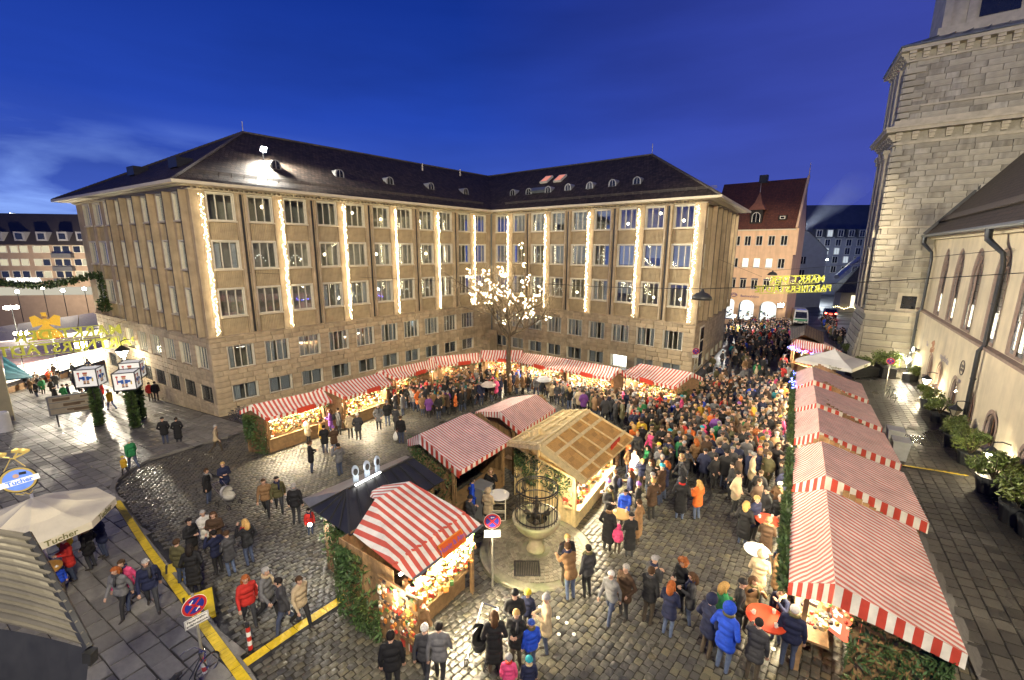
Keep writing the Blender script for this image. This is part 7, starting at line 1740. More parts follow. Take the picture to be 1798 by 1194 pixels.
for i, z in enumerate((2.05, 1.62, 1.19)):
    mb = MB().use(mat('board_beige', (.34, .29, .20), .6, .1, 4)); mb.box((0, -.07, z), (2.7, .03, .38)); mb.use(mat('board_print', (.14, .09, .05), .7)); mb.box((-.7+.5*i, -.09, z), (.9, .01, .2)); mb.box((.6-.4*i, -.09, z+.05), (.6, .01, .12)); mb.build('notice', None, pn)
# ================================================================== pale corner house, teal awning, seamed roof
M_YWALL = mat('pale_yellow_wall', (.48, .42, .24), .85, .08, 1.5, bump=.15)
p = G2(27, 741); ch = thing('corner_house', 'pale yellow stone house corner at the left picture edge', 'building', (p.x, p.y, gz(*p)))
dw = Vector((math.cos(R(32)), math.sin(R(32)))); F_ = Face(p-dw*9, dw); rs = random.Random(2); rd_ = p.normalized()*5; mb = MB().use(M_YWALL); prism(mb, [p-dw*9-F_.n*.1, p-dw*.05-F_.n*.1, p+rd_-dw*.4, p+rd_-dw*9], gz(*p)-1, 6); mb.build('wall_core', None, ch, world=True)
for a, b, c, d in courses(4, 9, gz(*p)-.3, 5.9, .7, 1.6, [], rs): mb = MB().use(M_YWALL); F_.box(mb, a, b, -.1, rs.uniform(-.005, .008), c, d); mb.build('stone', None, ch, world=True)
M_TEAL = mat('teal_cloth', (.012, .075, .10), .6, .15, 3, bump=.2)
a, b, c_ = ray(4, 624)*42, ray(58, 662)*42, ray(10, 668)*40; mb = MB().use(M_TEAL)
for k in range(7):
    p0, p1 = a.lerp(c_, k/7), a.lerp(c_, (k+1)/7); z = Vector((0, 0, .10*(k % 2))); mb.face([p0+z, b, p1+Vector((0, 0, .10*((k+1) % 2)))])
    mb.face([p0-Vector((0, 0, .05)), p1-Vector((0, 0, .05)), b-Vector((0, 0, .05))])
o = mb.build('teal_awning', None, None); tag(o, 'teal cloth awning jutting from the pale corner house', 'awning')
M_SEAM = mat('seamed_zinc', (.135, .125, .10), .5, .14, 2.2, metal=.25, bump=.1, bscale=14)
def on_z(px, py, z): r = ray(px, py); return r*(z/r.z)
A1, A2 = on_z(46, 936, -2.55), on_z(158, 1142, -3.35); L1, L2 = on_z(-190, 985, -2.55), on_z(-190, 1120, -3.45)
sr = thing('seamed_roof', 'curved standing seam metal roof cut by the lower left picture corner', 'roof', (A1.x, A1.y, A1.z))
n = 12; prof = []
for k in range(n+1):
    f = k/n; bul = .22*math.sin(math.pi*f*.75); prof.append((L1.lerp(L2, f)+Vector((0, 0, bul)), A1.lerp(A2, f)+Vector((0, 0, bul*.25))))
for k in range(n):
    mb = MB().use(M_SEAM); mb.smooth = True; m = 10; q0, q1 = prof[k], prof[k+1]
    for i in range(m):
        f0, f1 = i/m, (i+1)/m; arch = lambda f: Vector((0, 0, .16*math.sin(math.pi*f)))
        mb.face([q0[0].lerp(q0[1], f0)+arch(f0), q1[0].lerp(q1[1], f0)+arch(f0), q1[0].lerp(q1[1], f1)+arch(f1), q0[0].lerp(q0[1], f1)+arch(f1)])
    mb.smooth = False; mb.use(M_DARKMETAL if False else M_SEAM)
    mb.tube([q1[0].lerp(q1[1], i/10)+Vector((0, 0, .16*math.sin(math.pi*i/10)+.02)) for i in range(11)], .016, 5); mb.build('roof_sheet', None, sr, world=True)
mb = MB().use(M_DARKMETAL); mb.tube([p[1]+Vector((0, 0, -.01)) for p in prof], .035, 6); mb.bar(A2, A2+Vector((-.02, 0, -.12)), .07); mb.build('edge_strip', None, sr, world=True)
mb = MB().use(M_DARKMETAL); dn = Vector((0, 0, -.9))
for k in range(10):
    f0, f1 = k/10, (k+1)/10; p0, p1 = L2.lerp(A2, f0)+Vector((0, 0, .16*math.sin(math.pi*f0)+.20)), L2.lerp(A2, f1)+Vector((0, 0, .16*math.sin(math.pi*f1)+.20)); k0 = Vector((p0.x, p0.y-.25, -4.1)); k1 = Vector((p1.x, p1.y-.25, -4.1)); mb.face([p0-Vector((0, 0, .19)), k0, k1, p1-Vector((0, 0, .19))])
mb.build('fascia', None, sr, world=True)
# beer house sign on its bracket
p = ray(33, 842)*11.5; bs = thing('hanging_sign', 'round blue and gold inn sign with golden leaves hanging at the left edge', 'sign', p, R(35))
MG = mat('gold_leaf', (.62, .45, .12), .35, .15, 9, metal=.5, emis=(1., .8, .3), estr=.08); MBL = mat('sign_blue_lit', (.10, .20, .62), .4, .15, 4, emis=(.25, .42, 1.), estr=.2); MSW = mat('sign_white_lit', (.75, .75, .72), .4, .05, 4, emis=(1, 1, .95), estr=.2)
mb = MB().use(MG); disc(mb, .34, -.03, r0=.29); mb.lathe([(0, 0)], n=3); mb.use(MBL); disc(mb, .295, -.025); mb.use(M_DARKMETAL); disc(mb, .34, .03); mb.tube([(.34*math.cos(a), 0, .34*math.sin(a)) for a in np.linspace(0, 6.2832, 25)], .03, 5, cap=False); mb.build('disc', None, bs)
mb = MB().use(MSW); c, s = math.cos(R(8)), math.sin(R(8)); mb.box((0, -.04, -.04), (.78, .012, .15), ax=((c, 0, s), (0, 1, 0), (-s, 0, c))); rb = mb.build('ribbon', None, bs); lettering('Tucher', .17, MBL, rb, (c, 0, s), (-s, 0, c), (.02, -.05, -.04), .004, .006, world=False)
mb = MB().use(mat('face_pink', (.6, .38, .3), .5)); disc(mb, .06, -.035, 12); mb.v = [(x-.03, y, z+.12) for x, y, z in mb.v]; mb.use(M_BLACKL); mb.box((.10, -.034, .17), (.13, .01, .07)); mb.build('painted_head', None, bs)
mb = MB().use(MG); mb.tube([(-.30, 0, .14), (-.05, 0, .62)], .012, 5); mb.tube([(.22, 0, .24), (.0, 0, .60)], .012, 5)
for a, l in ((2.6, .22), (1.2, .3), (.5, .32)): mb.ico((.12*math.cos(a)*2, 0, .70+.10*math.sin(a)), .10, 1, (1.3, .3, .7)); mb.tube([(0, 0, .60), (l*math.cos(a), 0, .62+l*.6*math.sin(a))], [.03, .012], 5)
mb.tube([(-.12, 0, -.38), (0, 0, -.44), (.06, 0, -.40), (.12, 0, -.46), (.2, 0, -.38)], .012, 5); mb.build('scrollwork', None, bs); mb = MB().use(M_DARKMETAL); mb.tube([(0, 0, .62), (-.9, .1, .75), (-2.4, .2, .9)], .03, 6); mb.build('bracket', None, bs)
# ================================================================== the lit tree
M_BARK = mat('bark', (.10, .075, .045), .85, .25, 8, bump=.5); M_TWIGL = mat('bare_twig', (.20, .15, .09), .8, .25, 6)
tp = G(893, 690); tree = thing('bare_tree', 'bare tree hung with star bright bulbs in the court corner', 'tree', tp)
Zt = lambda y: Zat(893, y, tp)-tp.z
mb = MB().use(M_BARK); tw = MB().use(M_TWIGL); rg = random.Random(21); tips = []
hf = Zt(588)
mb.tube([(0, 0, -.1), (.03, 0, .6), (-.02, .02, hf*.55), (.02, 0, hf)], [.30, .24, .20, .16], 9)
def grow(p, d, L, r, lv):
    n = 4; pts = [p]; dd = d.copy()
    for k in range(n): dd = (dd+Vector((rg.gauss(0, .16), rg.gauss(0, .16), .05+rg.gauss(0, .10)))).normalized(); pts.append(pts[-1]+dd*L/n)
    (mb if lv < 2 else tw).tube(pts, [r*(1-.16*k) for k in range(n+1)], 6 if lv < 2 else 3, cap=False)
    if lv >= 2 or lv == 1: tips.extend(pts[1:])
    if lv < 4:
        for k in range((4, 5, 5, 4)[lv]):
            q = pts[rg.randint(1 if lv else 2, n)]; a = rg.uniform(0, 6.283); x = dd.orthogonal().normalized(); y = dd.cross(x); nd = (dd*rg.uniform(.35, .8)+(x*math.cos(a)+y*math.sin(a))*rg.uniform(.5, .9)+Vector((0, 0, .12))).normalized(); grow(q, nd, L*rg.uniform(.5, .72), r*.5, lv+1)
for k in range(7): a = k*.9+.2; grow(Vector((0, 0, hf-.1-.25*(k % 3))), Vector((math.cos(a)*(.45 if k % 2 else .85), math.sin(a)*.6, 1.0 if k % 2 else .45)).normalized(), rg.uniform(2.6, 3.6)*(1.35 if k % 2 else 1), .10, 0)
mb.build('trunk', None, tree); tw.build('crown', None, tree)
E_TB = emit('tree_bulb', (1., .80, .45), 85)
lt = thing('tree_lights', 'star bright bulbs strung along the bare tree branches', 'fairy lights', tp); mb = MB().use(E_TB)
ups = [t for t in tips if t.z > hf+.6 and abs(t.x) < 3.2]; rg.shuffle(ups)
for t in ups[:60]:
    for k in range(5): mb.ico(t+Vector((rg.gauss(0, .13), rg.gauss(0, .13), rg.gauss(0, .13))), rg.choice((.012, .016, .02, .032)), 1)
mb.build('bulbs', None, lt, kind='stuff'); mb = MB().use(M_WIRE)
for k in range(0, 130, 2): mb.bar(ups[k], ups[k]-Vector((0, 0, .12)), .012)
mb.build('socket', None, lt, kind='stuff')
tree2 = thing('pale_lit_tree', 'small pale lit bare tree behind the tower edge', 'tree', ray(1508, 505)*88); rg = random.Random(5); tw = MB().use(mat('pale_twig', (.5, .45, .4), .8)); mb = tw; tips = []  # pale twig colour stands in for light on the branches
for k in range(5): grow(Vector((0, 0, 1.5)), Vector((rg.uniform(-.7, .5), rg.uniform(-.5, .5), 1)).normalized(), 2.6, .07, 1)
tw.tube([(0, 0, -8), (0, 0, 1.6)], .14, 6); tw.build('crown', None, tree2)
# ================================================================== wires and hanging lamps
def pendant(label, px, py, dist, r=.42):
    p = ray(px, py)*dist; t = thing('pendant_lamp', label, 'street lamp', p, 0, 'lamps hung on wires over the square'); mb = MB().use(M_DARKMETAL); mb.smooth = True; mb.lathe([(.03, r*1.05), (.06, r*.95), (.10, r*.72), (r*.55, r*.62), (r*.9, r*.30), (r, .0), (r*.92, .02), (r*.5, .35*r), (0, .45*r)], n=24); mb.build('shade', None, t)
    mb = MB().use(M_CREAM); mb.ico((0, 0, .08), .10, 2); mb.build('bulb', None, t); return p+Vector((0, 0, r*1.05))
q1 = pendant('large dark dome lamp hung on a wire, before the office street corner', 1232, 526, 20, .46); q2 = pendant('small dark dome lamp hung in front of the long wing', 610, 494, 40, .42); q3 = pendant('dark dome lamp hung in front of the orange house', 1356, 483, 42, .42)
def wire(label, pts, r=.012):
    mb = MB().use(M_WIRE); out = [];
    for a, b in zip(pts, pts[1:]):
        n = 8; out += [a.lerp(b, k/n)-Vector((0, 0, (b-a).length*.004*math.sin(math.pi*k/n))) for k in range(n)]
    mb.tube(out+[pts[-1]], r, 4); o = mb.build('overhead_wire', None, None); tag(o, label, 'wire', 'wires over the square')
wl = VP(950, 497, FC.P+FC.n*.1, FC.d)[0]; wr = VP(1798, 479, FN.P+FN.n*.1, FN.d)[0]
wire('thick wire from the office wing over the big dome lamp to the church', [wl, q1, wr], .018)
wire('thin wire from the long wing past the small dome lamp to the courtyard wing', [VP(430, 478, FB.P+FB.n*.1, FB.d)[0], q2, VP(1000, 500, FC.P+FC.n*.1, FC.d)[0]], .012)
wire('thin wire from the orange house past a dome lamp to the church gutter', [VP(1300, 462, FO.P+FO.n*.1, FO.d)[0], q3, VP(1781, 437, FN.P+FN.n*.1, FN.d)[0]], .014)
# market signs of fir letters, seen from behind
M_LET = mat('lit_fir_letter', (.40, .42, .06), .7, .2, 9, emis=(.95, .85, .12), estr=.10)
def garland_sign(label, a, b, h, size, up=.95):
    a, b = Vector(a), Vector(b); X = (a-b).normalized(); Z = Vector((0, 0, 1)); c = (a+b)/2; r = thing('fir_letter_sign', label, 'sign', c, 0, 'fir letter signs over the market'); L = (b-a).length
    lettering('MARKT DER', size, M_LET, r, X, Z, c+Z*up*.55+X*-.05*L, .05, .018*size, 1.12); lettering('PARTNERSTÄDTE', size, M_LET, r, X, Z, c-Z*up*.55, .05, .018*size, 1.10)
    mb = MB().use(M_LET)
    for z0, z1, k in ((.08, 1.0, .36), (-1.0, -.1, .5)):
        p, q = c-X*L*k, c+X*L*k
        for z in (z0, z1): mb.bar(p+Z*z*up, q+Z*z*up, .05)
        mb.bar(p+Z*z0*up, p+Z*z1*up, .05); mb.bar(q+Z*z0*up, q+Z*z1*up, .05)
    mb.build('frame', None, r, world=True); mb = MB().use(emit('sign_bulb', (1., .9, .35), 9)); rg = random.Random(3)
    for k in range(110): mb.octa(c+X*L*rg.uniform(-.46, .46)+Z*up*rg.uniform(-1, 1)+Vector((0, rg.uniform(-.06, .06), 0)), .018)
    mb.build('bulbs', None, r, world=True, kind='stuff'); mb = MB().use(M_WIRE)
    for s in (-1, 1): mb.tube([c+X*L*.5*s+Z*up, c+X*L*(.5*s)+Z*(up+2.5)+X*s*6], .012, 4)
    mb.build('cable', None, r, world=True)
garland_sign('glowing fir letter sign spanning the street before the orange house', ray(1336, 501)*44, ray(1452, 497)*44, 1, .92, .85)
garland_sign('glowing fir letter sign over the entrance of the big market, far left', ray(18, 607)*36, ray(208, 589)*39, 1, 1.15, 1.05)
# fir garland across to the office corner, with a hanging tassel
e_ = VP(174, 481, FA.P+FA.n*.3, FA.d)[0]; s_ = ray(-40, 488)*44; mid = [s_.lerp(e_, k/12)-Vector((0, 0, 1.1*math.sin(math.pi*k/12)*.8)) for k in range(13)]
mb = MB(); needles(mb, mid, .5, 110, .24, 5); needles(mb, [e_, e_+Vector((.2, -.2, -2.6))], .30, 160, .22, 6); needles(mb, [e_+Vector((.2, -.2, -2.4)), e_+Vector((.2, -.2, -3.4))], .8, 300, .26, 7); o = mb.build('fir_garland', None, None); tag(o, 'fir garland slung from the office side front across the market entrance, with tassel', 'garland')
# golden angel hung over the market entrance
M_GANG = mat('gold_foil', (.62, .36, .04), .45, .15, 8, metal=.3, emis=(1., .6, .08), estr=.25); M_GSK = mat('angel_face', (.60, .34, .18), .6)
p = ray(85, 592)*38; an = thing('gold_angel', 'big golden angel ornament hanging over the market entrance', 'ornament', p, R(25)); an.scale = (.66, .66, .66); mb = MB().use(M_GANG); n = 20
prof = [(1.55, -.1), (1.25, .5), (.75, 1.1), (.34, 1.55), (.30, 1.75)]
for i in range(len(prof)-1):
    for k in range(40):
        a0, a1 = 2*math.pi*k/40, 2*math.pi*(k+1)/40; w0, w1 = 1+.05*(-1)**k, 1+.05*(-1)**(k+1); (r0, z0), (r1, z1) = prof[i], prof[i+1]
        mb.face([(r0*w0*math.cos(a0), .6*r0*w0*math.sin(a0), z0), (r0*w1*math.cos(a1), .6*r0*w1*math.sin(a1), z0), (r1*w1*math.cos(a1), .6*r1*w1*math.sin(a1), z1), (r1*w0*math.cos(a0), .6*r1*w0*math.sin(a0), z1)])
mb.build('skirt', None, an)
mb = MB().use(M_GANG); mb.smooth = True; mb.tube([(0, 0, 1.7), (0, 0, 2.1), (0, 0, 2.45)], [.30, .38, .20], 12); mb.tube([(-.3, 0, 2.3), (-.55, -.2, 1.9)], [.15, .1], 8); mb.tube([(.3, 0, 2.3), (.55, -.2, 1.9)], [.15, .1], 8); mb.build('bodice', None, an)
for s in (-1, 1):
    mb = MB().use(M_GANG); pts = [(s*.2, 1.7), (s*1.35, 1.35), (s*1.5, 2.7), (s*.95, 2.9), (s*.35, 2.35)]
    mb.mesh([(x, .12, z) for x, z in pts]+[(x, .18, z) for x, z in pts], [tuple(range(5)), tuple(range(9, 4, -1))]+[(k, (k+1) % 5, 5+(k+1) % 5, 5+k) for k in range(5)]); mb.build('wing', None, an)
mb = MB().use(M_GSK); mb.ico((0, 0, 2.72), .26, 2); mb.build('head', None, an); mb = MB().use(M_GANG); mb.ico((0, .05, 2.80), .29, 2, (1, 1, .9)); mb.lathe([(.24, 2.98), (.30, 3.25), (.22, 3.1)], n=9); mb.build('crown', None, an)
mb = MB().use(CR); mb.lathe([(1.56, -.16), (1.6, -.05), (1.5, .0)], n=30); mb.v = [(x, .6*y, z) for x, y, z in mb.v]; mb.build('hem', None, an)
# ================================================================== police van and dark car
M_VANW = mat('van_white', (.62, .64, .62), .3, .06, 2, coat=.5); M_VANG = mat('van_green', (.02, .20, .10), .3, .08, 2, coat=.5); M_CARB = mat('car_black', (.02, .02, .024), .2, .1, 2, coat=.8); E_TAIL = emit('tail_light', (1., .06, .03), 30); M_TYRE = M_BLK
def vehicle(name, label, cat, loc, rz, body, L, Wd, H, hood, m, m2, glassz, tail):
    r = thing(name, label, cat, loc, rz); mb = MB().use(m); pr = body; n = len(pr)
    v = [(x, s*Wd/2*(1 if z < glassz else .88), z) for s in (-1, 1) for x, z in pr]; mb.mesh(v, [tuple(range(n)), tuple(range(2*n-1, n-1, -1))]+[(i, n+i, n+(i+1) % n, (i+1) % n) for i in range(n)])
    mb.build('body', None, r)
    for s in (-1, 1):
        for x in (-L*.31, L*.31): mb = MB().use(M_TYRE); mb.tube([(x, s*(Wd/2-.2), .33), (x, s*(Wd/2+.01), .33)], .33, 14); w = mb.build('wheel', None, r); mb = MB().use(M_CHROME); mb.tube([(x, s*(Wd/2+.005), .33), (x, s*(Wd/2+.02), .33)], .19, 10); mb.build('rim', None, w)
    return r
p = G(1402, 568); d = math.atan2(-(1.), -.45)
van = vehicle('police_van', 'white and green police van facing the market in the street', 'van', p, R(-118), [(-2.5, .35), (2.5, .35), (2.55, .95), (2.35, 1.15), (1.75, 2.15), (1.4, 2.35), (-2.45, 2.35), (-2.5, .9)], 5, 1.95, 2.35, 0, M_VANW, M_VANG, 1.2, 0)
mb = MB().use(M_GLASSD); mb.face([(2.37, -.78, 1.2), (2.37, .78, 1.2), (1.81, .74, 2.1), (1.81, -.74, 2.1)]); mb.build('windscreen', None, van)
mb = MB().use(M_VANG); mb.box((2.5, 0, .92), (.12, 1.7, .32)); 
for s in (-1, 1): mb.box((0, s*.985, .85), (4.6, .02, .42))
mb.build('green_band', None, van)
for s in (-1, 1): mb = MB().use(M_CHROME); mb.box((2.56, s*.72, .75), (.05, .32, .2)); mb.build('headlight', None, van)
mb = MB().use(M_WIRE); mb.box((2.57, 0, .62), (.04, .9, .16)); mb.box((2.56, 0, .42), (.08, 1.8, .14)); mb.build('bumper', None, van); mb = MB().use(mat('roof_beacon', (.05, .1, .5), .3)); mb.box((1.2, 0, 2.42), (.25, 1.2, .14)); mb.build('beacon', None, van); mb = MB().use(M_WHITE); mb.box((2.60, 0, .50), (.02, .52, .11)); mb.build('number_plate', None, van)
p = G(1456, 556); car = vehicle('dark_car', 'black estate car with glowing red tail lights driving up the street', 'car', p, R(58), [(-2.2, .3), (2.2, .3), (2.2, .75), (1.1, .95), (.4, 1.5), (-1.7, 1.55), (-2.15, 1.0)], 4.4, 1.8, 1.5, 0, M_CARB, M_CARB, 1.0, 1)
mb = MB().use(M_GLASSD); mb.face([(-1.78, .66, 1.48), (-1.78, -.66, 1.48), (-2.17, -.72, 1.03), (-2.17, .72, 1.03)]); mb.build('rear_window', None, car)
for s in (-1, 1): mb = MB().use(E_TAIL); mb.box((-2.21, s*.70, .82), (.05, .28, .16)); mb.build('tail_light', None, car)
mb = MB().use(M_WHITE); mb.box((-2.22, 0, .72), (.03, .52, .11)); mb.build('number_plate', None, car)
lamp('tail_glow', 'POINT', (-2.5, 0, .7), 40, (1., .08, .04), None, shadow_soft_size=.3).parent = car
# ================================================================== people
M_COAT = mat('coat_cloth', (.1, .1, .1), .82, .22, 7, bump=.5, bscale=11, objcol=True, spec=.3)
M_SKIN = mat('skin', (.50, .30, .21), .55, .06, 9); M_SHOE = mat('shoe_leather', (.03, .024, .02), .5, .2, 9)
M_HAIR = mat('hair_or_hat', (.1, .1, .1), .8, .22, 24, bump=.4, bscale=40, objcol=True, spec=.25)
M_TROU = mat('trousers', (.05, .05, .05), .85, .18, 9, bump=.3, bscale=14)
nt = M_TROU.node_tree; oi = nt.nodes.new('ShaderNodeObjectInfo'); cr = nt.nodes.new('ShaderNodeValToRGB'); cr.color_ramp.interpolation = 'CONSTANT'
for i, (p, c) in enumerate(((0, (.018, .018, .02)), (1, (.12, .09, .05)), (.30, (.045, .06, .11)), (.55, (.03, .032, .038)), (.70, (.08, .11, .19)), (.85, (.06, .045, .03)))):
    e = cr.color_ramp.elements[i] if i < 2 else cr.color_ramp.elements.new(p); e.position = p; e.color = (*c, 1)
nt.links.new(oi.outputs['Random'], cr.inputs[0]); nt.links.new(cr.outputs[0], nt.nodes['Principled BSDF'].inputs['Base Color'].links[0].from_node.inputs[0])
def capsule(bm, a, b, ra, rb, sy=1.):
    a, b = Vector(a), Vector(b); d = b-a; L = max(d.length, 1e-4); q = d.to_track_quat('Z', 'Y').to_matrix().to_4x4()
    r = bmesh.ops.create_cone(bm, cap_ends=True, segments=14, radius1=ra, radius2=rb, depth=L, matrix=Matrix.Translation((a+b)/2) @ q)
    for p, rr in ((a, ra), (b, rb)): bmesh.ops.create_icosphere(bm, subdivisions=2, radius=rr, matrix=Matrix.Translation(p))
def person_mesh(name, arms='down', coat='short', stride=0., lean=0., crouch=False, nod=0., vox=.017, ratio=.30, bulk=1.):
    """one continuous body: parts are fused by a voxel remesh, faces take their cloth from the nearest part"""
    C_, T_, S_, H_ = 0, 1, 2, 3; P = []
    def add(a, b, ra, rb, t): P.append((Vector(a), Vector(b), ra, rb, t))
    w = bulk; hz = .93
    for s in (-1, 1):
        f = stride*s; hip = (s*.09, 0, hz-.05); knee = (s*.095, -.04-f*.5, .50); ank = (s*.10, -f*1.0+.02+(.10 if f < 0 else 0), .10+(.07 if f < 0 else 0))
        add(hip, knee, .092, .064, T_); add(knee, ank, .062, .047, T_); add((ank[0], ank[1]+.02, ank[2]-.05), (ank[0]+s*.02, ank[1]-.15, ank[2]-.062), .044, .034, H_)
    sp = lambda z: lean*(z-.9)*-.8
    add((-.07, sp(.95), .95), (.07, sp(.95), .95), .125*w, .125*w, C_); add((-.07, sp(1.12), 1.10), (.07, sp(1.12), 1.10), .122*w, .122*w, C_); add((-.09, sp(1.27), 1.27), (.09, sp(1.27), 1.27), .128*w, .128*w, C_); add((-.155, sp(1.40), 1.395), (.155, sp(1.40), 1.395), .080, .080, C_); add((-.07, sp(1.44), 1.44), (.07, sp(1.44), 1.44), .075, .075, C_)
    if coat in ('short', 'mid', 'long'): add((-.075, 0, .86), (.075, 0, .86), .140*w, .140*w, C_)
    if coat in ('mid', 'long'): add((-.08, 0, .72), (.08, 0, .72), .142*w, .142*w, C_)
    if coat == 'long': add((-.085, 0, .55), (.085, 0, .55), .145*w, .145*w, C_); add((-.09, 0, .42), (.09, 0, .42), .140*w, .140*w, C_)
    hy = sp(1.6)-.012; nk = (0, sp(1.48), 1.46)
    add(nk, (0, hy-.005, 1.56), .058, .052, S_); add((0, hy+.005, 1.655), (0, hy+.005, 1.655), .092, .092, S_); add((0, hy-.02, 1.61), (0, hy-.035, 1.565), .075, .045, S_); add((0, hy-.095, 1.63), (0, hy-.108, 1.612), .014, .018, S_)
    for s in (-1, 1): add((s*.088, hy+.01, 1.63), (s*.092, hy+.015, 1.61), .020, .014, S_)
    hands = []
    for s in (-1, 1):
        sh = Vector((s*.185, sp(1.39), 1.395)); mode = arms if isinstance(arms, str) else arms[0 if s < 0 else 1]
        if mode == 'down': el, wr = Vector((s*.25, .02+stride*.3*s, 1.10)), Vector((s*.25, -.05+stride*.7*s, .86))
        elif mode == 'front': el, wr = Vector((s*.25, -.02, 1.12)), Vector((s*.08, -.26, 1.18))
        elif mode == 'cross': el, wr = Vector((s*.25, -.08, 1.14)), Vector((-s*.06, -.20, 1.17))
        elif mode == 'pocket': el, wr = Vector((s*.29, .07, 1.12)), Vector((s*.19, -.10, .93))
        elif mode == 'up': el, wr = Vector((s*.27, -.16, 1.22)), Vector((s*.10, -.27, 1.46))
        elif mode == 'reach': el, wr = Vector((s*.24, -.22, 1.22)), Vector((s*.18, -.47, 1.20))
        el.y += sp(1.12)*.6; wr.y += sp(1.12)*.9
        add(sh, el, .066*w, .054, C_); add(el, wr, .055, .043, C_); d = (wr-el).normalized(); add(wr+d*.02, wr+d*.085, .030, .033, S_); hands.append((wr+d*.07, d, s))
    bm = bmesh.new()
    for a, b, ra, rb, t in P: capsule(bm, a, b, ra, rb)
    me = bpy.data.meshes.new(name); bm.to_mesh(me); bm.free(); o = bpy.data.objects.new(name, me); COL.objects.link(o)
    m = o.modifiers.new('fuse', 'REMESH'); m.mode = 'VOXEL'; m.voxel_size = vox; m.use_smooth_shade = True
    m = o.modifiers.new('relax', 'SMOOTH'); m.factor = .5; m.iterations = 3
    m = o.modifiers.new('thin', 'DECIMATE'); m.ratio = ratio
    bpy.context.view_layer.update(); ev = o.evaluated_get(bpy.context.evaluated_depsgraph_get()); out = bpy.data.meshes.new_from_object(ev); bpy.data.objects.remove(o); bpy.data.meshes.remove(me)
    n = len(out.polygons); cen = np.zeros(n*3); out.polygons.foreach_get('center', cen); cen = cen.reshape(-1, 3); best = np.full(n, 9.); idx = np.zeros(n, np.int32)
    for a, b, ra, rb, t in P:
        a_, d_ = np.array(a), np.array(b-a); L2 = max(d_@d_, 1e-9); k = np.clip(((cen-a_)@d_)/L2, 0, 1); q = np.linalg.norm(cen-a_-k[:, None]*d_, axis=1)-(ra+(rb-ra)*k); mk = q < best; best[mk] = q[mk]; idx[mk] = t
    out.name = name; out.materials.clear()
    for m in (M_COAT, M_TROU, M_SKIN, M_SHOE): out.materials.append(m)
    out.polygons.foreach_set('material_index', idx); out.polygons.foreach_set('use_smooth', np.ones(n, bool))
    # fingers, thumb and eyes grow out of the fused body
    mb = MB(); mb.smooth = True
    for p, d, s in hands:
        y = d.cross(Vector((0, 0, 1))); y = y.normalized() if y.length > .1 else Vector((1, 0, 0)); z = y.cross(d).normalized()
        if z.length < .1: z = Vector((0, -1, 0))
        mb.use(M_SKIN)
        for k, l in enumerate((.062, .072, .068, .052)): b0 = p+d*.02+y*(k-1.5)*.017; mb.tube([b0, b0+d*l*.55-z*.008, b0+d*l*.85-z*.028], [.0095, .0085, .006], 4)
        b0 = p-d*.02-y*s*.026; mb.tube([b0, b0-y*s*.018+d*.025-z*.01, b0-y*s*.014+d*.05-z*.02], [.011, .010, .007], 4)
    mb.use(M_BLACKL)
    for s in (-1, 1): mb.octa((s*.034, hy-.082, 1.648), .011)
    mb.use(mat('lips', (.34, .12, .09), .5)); mb.box((0, hy-.083, 1.583), (.045, .012, .010))
    o2 = bpy.data.objects.new('t', mb.data('t')); bm = bmesh.new(); bm.from_mesh(out); mi = [M_COAT, M_TROU, M_SKIN, M_SHOE]; base = len(bm.faces)
    for mm in mb.mats:
        if mm not in mi: mi.append(mm); out.materials.append(mm)
    bm.from_mesh(o2.data); bm.faces.ensure_lookup_table()
    for f in list(bm.faces)[base:]: f.material_index = mi.index(mb.mats[f.material_index])
    bm.to_mesh(out); bm.free(); bpy.data.objects.remove(o2); out['head'] = (0, hy, 1.655); return out
PM = {}
def pm(key):
    if key not in PM:
        a = dict(stand=dict(arms='down'), pocket=dict(arms='pocket', coat='mid'), mug=dict(arms=('pocket', 'up'), coat='short'), front=dict(arms='front', coat='mid'), cross=dict(arms='cross'), walk=dict(arms='down', stride=.24, lean=.08), longc=dict(arms='pocket', coat='long'), longfront=dict(arms='front', coat='long'), lean=dict(arms='reach', lean=.42, coat='short'), reach=dict(arms=('down', 'reach'), coat='mid', lean=.08), slim=dict(arms=('down', 'up'), coat='none', bulk=.9), stout=dict(arms='front', bulk=1.15))[key]
        PM[key] = person_mesh('person', **a)
    return PM[key]
def sphere_part(keep, sc, m=M_HAIR, jit=0., sub=3, extra=None, name='hair'):
    bm = bmesh.new(); bmesh.ops.create_icosphere(bm, subdivisions=sub, radius=1.); mb = MB().use(m); mb.smooth = jit == 0
    rg = random.Random(4)
    for v in bm.verts: k = 1+rg.uniform(-jit, jit); v.co = Vector((v.co.x*sc[0]*k, v.co.y*sc[1]*k, v.co.z*sc[2]*k))
    bm.verts.index_update(); keepf = [f for f in bm.faces if keep(f.calc_center_median())]
    mb.mesh([v.co.copy() for v in bm.verts], [tuple(x.index for x in f.verts) for f in keepf]); bm.free()
    if extra: extra(mb)
    return mb.data(name)
top = lambda c: c.z > (.035 if c.y < -.035 else -.055)
def ex_long(mb): mb.smooth = True; mb.tube([(0, .04, .02), (0, .085, -.08), (0, .095, -.20), (0, .09, -.27)], [.085, .10, .095, .05], 10); [mb.tube([(s*.085, .02, .0), (s*.098, .02, -.10), (s*.085, .0, -.19)], [.03, .036, .02], 6) for s in (-1, 1)]
def ex_bob(mb): mb.smooth = True; mb.ico((0, 0, .125), .038, 2, jit=.08)
def ex_brim(mb): mb.mesh([(-.08, -.09, .04), (.08, -.09, .04), (.06, -.175, .03), (-.06, -.175, .03), (-.08, -.09, .03), (.08, -.09, .03), (.06, -.175, .022), (-.06, -.175, .022)], [(0, 1, 2, 3), (7, 6, 5, 4), (0, 3, 7, 4), (1, 5, 6, 2), (2, 6, 7, 3)])
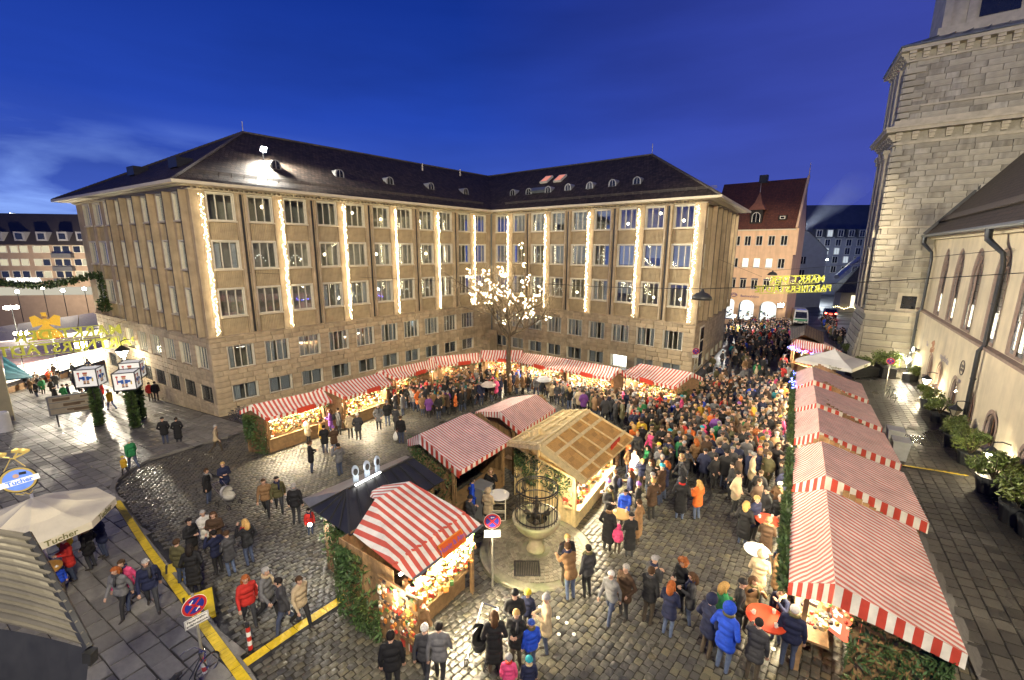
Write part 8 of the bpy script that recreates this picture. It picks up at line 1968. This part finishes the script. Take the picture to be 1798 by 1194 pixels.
def ex_collar(mb): mb.tube([(.13*math.cos(a), .11*math.sin(a)+.03, -.155+.03*math.sin(a)) for a in np.linspace(0, 6.283, 15)], .045, 6, cap=False)
HAIR = dict(short=sphere_part(top, (.100, .112, .108)), long=sphere_part(top, (.103, .114, .110), extra=ex_long), beanie=sphere_part(lambda c: c.z > .015, (.108, .118, .128), name='knitted_hat'), bobble=sphere_part(lambda c: c.z > .01, (.108, .118, .122), extra=ex_bob, name='bobble_hat'),
            hood=sphere_part(lambda c: not (c.y < -.075 and abs(c.x) < .085 and c.z < .095), (.135, .145, .150), name='hood'), curly=sphere_part(lambda c: c.y > -.07 or c.z > .05, (.155, .15, .15), jit=.14), cap=sphere_part(lambda c: c.z > .02, (.106, .116, .112), extra=ex_brim, name='cap'), fur=sphere_part(top, (.102, .113, .109), extra=ex_collar, name='hair'))
COATS = {'black': (.014, .014, .016), 'charcoal': (.045, .045, .05), 'navy': (.014, .018, .05), 'dark brown': (.065, .038, .022), 'grey': (.15, .15, .155), 'olive': (.085, .078, .035), 'beige': (.42, .33, .21), 'brown': (.20, .115, .055), 'red': (.45, .028, .022), 'bright blue': (.015, .06, .46), 'pink': (.62, .07, .19), 'white': (.58, .56, .53), 'teal': (.015, .16, .18), 'mustard': (.46, .28, .025), 'orange': (.56, .13, .025), 'green': (.02, .17, .06), 'purple': (.16, .05, .24)}
HC = {'brown hair': ('short', (.06, .032, .015)), 'dark hair': ('short', (.014, .011, .010)), 'blond hair': ('short', (.42, .27, .10)), 'grey hair': ('short', (.30, .29, .27)), 'white hair': ('short', (.58, .57, .54)), 'long blond hair': ('long', (.44, .27, .09)), 'long brown hair': ('long', (.07, .035, .016)), 'long dark hair': ('long', (.016, .012, .010)), 'red hair': ('long', (.30, .085, .02)), 'black knitted hat': ('beanie', (.015, .015, .017)), 'grey knitted hat': ('beanie', (.22, .22, .23)), 'red knitted hat': ('beanie', (.42, .03, .025)), 'white bobble hat': ('bobble', (.62, .60, .57)), 'purple bobble hat': ('bobble', (.24, .10, .36)), 'teal knitted hat': ('beanie', (.02, .24, .30)), 'yellow knitted hat': ('beanie', (.50, .40, .04)), 'blue knitted hat': ('beanie', (.03, .07, .32)), 'flat grey cap': ('cap', (.30, .30, .30)), 'black cap': ('cap', (.015, .015, .017)), 'fur collar': ('fur', (.26, .17, .085)), 'big curly auburn hair': ('curly', (.26, .085, .025)), 'hood up': ('hood', None), 'fur hood up': ('hood', (.30, .19, .09))}
mb = MB().use(M_HAIR); mb.smooth = True; mb.tube([(.085*math.cos(a), .085*math.sin(a)+.015, -.15+.02*math.sin(a)) for a in np.linspace(0, 6.283, 13)], .040, 6, cap=False); mb.tube([(.05, -.085, -.16), (.055, -.15, -.28), (.05, -.155, -.45)], [.03, .038, .034], 6); SCARF = mb.data('scarf')
mb = MB().use(M_HAIR); mb.smooth = True; mb.ico((0, .20, 1.20), .17, 2, (.95, .62, 1.3)); [mb.tube([(s*.11, .14, 1.02), (s*.13, -.14, 1.25), (s*.12, -.04, 1.47), (s*.10, .12, 1.40)], .018, 5) for s in (-1, 1)]; PACK = mb.data('backpack')
USED = set(); SPOT = []; NP = [0]
def person(p, coat, head, pose, face, place, h=1.0, label=None, group=None, force=False):
    k = pm(pose); root_l = label or 'person in %s %s with %s, %s' % (coat, 'long coat' if pose.startswith('long') else ('coat' if pose in ('pocket', 'front') else 'jacket'), head, place)
    if root_l in USED and not force: return None
    USED.add(root_l); o = link_mesh('person', k, None, p, (0, 0, face), (h*random.uniform(.96, 1.05), h*random.uniform(.96, 1.05), h)); o.color = (*COATS[coat], 1); tag(o, root_l, 'person', group or 'people on the market')
    kind, hc = HC[head]; c = hc or COATS[coat]; hh = link_mesh(HAIR[kind].name.split('.')[0], HAIR[kind], o, tuple(k['head'])); hh.color = (*c, 1)
    if h < .8: hh.scale = (1.22, 1.22, 1.18)
    r_ = random.random()
    if r_ < .13 and not force: b_ = link_mesh('backpack', PACK, o, (0, 0, 0)); b_.color = (*COATS[random.choice(('black', 'navy', 'red', 'charcoal', 'olive'))], 1)
    elif r_ < .36: b_ = link_mesh('scarf', SCARF, o, tuple(k['head'])); b_.color = (*COATS[random.choice(('grey', 'red', 'beige', 'navy', 'charcoal', 'brown', 'olive'))], 1)
    SPOT.append((p.x, p.y)); NP[0] += 1; return o
def look(p, q):
    v = G(*q)-p; return math.atan2(v.x, -v.y)
# -- the people one can tell apart, read off the photograph: foot pixel, coat, head, pose, looks at pixel, height, where
FOLK = [((1136, 1095), 'black', 'brown hair', 'mug', (1230, 1000), 1.02, 'leather look, standing right of fountain beside the grey cap'), ((1142, 1070), 'charcoal', 'flat grey cap', 'front', (1230, 1030), 1., 'hidden behind a taller standing one'), ((1171, 1117), 'navy', 'red hair', 'front', (1215, 1060), .96, 'back to camera, left of the blue hooded coat'),
 ((1192, 1072), 'black', 'big curly auburn hair', 'front', (1150, 1090), .97, 'facing the group right of the fountain'), ((1208, 1096), 'charcoal', 'long brown hair', 'front', (1170, 1090), .93, 'beside big curly auburn hair'), ((1094, 1086), 'dark brown', 'grey hair', 'pocket', (1000, 1150), 1., 'strolling right of the fountain plinth'), ((1070, 1092), 'grey', 'white hair', 'walk', (980, 1180), .95, 'strolling close beside a brown coat'),
 ((1001, 1053), 'brown', 'brown hair', 'lean', (960, 1000), 1., 'stepping onto the fountain plinth edge'), ((1030, 1047), 'charcoal', 'dark hair', 'stand', (960, 980), 1., 'standing at the fountain plinth edge'), ((993, 1030), 'black', 'blond hair', 'front', (1020, 1080), .97, 'on the fountain plinth facing two men'),
 ((1267, 1178), 'bright blue', 'hood up', 'pocket', (1335, 1120), 1.08, 'at the lowest red table'), ((1238, 1152), 'navy', 'hood up', 'pocket', (1330, 1110), 1.02, 'left of the lowest red table'), ((1262, 1118), 'green', 'long blond hair', 'front', (1330, 1120), .95, 'behind the lowest red table'), ((1291, 1118), 'black', 'black knitted hat', 'mug', (1335, 1130), 1., 'behind the lowest red table'), ((1312, 1108), 'brown', 'long brown hair', 'mug', (1330, 1130), .96, 'behind the lowest red table'), ((1360, 1128), 'navy', 'brown hair', 'mug', (1330, 1140), .95, 'right of the lowest red table'), ((1318, 1196), 'charcoal', 'dark hair', 'reach', (1335, 1140), .97, 'before the lowest red table, back to camera'), ((1380, 1172), 'navy', 'white hair', 'stand', (1400, 1010), 1., 'alone between red table and price boards'),
 ((1302, 957), 'black', 'long blond hair', 'longc', (1350, 900), .97, 'left of the red table with white paper'), ((1319, 951), 'navy', 'blond hair', 'pocket', (1350, 970), 1.03, 'behind the red table with white paper'), ((1362, 946), 'black', 'grey hair', 'reach', (1330, 975), 1., 'facing camera over the red table with paper'), ((1340, 986), 'dark brown', 'fur collar', 'longfront', (1345, 940), .93, 'before the red table with white paper'), ((1377, 976), 'brown', 'dark hair', 'longfront', (1340, 950), 1., 'by the red table and the fir garland'), ((1362, 1046), 'brown', 'fur hood up', 'longfront', (1320, 1020), .98, 'by the white table at the garland'), ((1326, 1058), 'beige', 'hood up', 'front', (1330, 1000), .97, 'before the small white table'),
 ((692, 1222), 'black', 'dark hair', 'stand', (700, 1050), 1.02, 'back to camera at the lower edge left of centre'), ((740, 1158), 'brown', 'fur collar', 'longc', (800, 1000), 1.05, 'walking to the near striped stall'), ((748, 1200), 'charcoal', 'white bobble hat', 'walk', (800, 1040), .93, 'walking to the near striped stall'), ((773, 1202), 'grey', 'dark hair', 'walk', (800, 1050), .98, 'walking to the near striped stall'),
 ((868, 1180), 'black', 'long brown hair', 'longc', (860, 1060), 1., 'with the pushchair at the lower edge'), ((903, 1136), 'black', 'black knitted hat', 'front', (905, 1180), 1., 'in the family group at the lower edge'), ((926, 1112), 'navy', 'yellow knitted hat', 'stand', (905, 1160), .78, 'in the family group at the lower edge'), ((906, 1170), 'black', 'blond hair', 'front', (890, 1230), .95, 'in the family group at the lower edge'), ((932, 1176), 'bright blue', 'blue knitted hat', 'stand', (905, 1130), .82, 'in the family group at the lower edge'), ((893, 1226), 'pink', 'grey knitted hat', 'stand', (900, 1100), .68, 'smallest child at the lower edge'), ((928, 1228), 'navy', 'teal knitted hat', 'stand', (910, 1100), .66, 'child at the lower edge'), ((958, 1146), 'beige', 'grey knitted hat', 'front', (900, 1150), 1., 'right of the family at the lower edge'),
 ((1083, 972), 'pink', 'hood up', 'stand', (1088, 920), .62, 'child at the small brown table'), ((1066, 966), 'black', 'dark hair', 'longc', (1090, 940), 1., 'left of the small brown table'), ((1104, 978), 'black', 'black cap', 'longfront', (1088, 940), .95, 'right of the small brown table'), ((1068, 925), 'charcoal', 'black cap', 'front', (1088, 950), 1., 'behind the small brown table'), ((1095, 920), 'bright blue', 'dark hair', 'reach', (1088, 940), .85, 'behind the small brown table'), ((1118, 955), 'brown', 'brown hair', 'longc', (1090, 945), 1., 'right of the small brown table'),
 ((812, 1016), 'black', 'dark hair', 'pocket', (780, 960), 1., 'at the counter of the near striped stall'), ((830, 908), 'bright blue', 'dark hair', 'pocket', (870, 900), 1., 'by the grey cabinet'), ((862, 884), 'black', 'fur collar', 'mug', (850, 930), .95, 'behind the white lattice table'), ((857, 926), 'beige', 'hood up', 'front', (880, 900), .95, 'left of the white lattice table'), ((826, 942), 'charcoal', 'black knitted hat', 'front', (870, 920), .97, 'near the no stopping sign'), ((935, 868), 'black', 'brown hair', 'front', (900, 980), 1., 'behind the fountain cage'),
 ((522, 920), 'black', 'grey hair', 'stand', (600, 780), 1.04, 'alone left of the black roofed stall'), ((546, 940), 'red', 'dark hair', 'stand', (560, 960), .66, 'child at the lit end of the black roofed stall'), ((470, 906), 'brown', 'brown hair', 'walk', (440, 1000), 1., 'crossing the cobbles alone'), ((492, 900), 'olive', 'dark hair', 'walk', (500, 1000), .98, 'crossing the cobbles alone'), ((368, 884), 'black', 'brown hair', 'reach', (410, 880), .98, 'pushing the pale pushchair'), ((398, 868), 'navy', 'blond hair', 'front', (410, 885), .95, 'behind the pale pushchair'),
 ((440, 992), 'black', 'long blond hair', 'mug', (340, 960), 1.02, 'right end of the group by the yellow plates'), ((345, 1040), 'black', 'long dark hair', 'longc', (400, 930), 1., 'on the yellow plate, back to camera'), ((322, 1028), 'olive', 'brown hair', 'stand', (400, 960), .98, 'stepping over the yellow plate'), ((342, 985), 'black', 'dark hair', 'front', (400, 1000), .97, 'in the group by the yellow plates'), ((384, 972), 'dark brown', 'long brown hair', 'front', (360, 1020), .98, 'in the group by the yellow plates'), ((366, 968), 'white', 'grey hair', 'front', (390, 1000), .97, 'in the group by the yellow plates'), ((408, 1010), 'charcoal', 'brown hair', 'front', (350, 990), .97, 'in the group by the yellow plates'), ((386, 1008), 'navy', 'dark hair', 'mug', (350, 1000), .96, 'in the group by the yellow plates'),
 ((441, 1098), 'red', 'red hair', 'walk', (480, 1200), .97, 'walking by the bollard'), ((474, 1090), 'grey', 'grey hair', 'walk', (560, 1100), 1.02, 'walking towards the fir clad stall'), ((503, 1108), 'charcoal', 'dark hair', 'walk', (400, 1150), 1., 'by the yellow cable cover branch'), ((532, 1102), 'beige', 'brown hair', 'walk', (620, 1150), .97, 'by the yellow cable cover branch'),
 ((130, 1024), 'red', 'brown hair', 'front', (80, 1050), .96, 'at the barrel table under the umbrella'), ((122, 988), 'mustard', 'dark hair', 'front', (80, 1040), 1., 'under the cream umbrella'), ((164, 1002), 'black', 'brown hair', 'pocket', (110, 1010), .96, 'under the umbrella edge'), ((112, 1048), 'bright blue', 'white bobble hat', 'stand', (150, 1080), .58, 'small child by the barrel table'), ((186, 982), 'navy', 'dark hair', 'front', (150, 1000), 1., 'under the umbrella edge'), ((222, 1086), 'grey', 'red hair', 'walk', (150, 1150), .97, 'carrying a bag along the left pavement'), ((232, 1070), 'pink', 'brown hair', 'walk', (160, 1140), .96, 'walking along the left pavement'), ((272, 1076), 'navy', 'grey hair', 'walk', (280, 1190), 1.02, 'walking down along the yellow cover'),
 ((292, 782), 'black', 'black knitted hat', 'pocket', (330, 700), 1., 'dark pair before the cube lanterns'), ((315, 778), 'black', 'dark hair', 'longc', (350, 700), .98, 'dark pair before the cube lanterns'), ((382, 795), 'beige', 'grey hair', 'walk', (480, 780), 1., 'crossing towards the arc of stalls'), ((276, 706), 'black', 'dark hair', 'stand', (300, 650), 1., 'by the barred office windows'), ((266, 706), 'red', 'brown hair', 'stand', (290, 660), .96, 'by the barred office windows'), ((197, 722), 'mustard', 'blond hair', 'walk', (100, 720), 1., 'between the cube lanterns'), ((236, 826), 'green', 'white hair', 'walk', (150, 800), .98, 'crossing the left pavement'), ((222, 838), 'mustard', 'yellow knitted hat', 'walk', (150, 830), .62, 'child crossing the left pavement'),
 ((705, 779), 'black', 'brown hair', 'stand', (760, 690), 1., 'with carrier bag left of large striped stall'), ((666, 755), 'grey', 'white hair', 'pocket', (640, 860), 1., 'facing camera before the arc'), ((681, 748), 'black', 'grey knitted hat', 'stand', (700, 680), 1., 'by the arc of stalls'), ((696, 756), 'charcoal', 'hood up', 'front', (720, 740), .95, 'by the arc of stalls'), ((630, 773), 'charcoal', 'white bobble hat', 'pocket', (640, 690), 1., 'back to camera before the arc'), ((616, 770), 'beige', 'brown hair', 'stand', (640, 690), .96, 'back to camera before the arc'), ((572, 796), 'black', 'dark hair', 'front', (600, 740), .98, 'left of the arc crowd'), ((588, 795), 'dark brown', 'purple bobble hat', 'front', (570, 740), .93, 'left of the arc crowd'), ((548, 830), 'black', 'brown hair', 'front', (590, 820), 1., 'above the black roofed stall'), ((598, 835), 'grey', 'dark hair', 'mug', (560, 830), 1., 'above the black roofed stall'),
 ((1124, 788), 'mustard', 'dark hair', 'stand', (1180, 700), 1.02, 'right of the wooden hut'), ((1148, 782), 'olive', 'brown hair', 'stand', (1180, 700), 1.02, 'right of the wooden hut'), ((1231, 800), 'pink', 'hood up', 'stand', (1240, 690), .95, 'in the thick crowd'), ((1208, 800), 'orange', 'brown hair', 'reach', (1190, 850), .98, 'in the thick crowd'), ((1222, 912), 'orange', 'long blond hair', 'front', (1190, 890), .95, 'right of the wooden hut group'), ((1192, 912), 'black', 'hood up', 'longc', (1190, 830), 1.02, 'back to camera right of the hut')]
for q, coat, head, pose, lk, h, place in FOLK:
    p = G(*q); p.z += .10 if (q[0] < 300 and q[1] < 1100) or q[0] < 240 else (.15 if q == (993, 1030) else 0)
    age = 'child' if h < .72 else 'person'; person(p, coat, head, pose, look(p, lk), place, h, ' '.join(('%s in %s %s with %s, %s' % (age, coat, 'coat' if pose.startswith('long') else 'jacket', head, place)).split()[:16]), force=True)
# -- the crowd, standing in loose groups between the stalls
REG = [([(478, 768), (590, 718), (700, 684), (840, 646), (850, 700), (770, 728), (650, 738), (560, 790)], 'before the left stalls of the arc', 44, ARCF[1][0]), ([(846, 648), (915, 644), (990, 664), (1085, 684), (1185, 698), (1180, 745), (1000, 722), (930, 694), (850, 704)], 'before the back stalls of the arc', 48, ARCF[5][0]),
       ([(1058, 835), (1120, 778), (1205, 790), (1205, 885), (1120, 930), (1010, 905)], 'at the wooden hut counter', 40, hut), ([(1120, 765), (1190, 704), (1290, 704), (1300, 800), (1210, 835), (1130, 800)], 'in the thick crowd of the square', 44, None), ([(1300, 700), (1390, 690), (1388, 850), (1375, 930), (1290, 930), (1262, 800)], 'before the striped row', 26, ROWF[2][0]), ([(1222, 694), (1245, 640), (1300, 620), (1388, 650), (1390, 690), (1300, 704)], 'near the office street corner', 20, None)]
rg = random.Random(33); W_C = ['black']*14+['charcoal']*10+['navy']*8+['dark brown']*8+['grey']*4+['olive']*5+['brown']*5+['beige']*2+['red']*3+['bright blue', 'pink', 'white', 'teal', 'mustard', 'orange', 'green', 'purple']
W_H = [h for h in HC for _ in range(3 if 'hair' in h and 'curly' not in h else 1)]; POSES = ['stand', 'pocket', 'pocket', 'mug', 'front', 'front', 'cross', 'walk', 'longc', 'longfront', 'reach', 'stout', 'slim']
def free(x, y, r):
    if any((x-a)**2+(y-b)**2 < r*r for a, b in SPOT) or any(in_poly(x, y, f) for f in FOOT): return False
    return (x-FC0.x)**2+(y-FC0.y)**2 > (FRAD+.2)**2 and not any(-1 < (v := Vector((x, y))-F.P).dot(F.d) < L+1 and -16 < v.dot(F.n) < 1. for F, L in ((FC, LC), (FB, LB), (FA, LA), (FO, LO))) and (Vector((x, y))-PN).dot(FN.n) > .8 and (Vector((x, y))-T0).dot(FS.n) > -.2
for poly, place, cnt, toward in REG:
    n0 = NP[0]
    P2 = [G2(*q) for q in poly]; x0, x1, y0, y1 = min(p.x for p in P2), max(p.x for p in P2), min(p.y for p in P2), max(p.y for p in P2); made = 0; tries = 0
    while made < cnt and tries < 6000 and NP[0] < 298:
        tries += 1; x, y = rg.uniform(x0, x1), rg.uniform(y0, y1)
        if not in_poly(x, y, [(p.x, p.y) for p in P2]) or not free(x, y, .5): continue
        p = Vector((x, y, gz(x, y))); f = rg.uniform(0, 6.283)
        if toward is not None and rg.random() < .65: v = toward.location-p; f = math.atan2(v.x, -v.y)+rg.gauss(0, .5)
        for _ in range(30):
            coat = rg.choice(W_C); head = rg.choice(W_H); pose = rg.choice(POSES); h = rg.choice((1, 1.03, .97, .94, 1.05, .92))
            lab = 'person in %s %s with %s, %s' % (coat, 'long coat' if pose.startswith('long') else ('coat' if pose in ('pocket', 'front') else 'jacket'), head, place)
            if lab in USED or len(lab.split()) > 16: continue
            person(p, coat, head, pose, f, place, h, lab); made += 1; break
    print('REG', place, made, tries)
# the far crowd: one mass
print('CROWD', NP, len(FOLK))
lo = person_mesh('crowd_body', arms='pocket', coat='mid', vox=.035, ratio=.30); lv = np.zeros(len(lo.vertices)*3); lo.vertices.foreach_get('co', lv); lv = lv.reshape(-1, 3); lf = [tuple(p.vertices) for p in lo.polygons]; lm = [min(p.material_index, 3) for p in lo.polygons]
cmat = []
for k, c in enumerate(COATS): cmat.append(mat('crowd_'+c.replace(' ', '_'), COATS[c], .85, .15, 5))
cm = {n: m for n, m in zip(COATS, cmat)}; hm = [mat('crowd_hair_%d' % i, c, .85, .1, 5) for i, c in enumerate(((.05, .03, .015), (.14, .09, .04), (.015, .012, .01), (.2, .2, .19)))]; tm = [mat('crowd_trousers_%d' % i, c, .85, .1, 5) for i, c in enumerate(((.02, .02, .022), (.05, .065, .11)))]
def mass(name, polys, r):
    mb = MB(); mb.smooth = True; pts = []
    for poly, cnt in polys:
        P2 = [G2(*q) for q in poly]; x0, x1, y0, y1 = min(p.x for p in P2), max(p.x for p in P2), min(p.y for p in P2), max(p.y for p in P2); made = tries = 0
        while made < cnt and tries < 5000:
            tries += 1; x, y = rg.uniform(x0, x1), rg.uniform(y0, y1)
            if not in_poly(x, y, [(p.x, p.y) for p in P2]) or not free(x, y, r): continue
            SPOT.append((x, y)); made += 1; a = rg.uniform(0, 6.283); s = rg.uniform(.92, 1.06); c_, s_ = math.cos(a)*s, math.sin(a)*s
            V = np.stack([lv[:, 0]*c_-lv[:, 1]*s_+x, lv[:, 0]*s_+lv[:, 1]*c_+y, lv[:, 2]*s+gz(x, y)], -1); mm = [cm[rg.choice(W_C)], rg.choice(tm), M_SKIN, M_SHOE]; base = len(mb.v); mb.v += [tuple(q) for q in V]; ids = []
            for m in mm: mb.use(m); ids.append(mb.mi)
            for f, k in zip(lf, lm): mb.f.append(tuple(base+i for i in f)); mb.m.append(ids[k]); mb.t.append(0.); mb.uv.append(None); mb.sm.append(True)
            mb.use(rg.choice(hm)); mb.ico((x, y+.0, gz(x, y)+1.69*s), .112*s, 1, (1, 1, .9))
    o = mb.build(name, None, None, kind='stuff'); return tag(o, None, None)
mass('crowd', [([(1222, 694), (1250, 630), (1290, 585), (1385, 575), (1386, 600), (1310, 640), (1388, 655), (1390, 690), (1300, 704)], 130), (REG[3][0], 60), (REG[4][0], 45), (REG[0][0], 90), (REG[1][0], 110), ([(690, 705), (850, 690), (930, 694), (1080, 695), (1185, 735), (1120, 765), (1000, 722), (920, 690), (760, 740)], 120), ([(1100, 740), (1190, 700), (1392, 690), (1388, 830), (1290, 880), (1120, 800)], 130), ([(1255, 625), (1285, 574), (1385, 576), (1385, 650), (1290, 640)], 170), ([(1452, 590), (1440, 570), (1500, 556), (1490, 620), (1470, 612)], 45), ([(30, 655), (60, 640), (180, 632), (232, 690), (150, 718), (60, 710)], 90), ([(10, 640), (190, 612), (190, 630), (20, 655)], 60)], .44)
# ---- pushchairs, carrier bag, opened umbrellas
def pram(label, q, rz, c):
    p = G(*q); r = thing('pushchair', label, 'pushchair', p, rz, 'pushchairs'); m = mat('pram_'+c, {'pale': (.46, .44, .40), 'black': (.02, .02, .022)}[c], .7, .15, 5)
    mb = MB().use(m); mb.smooth = True; mb.lathe([(.0, .35), (.22, .38), (.27, .55), (.25, .62)], n=14); mb.v = [(x*.85, y*1.5, z) for x, y, z in mb.v]; mb.build('seat', None, r)
    mb = MB().use(m); mb.smooth = True; mb.lathe([(.25, .62), (.25, .75), (.18, .90), (0, .97)], n=14, a0=0, a1=math.pi); mb.v = [(x, y*1.2, z) for x, y, z in mb.v]; mb.build('hood', None, r)
    mb = MB().use(M_CHROME)
    for s in (-1, 1): mb.tube([(s*.24, -.35, .2), (s*.24, .1, .6), (s*.22, .55, 1.02)], .014, 5); mb.tube([(s*.24, .35, .2), (s*.24, -.05, .6)], .014, 5)
    mb.tube([(-.22, .55, 1.02), (.22, .55, 1.02)], .018, 5); mb.build('frame', None, r)
    for s in (-1, 1):
        for y in (-.36, .36): mb = MB().use(M_BLK); mb.tube([(s*.27+.11*0, y+.12*math.cos(a), .13+.12*math.sin(a)) for a in np.linspace(0, 6.283, 13)], .018, 5, cap=False); w = mb.build('wheel', None, r); mb = MB().use(M_CHROME); [mb.bar((s*.27, y, .13), (s*.27, y+.11*math.cos(a), .13+.11*math.sin(a)), .008) for a in (0, 1.26, 2.5, 3.8, 5.0)]; mb.build('rim', None, w)
pram('pale pushchair pushed across the cobbles by a couple', (402, 888), R(70), 'pale'); pram('black pushchair in the family group at the lower edge', (846, 1150), R(-20), 'black')
p = G(695, 776)+Vector((0, 0, .12)); b = thing('carrier_bag', 'white carrier bag hanging from the hand of the person in black', 'bag', p); mb = MB().use(M_WHITE); mb.smooth = True; mb.tube([(0, 0, .0), (0, 0, .18), (0, 0, .38), (.02, 0, .55)], [.10, .15, .11, .02], 9); mb.v = [(x, y*.6, z) for x, y, z in mb.v]; mb.build('bag', None, b)
for i, (q, c, lb) in enumerate((((858, 716), (.52, .44, .38), 'open beige umbrella in the crowd left of the lit tree'), ((954, 706), (.5, .5, .5), 'open pale grey umbrella in the crowd right of the lit tree'))):
    p = G(*q); u = thing('open_umbrella', lb, 'umbrella', p, 0, 'open rain umbrellas'); mb = MB().use(mat('rain_umbrella_%d' % i, c, .6, .08, 4)); mb.lathe([(.58, 1.72), (.50, 1.86), (.30, 1.98), (.0, 2.05)], n=8); mb.build('canopy', None, u); mb = MB().use(M_DARKMETAL); mb.tube([(0, 0, 1.05), (0, 0, 2.12)], .012, 5); mb.build('shaft', None, u)
# ================================================================== lamps the photograph shows
p = on_roof(465, 283, 1); flood('roof_floodlight', 'dazzling floodlight standing on the tiled roof of the long wing', p+Vector((0, 0, .9)), 3200, (1., .95, .84), .4, p+Vector((6, -3.0, -2.4)), 170, em=420, mast=1.0)
p = ray(142, 606)*46; flood('market_floodlight', 'dazzling white floodlight on a mast at the market entrance, beside the fir letters', p, 3600, (1., .90, .70), .8, p+Vector((.9, -1, -.75)), None, em=260, mast=5.5, soft=.35)
p = ray(1288, 555)*58; flood('street_floodlight', 'small white floodlight on a mast at the office street corner', p, 900, (1., .95, .86), .4, p+Vector((-.3, -1, -.3)), None, em=200, mast=3.5)
p = ray(1408, 403)*82; flood('gable_floodlight', 'bright floodlight at the eave of the orange house above the grey gable', p, 160, COOL, .8, p+Vector((1.2, -.2, .1)), 170, em=120)
p = ray(1443, 456)*112; sl = thing('tube_street_lamp', 'glowing white tube lamp hung across the street before the slate block', 'street lamp', p); mb = MB().use(emit('tube_glow', (.88, .95, 1.), 60)); mb.ico((0, 0, 0), 1.0, 2, (1.7, .35, .28)); mb.build('tube', None, sl); mb = MB().use(M_DARKMETAL); mb.box((0, 0, .34), (3.6, .7, .12)); mb.build('hood', None, sl); lamp('lamp_light', 'POINT', (0, 0, -.5), 3200, COOL, None, shadow_soft_size=.6).parent = sl
p, _ = VP(217, 628, FA.P+FA.n*1.2, FA.d); ol = thing('hanging_lantern', 'glowing lantern hung on the office side front above the cube lanterns', 'lantern', p); ol.scale = (1.8, 1.8, 1.8); link_mesh('bracket', LK, ol); link_mesh('glass', LGL, ol); lamp('lantern_light', 'POINT', (0, 0, -.3), 260, WARM2, None, shadow_soft_size=.2).parent = ol
for i, (x, y) in enumerate(((38, 585), (20, 540), (75, 505), (30, 512), (110, 510), (148, 507))):
    p = ray(x, y)*(60 if i < 2 else 100); t = thing('globe_lamp', ('lit five armed globe lamp before the golden angel', 'lit globe lamp over the distant stall roofs', 'lit globe lamp below the white shop letters', 'lit globe lamp at the left end of the shop front', 'lit globe lamp at the middle of the shop front', 'lit globe lamp at the office end of the shop front')[i], 'street lamp', p, 0, 'globe lamps on the big market')
    mb = MB().use(emit('globe_glow', (1., .93, .76), 40))
    for k in range(5 if i < 2 else 1): a = k*1.257; rr = .55 if i < 2 else 0; mb.ico((rr*math.cos(a), rr*math.sin(a), 0), .25 if i < 2 else .38, 1)
    mb.build('globe', None, t); mb = MB().use(M_DARKMETAL); mb.tube([(0, 0, -.2), (0, 0, -7)], .07, 5); mb.build('mast', None, t)
for q, d_, e_ in (((38, 585), 60, 900), ((20, 540), 60, 900), ((75, 500), 104, 13000)): lamp('globe_light', 'POINT', ray(*q)*d_+Vector((0, 0, 1.2)), e_, (1., .86, .62), None, shadow_soft_size=.5)
# unseen floodlights behind the camera on the fronts and tower; orange house, left pavement spots added
RFP = on_roof(465, 283, 1)+Vector((.5, -.4, 1.2))
for p, q, e_, c, a in (((-9, -6, 8.5), (-17, 36, -.5), 14500, (1., .84, .54), 62), ((5, -6, 8.5), (6, 44, -.5), 14500, (1., .84, .54), 56), ((1, -8, 10), (36, 39, 5), 33000, (1., .87, .64), 34), ((8, -6, 10), (40, 70, -3), 125000, (1., .84, .62), 16), ((3, -7, 9), (-2, 15, -10), 14500, (1., .87, .62), 118), ((-7, -4, 8), (-19, 14, -11), 4500, (1., .90, .70), 85), (tuple(RFP), (22, 22, -4), 42000, (1., .90, .70), 62)):
    lamp('extra_floodlight', 'SPOT', p, e_, c, target=q, spot_size=R(a), spot_blend=.7, shadow_soft_size=.5)
# mist drifting through the floodlight beam above the grey house
M_MIST = bpy.data.materials.new('mist'); M_MIST.use_nodes = True; N = M_MIST.node_tree.nodes; N.clear(); o_ = N.new('ShaderNodeOutputMaterial'); v_ = N.new('ShaderNodeVolumePrincipled'); v_.inputs['Density'].default_value = .022; v_.inputs['Color'].default_value = (.9, .92, 1, 1); M_MIST.node_tree.links.new(v_.outputs[0], o_.inputs['Volume'])
a, b = ray(1404, 408)*88, ray(1505, 322)*96; mb = MB().use(M_MIST); mb.tube([a, a.lerp(b, .25), a.lerp(b, .6), b], [.5, 1.3, 2.6, 3.2], 14); mb.build('mist', None, None, kind='stuff')
lamp('beam_light', 'SPOT', a-(b-a)*.03, 9000, COOL, target=b, spot_size=R(22), spot_blend=.9, shadow_soft_size=.2)
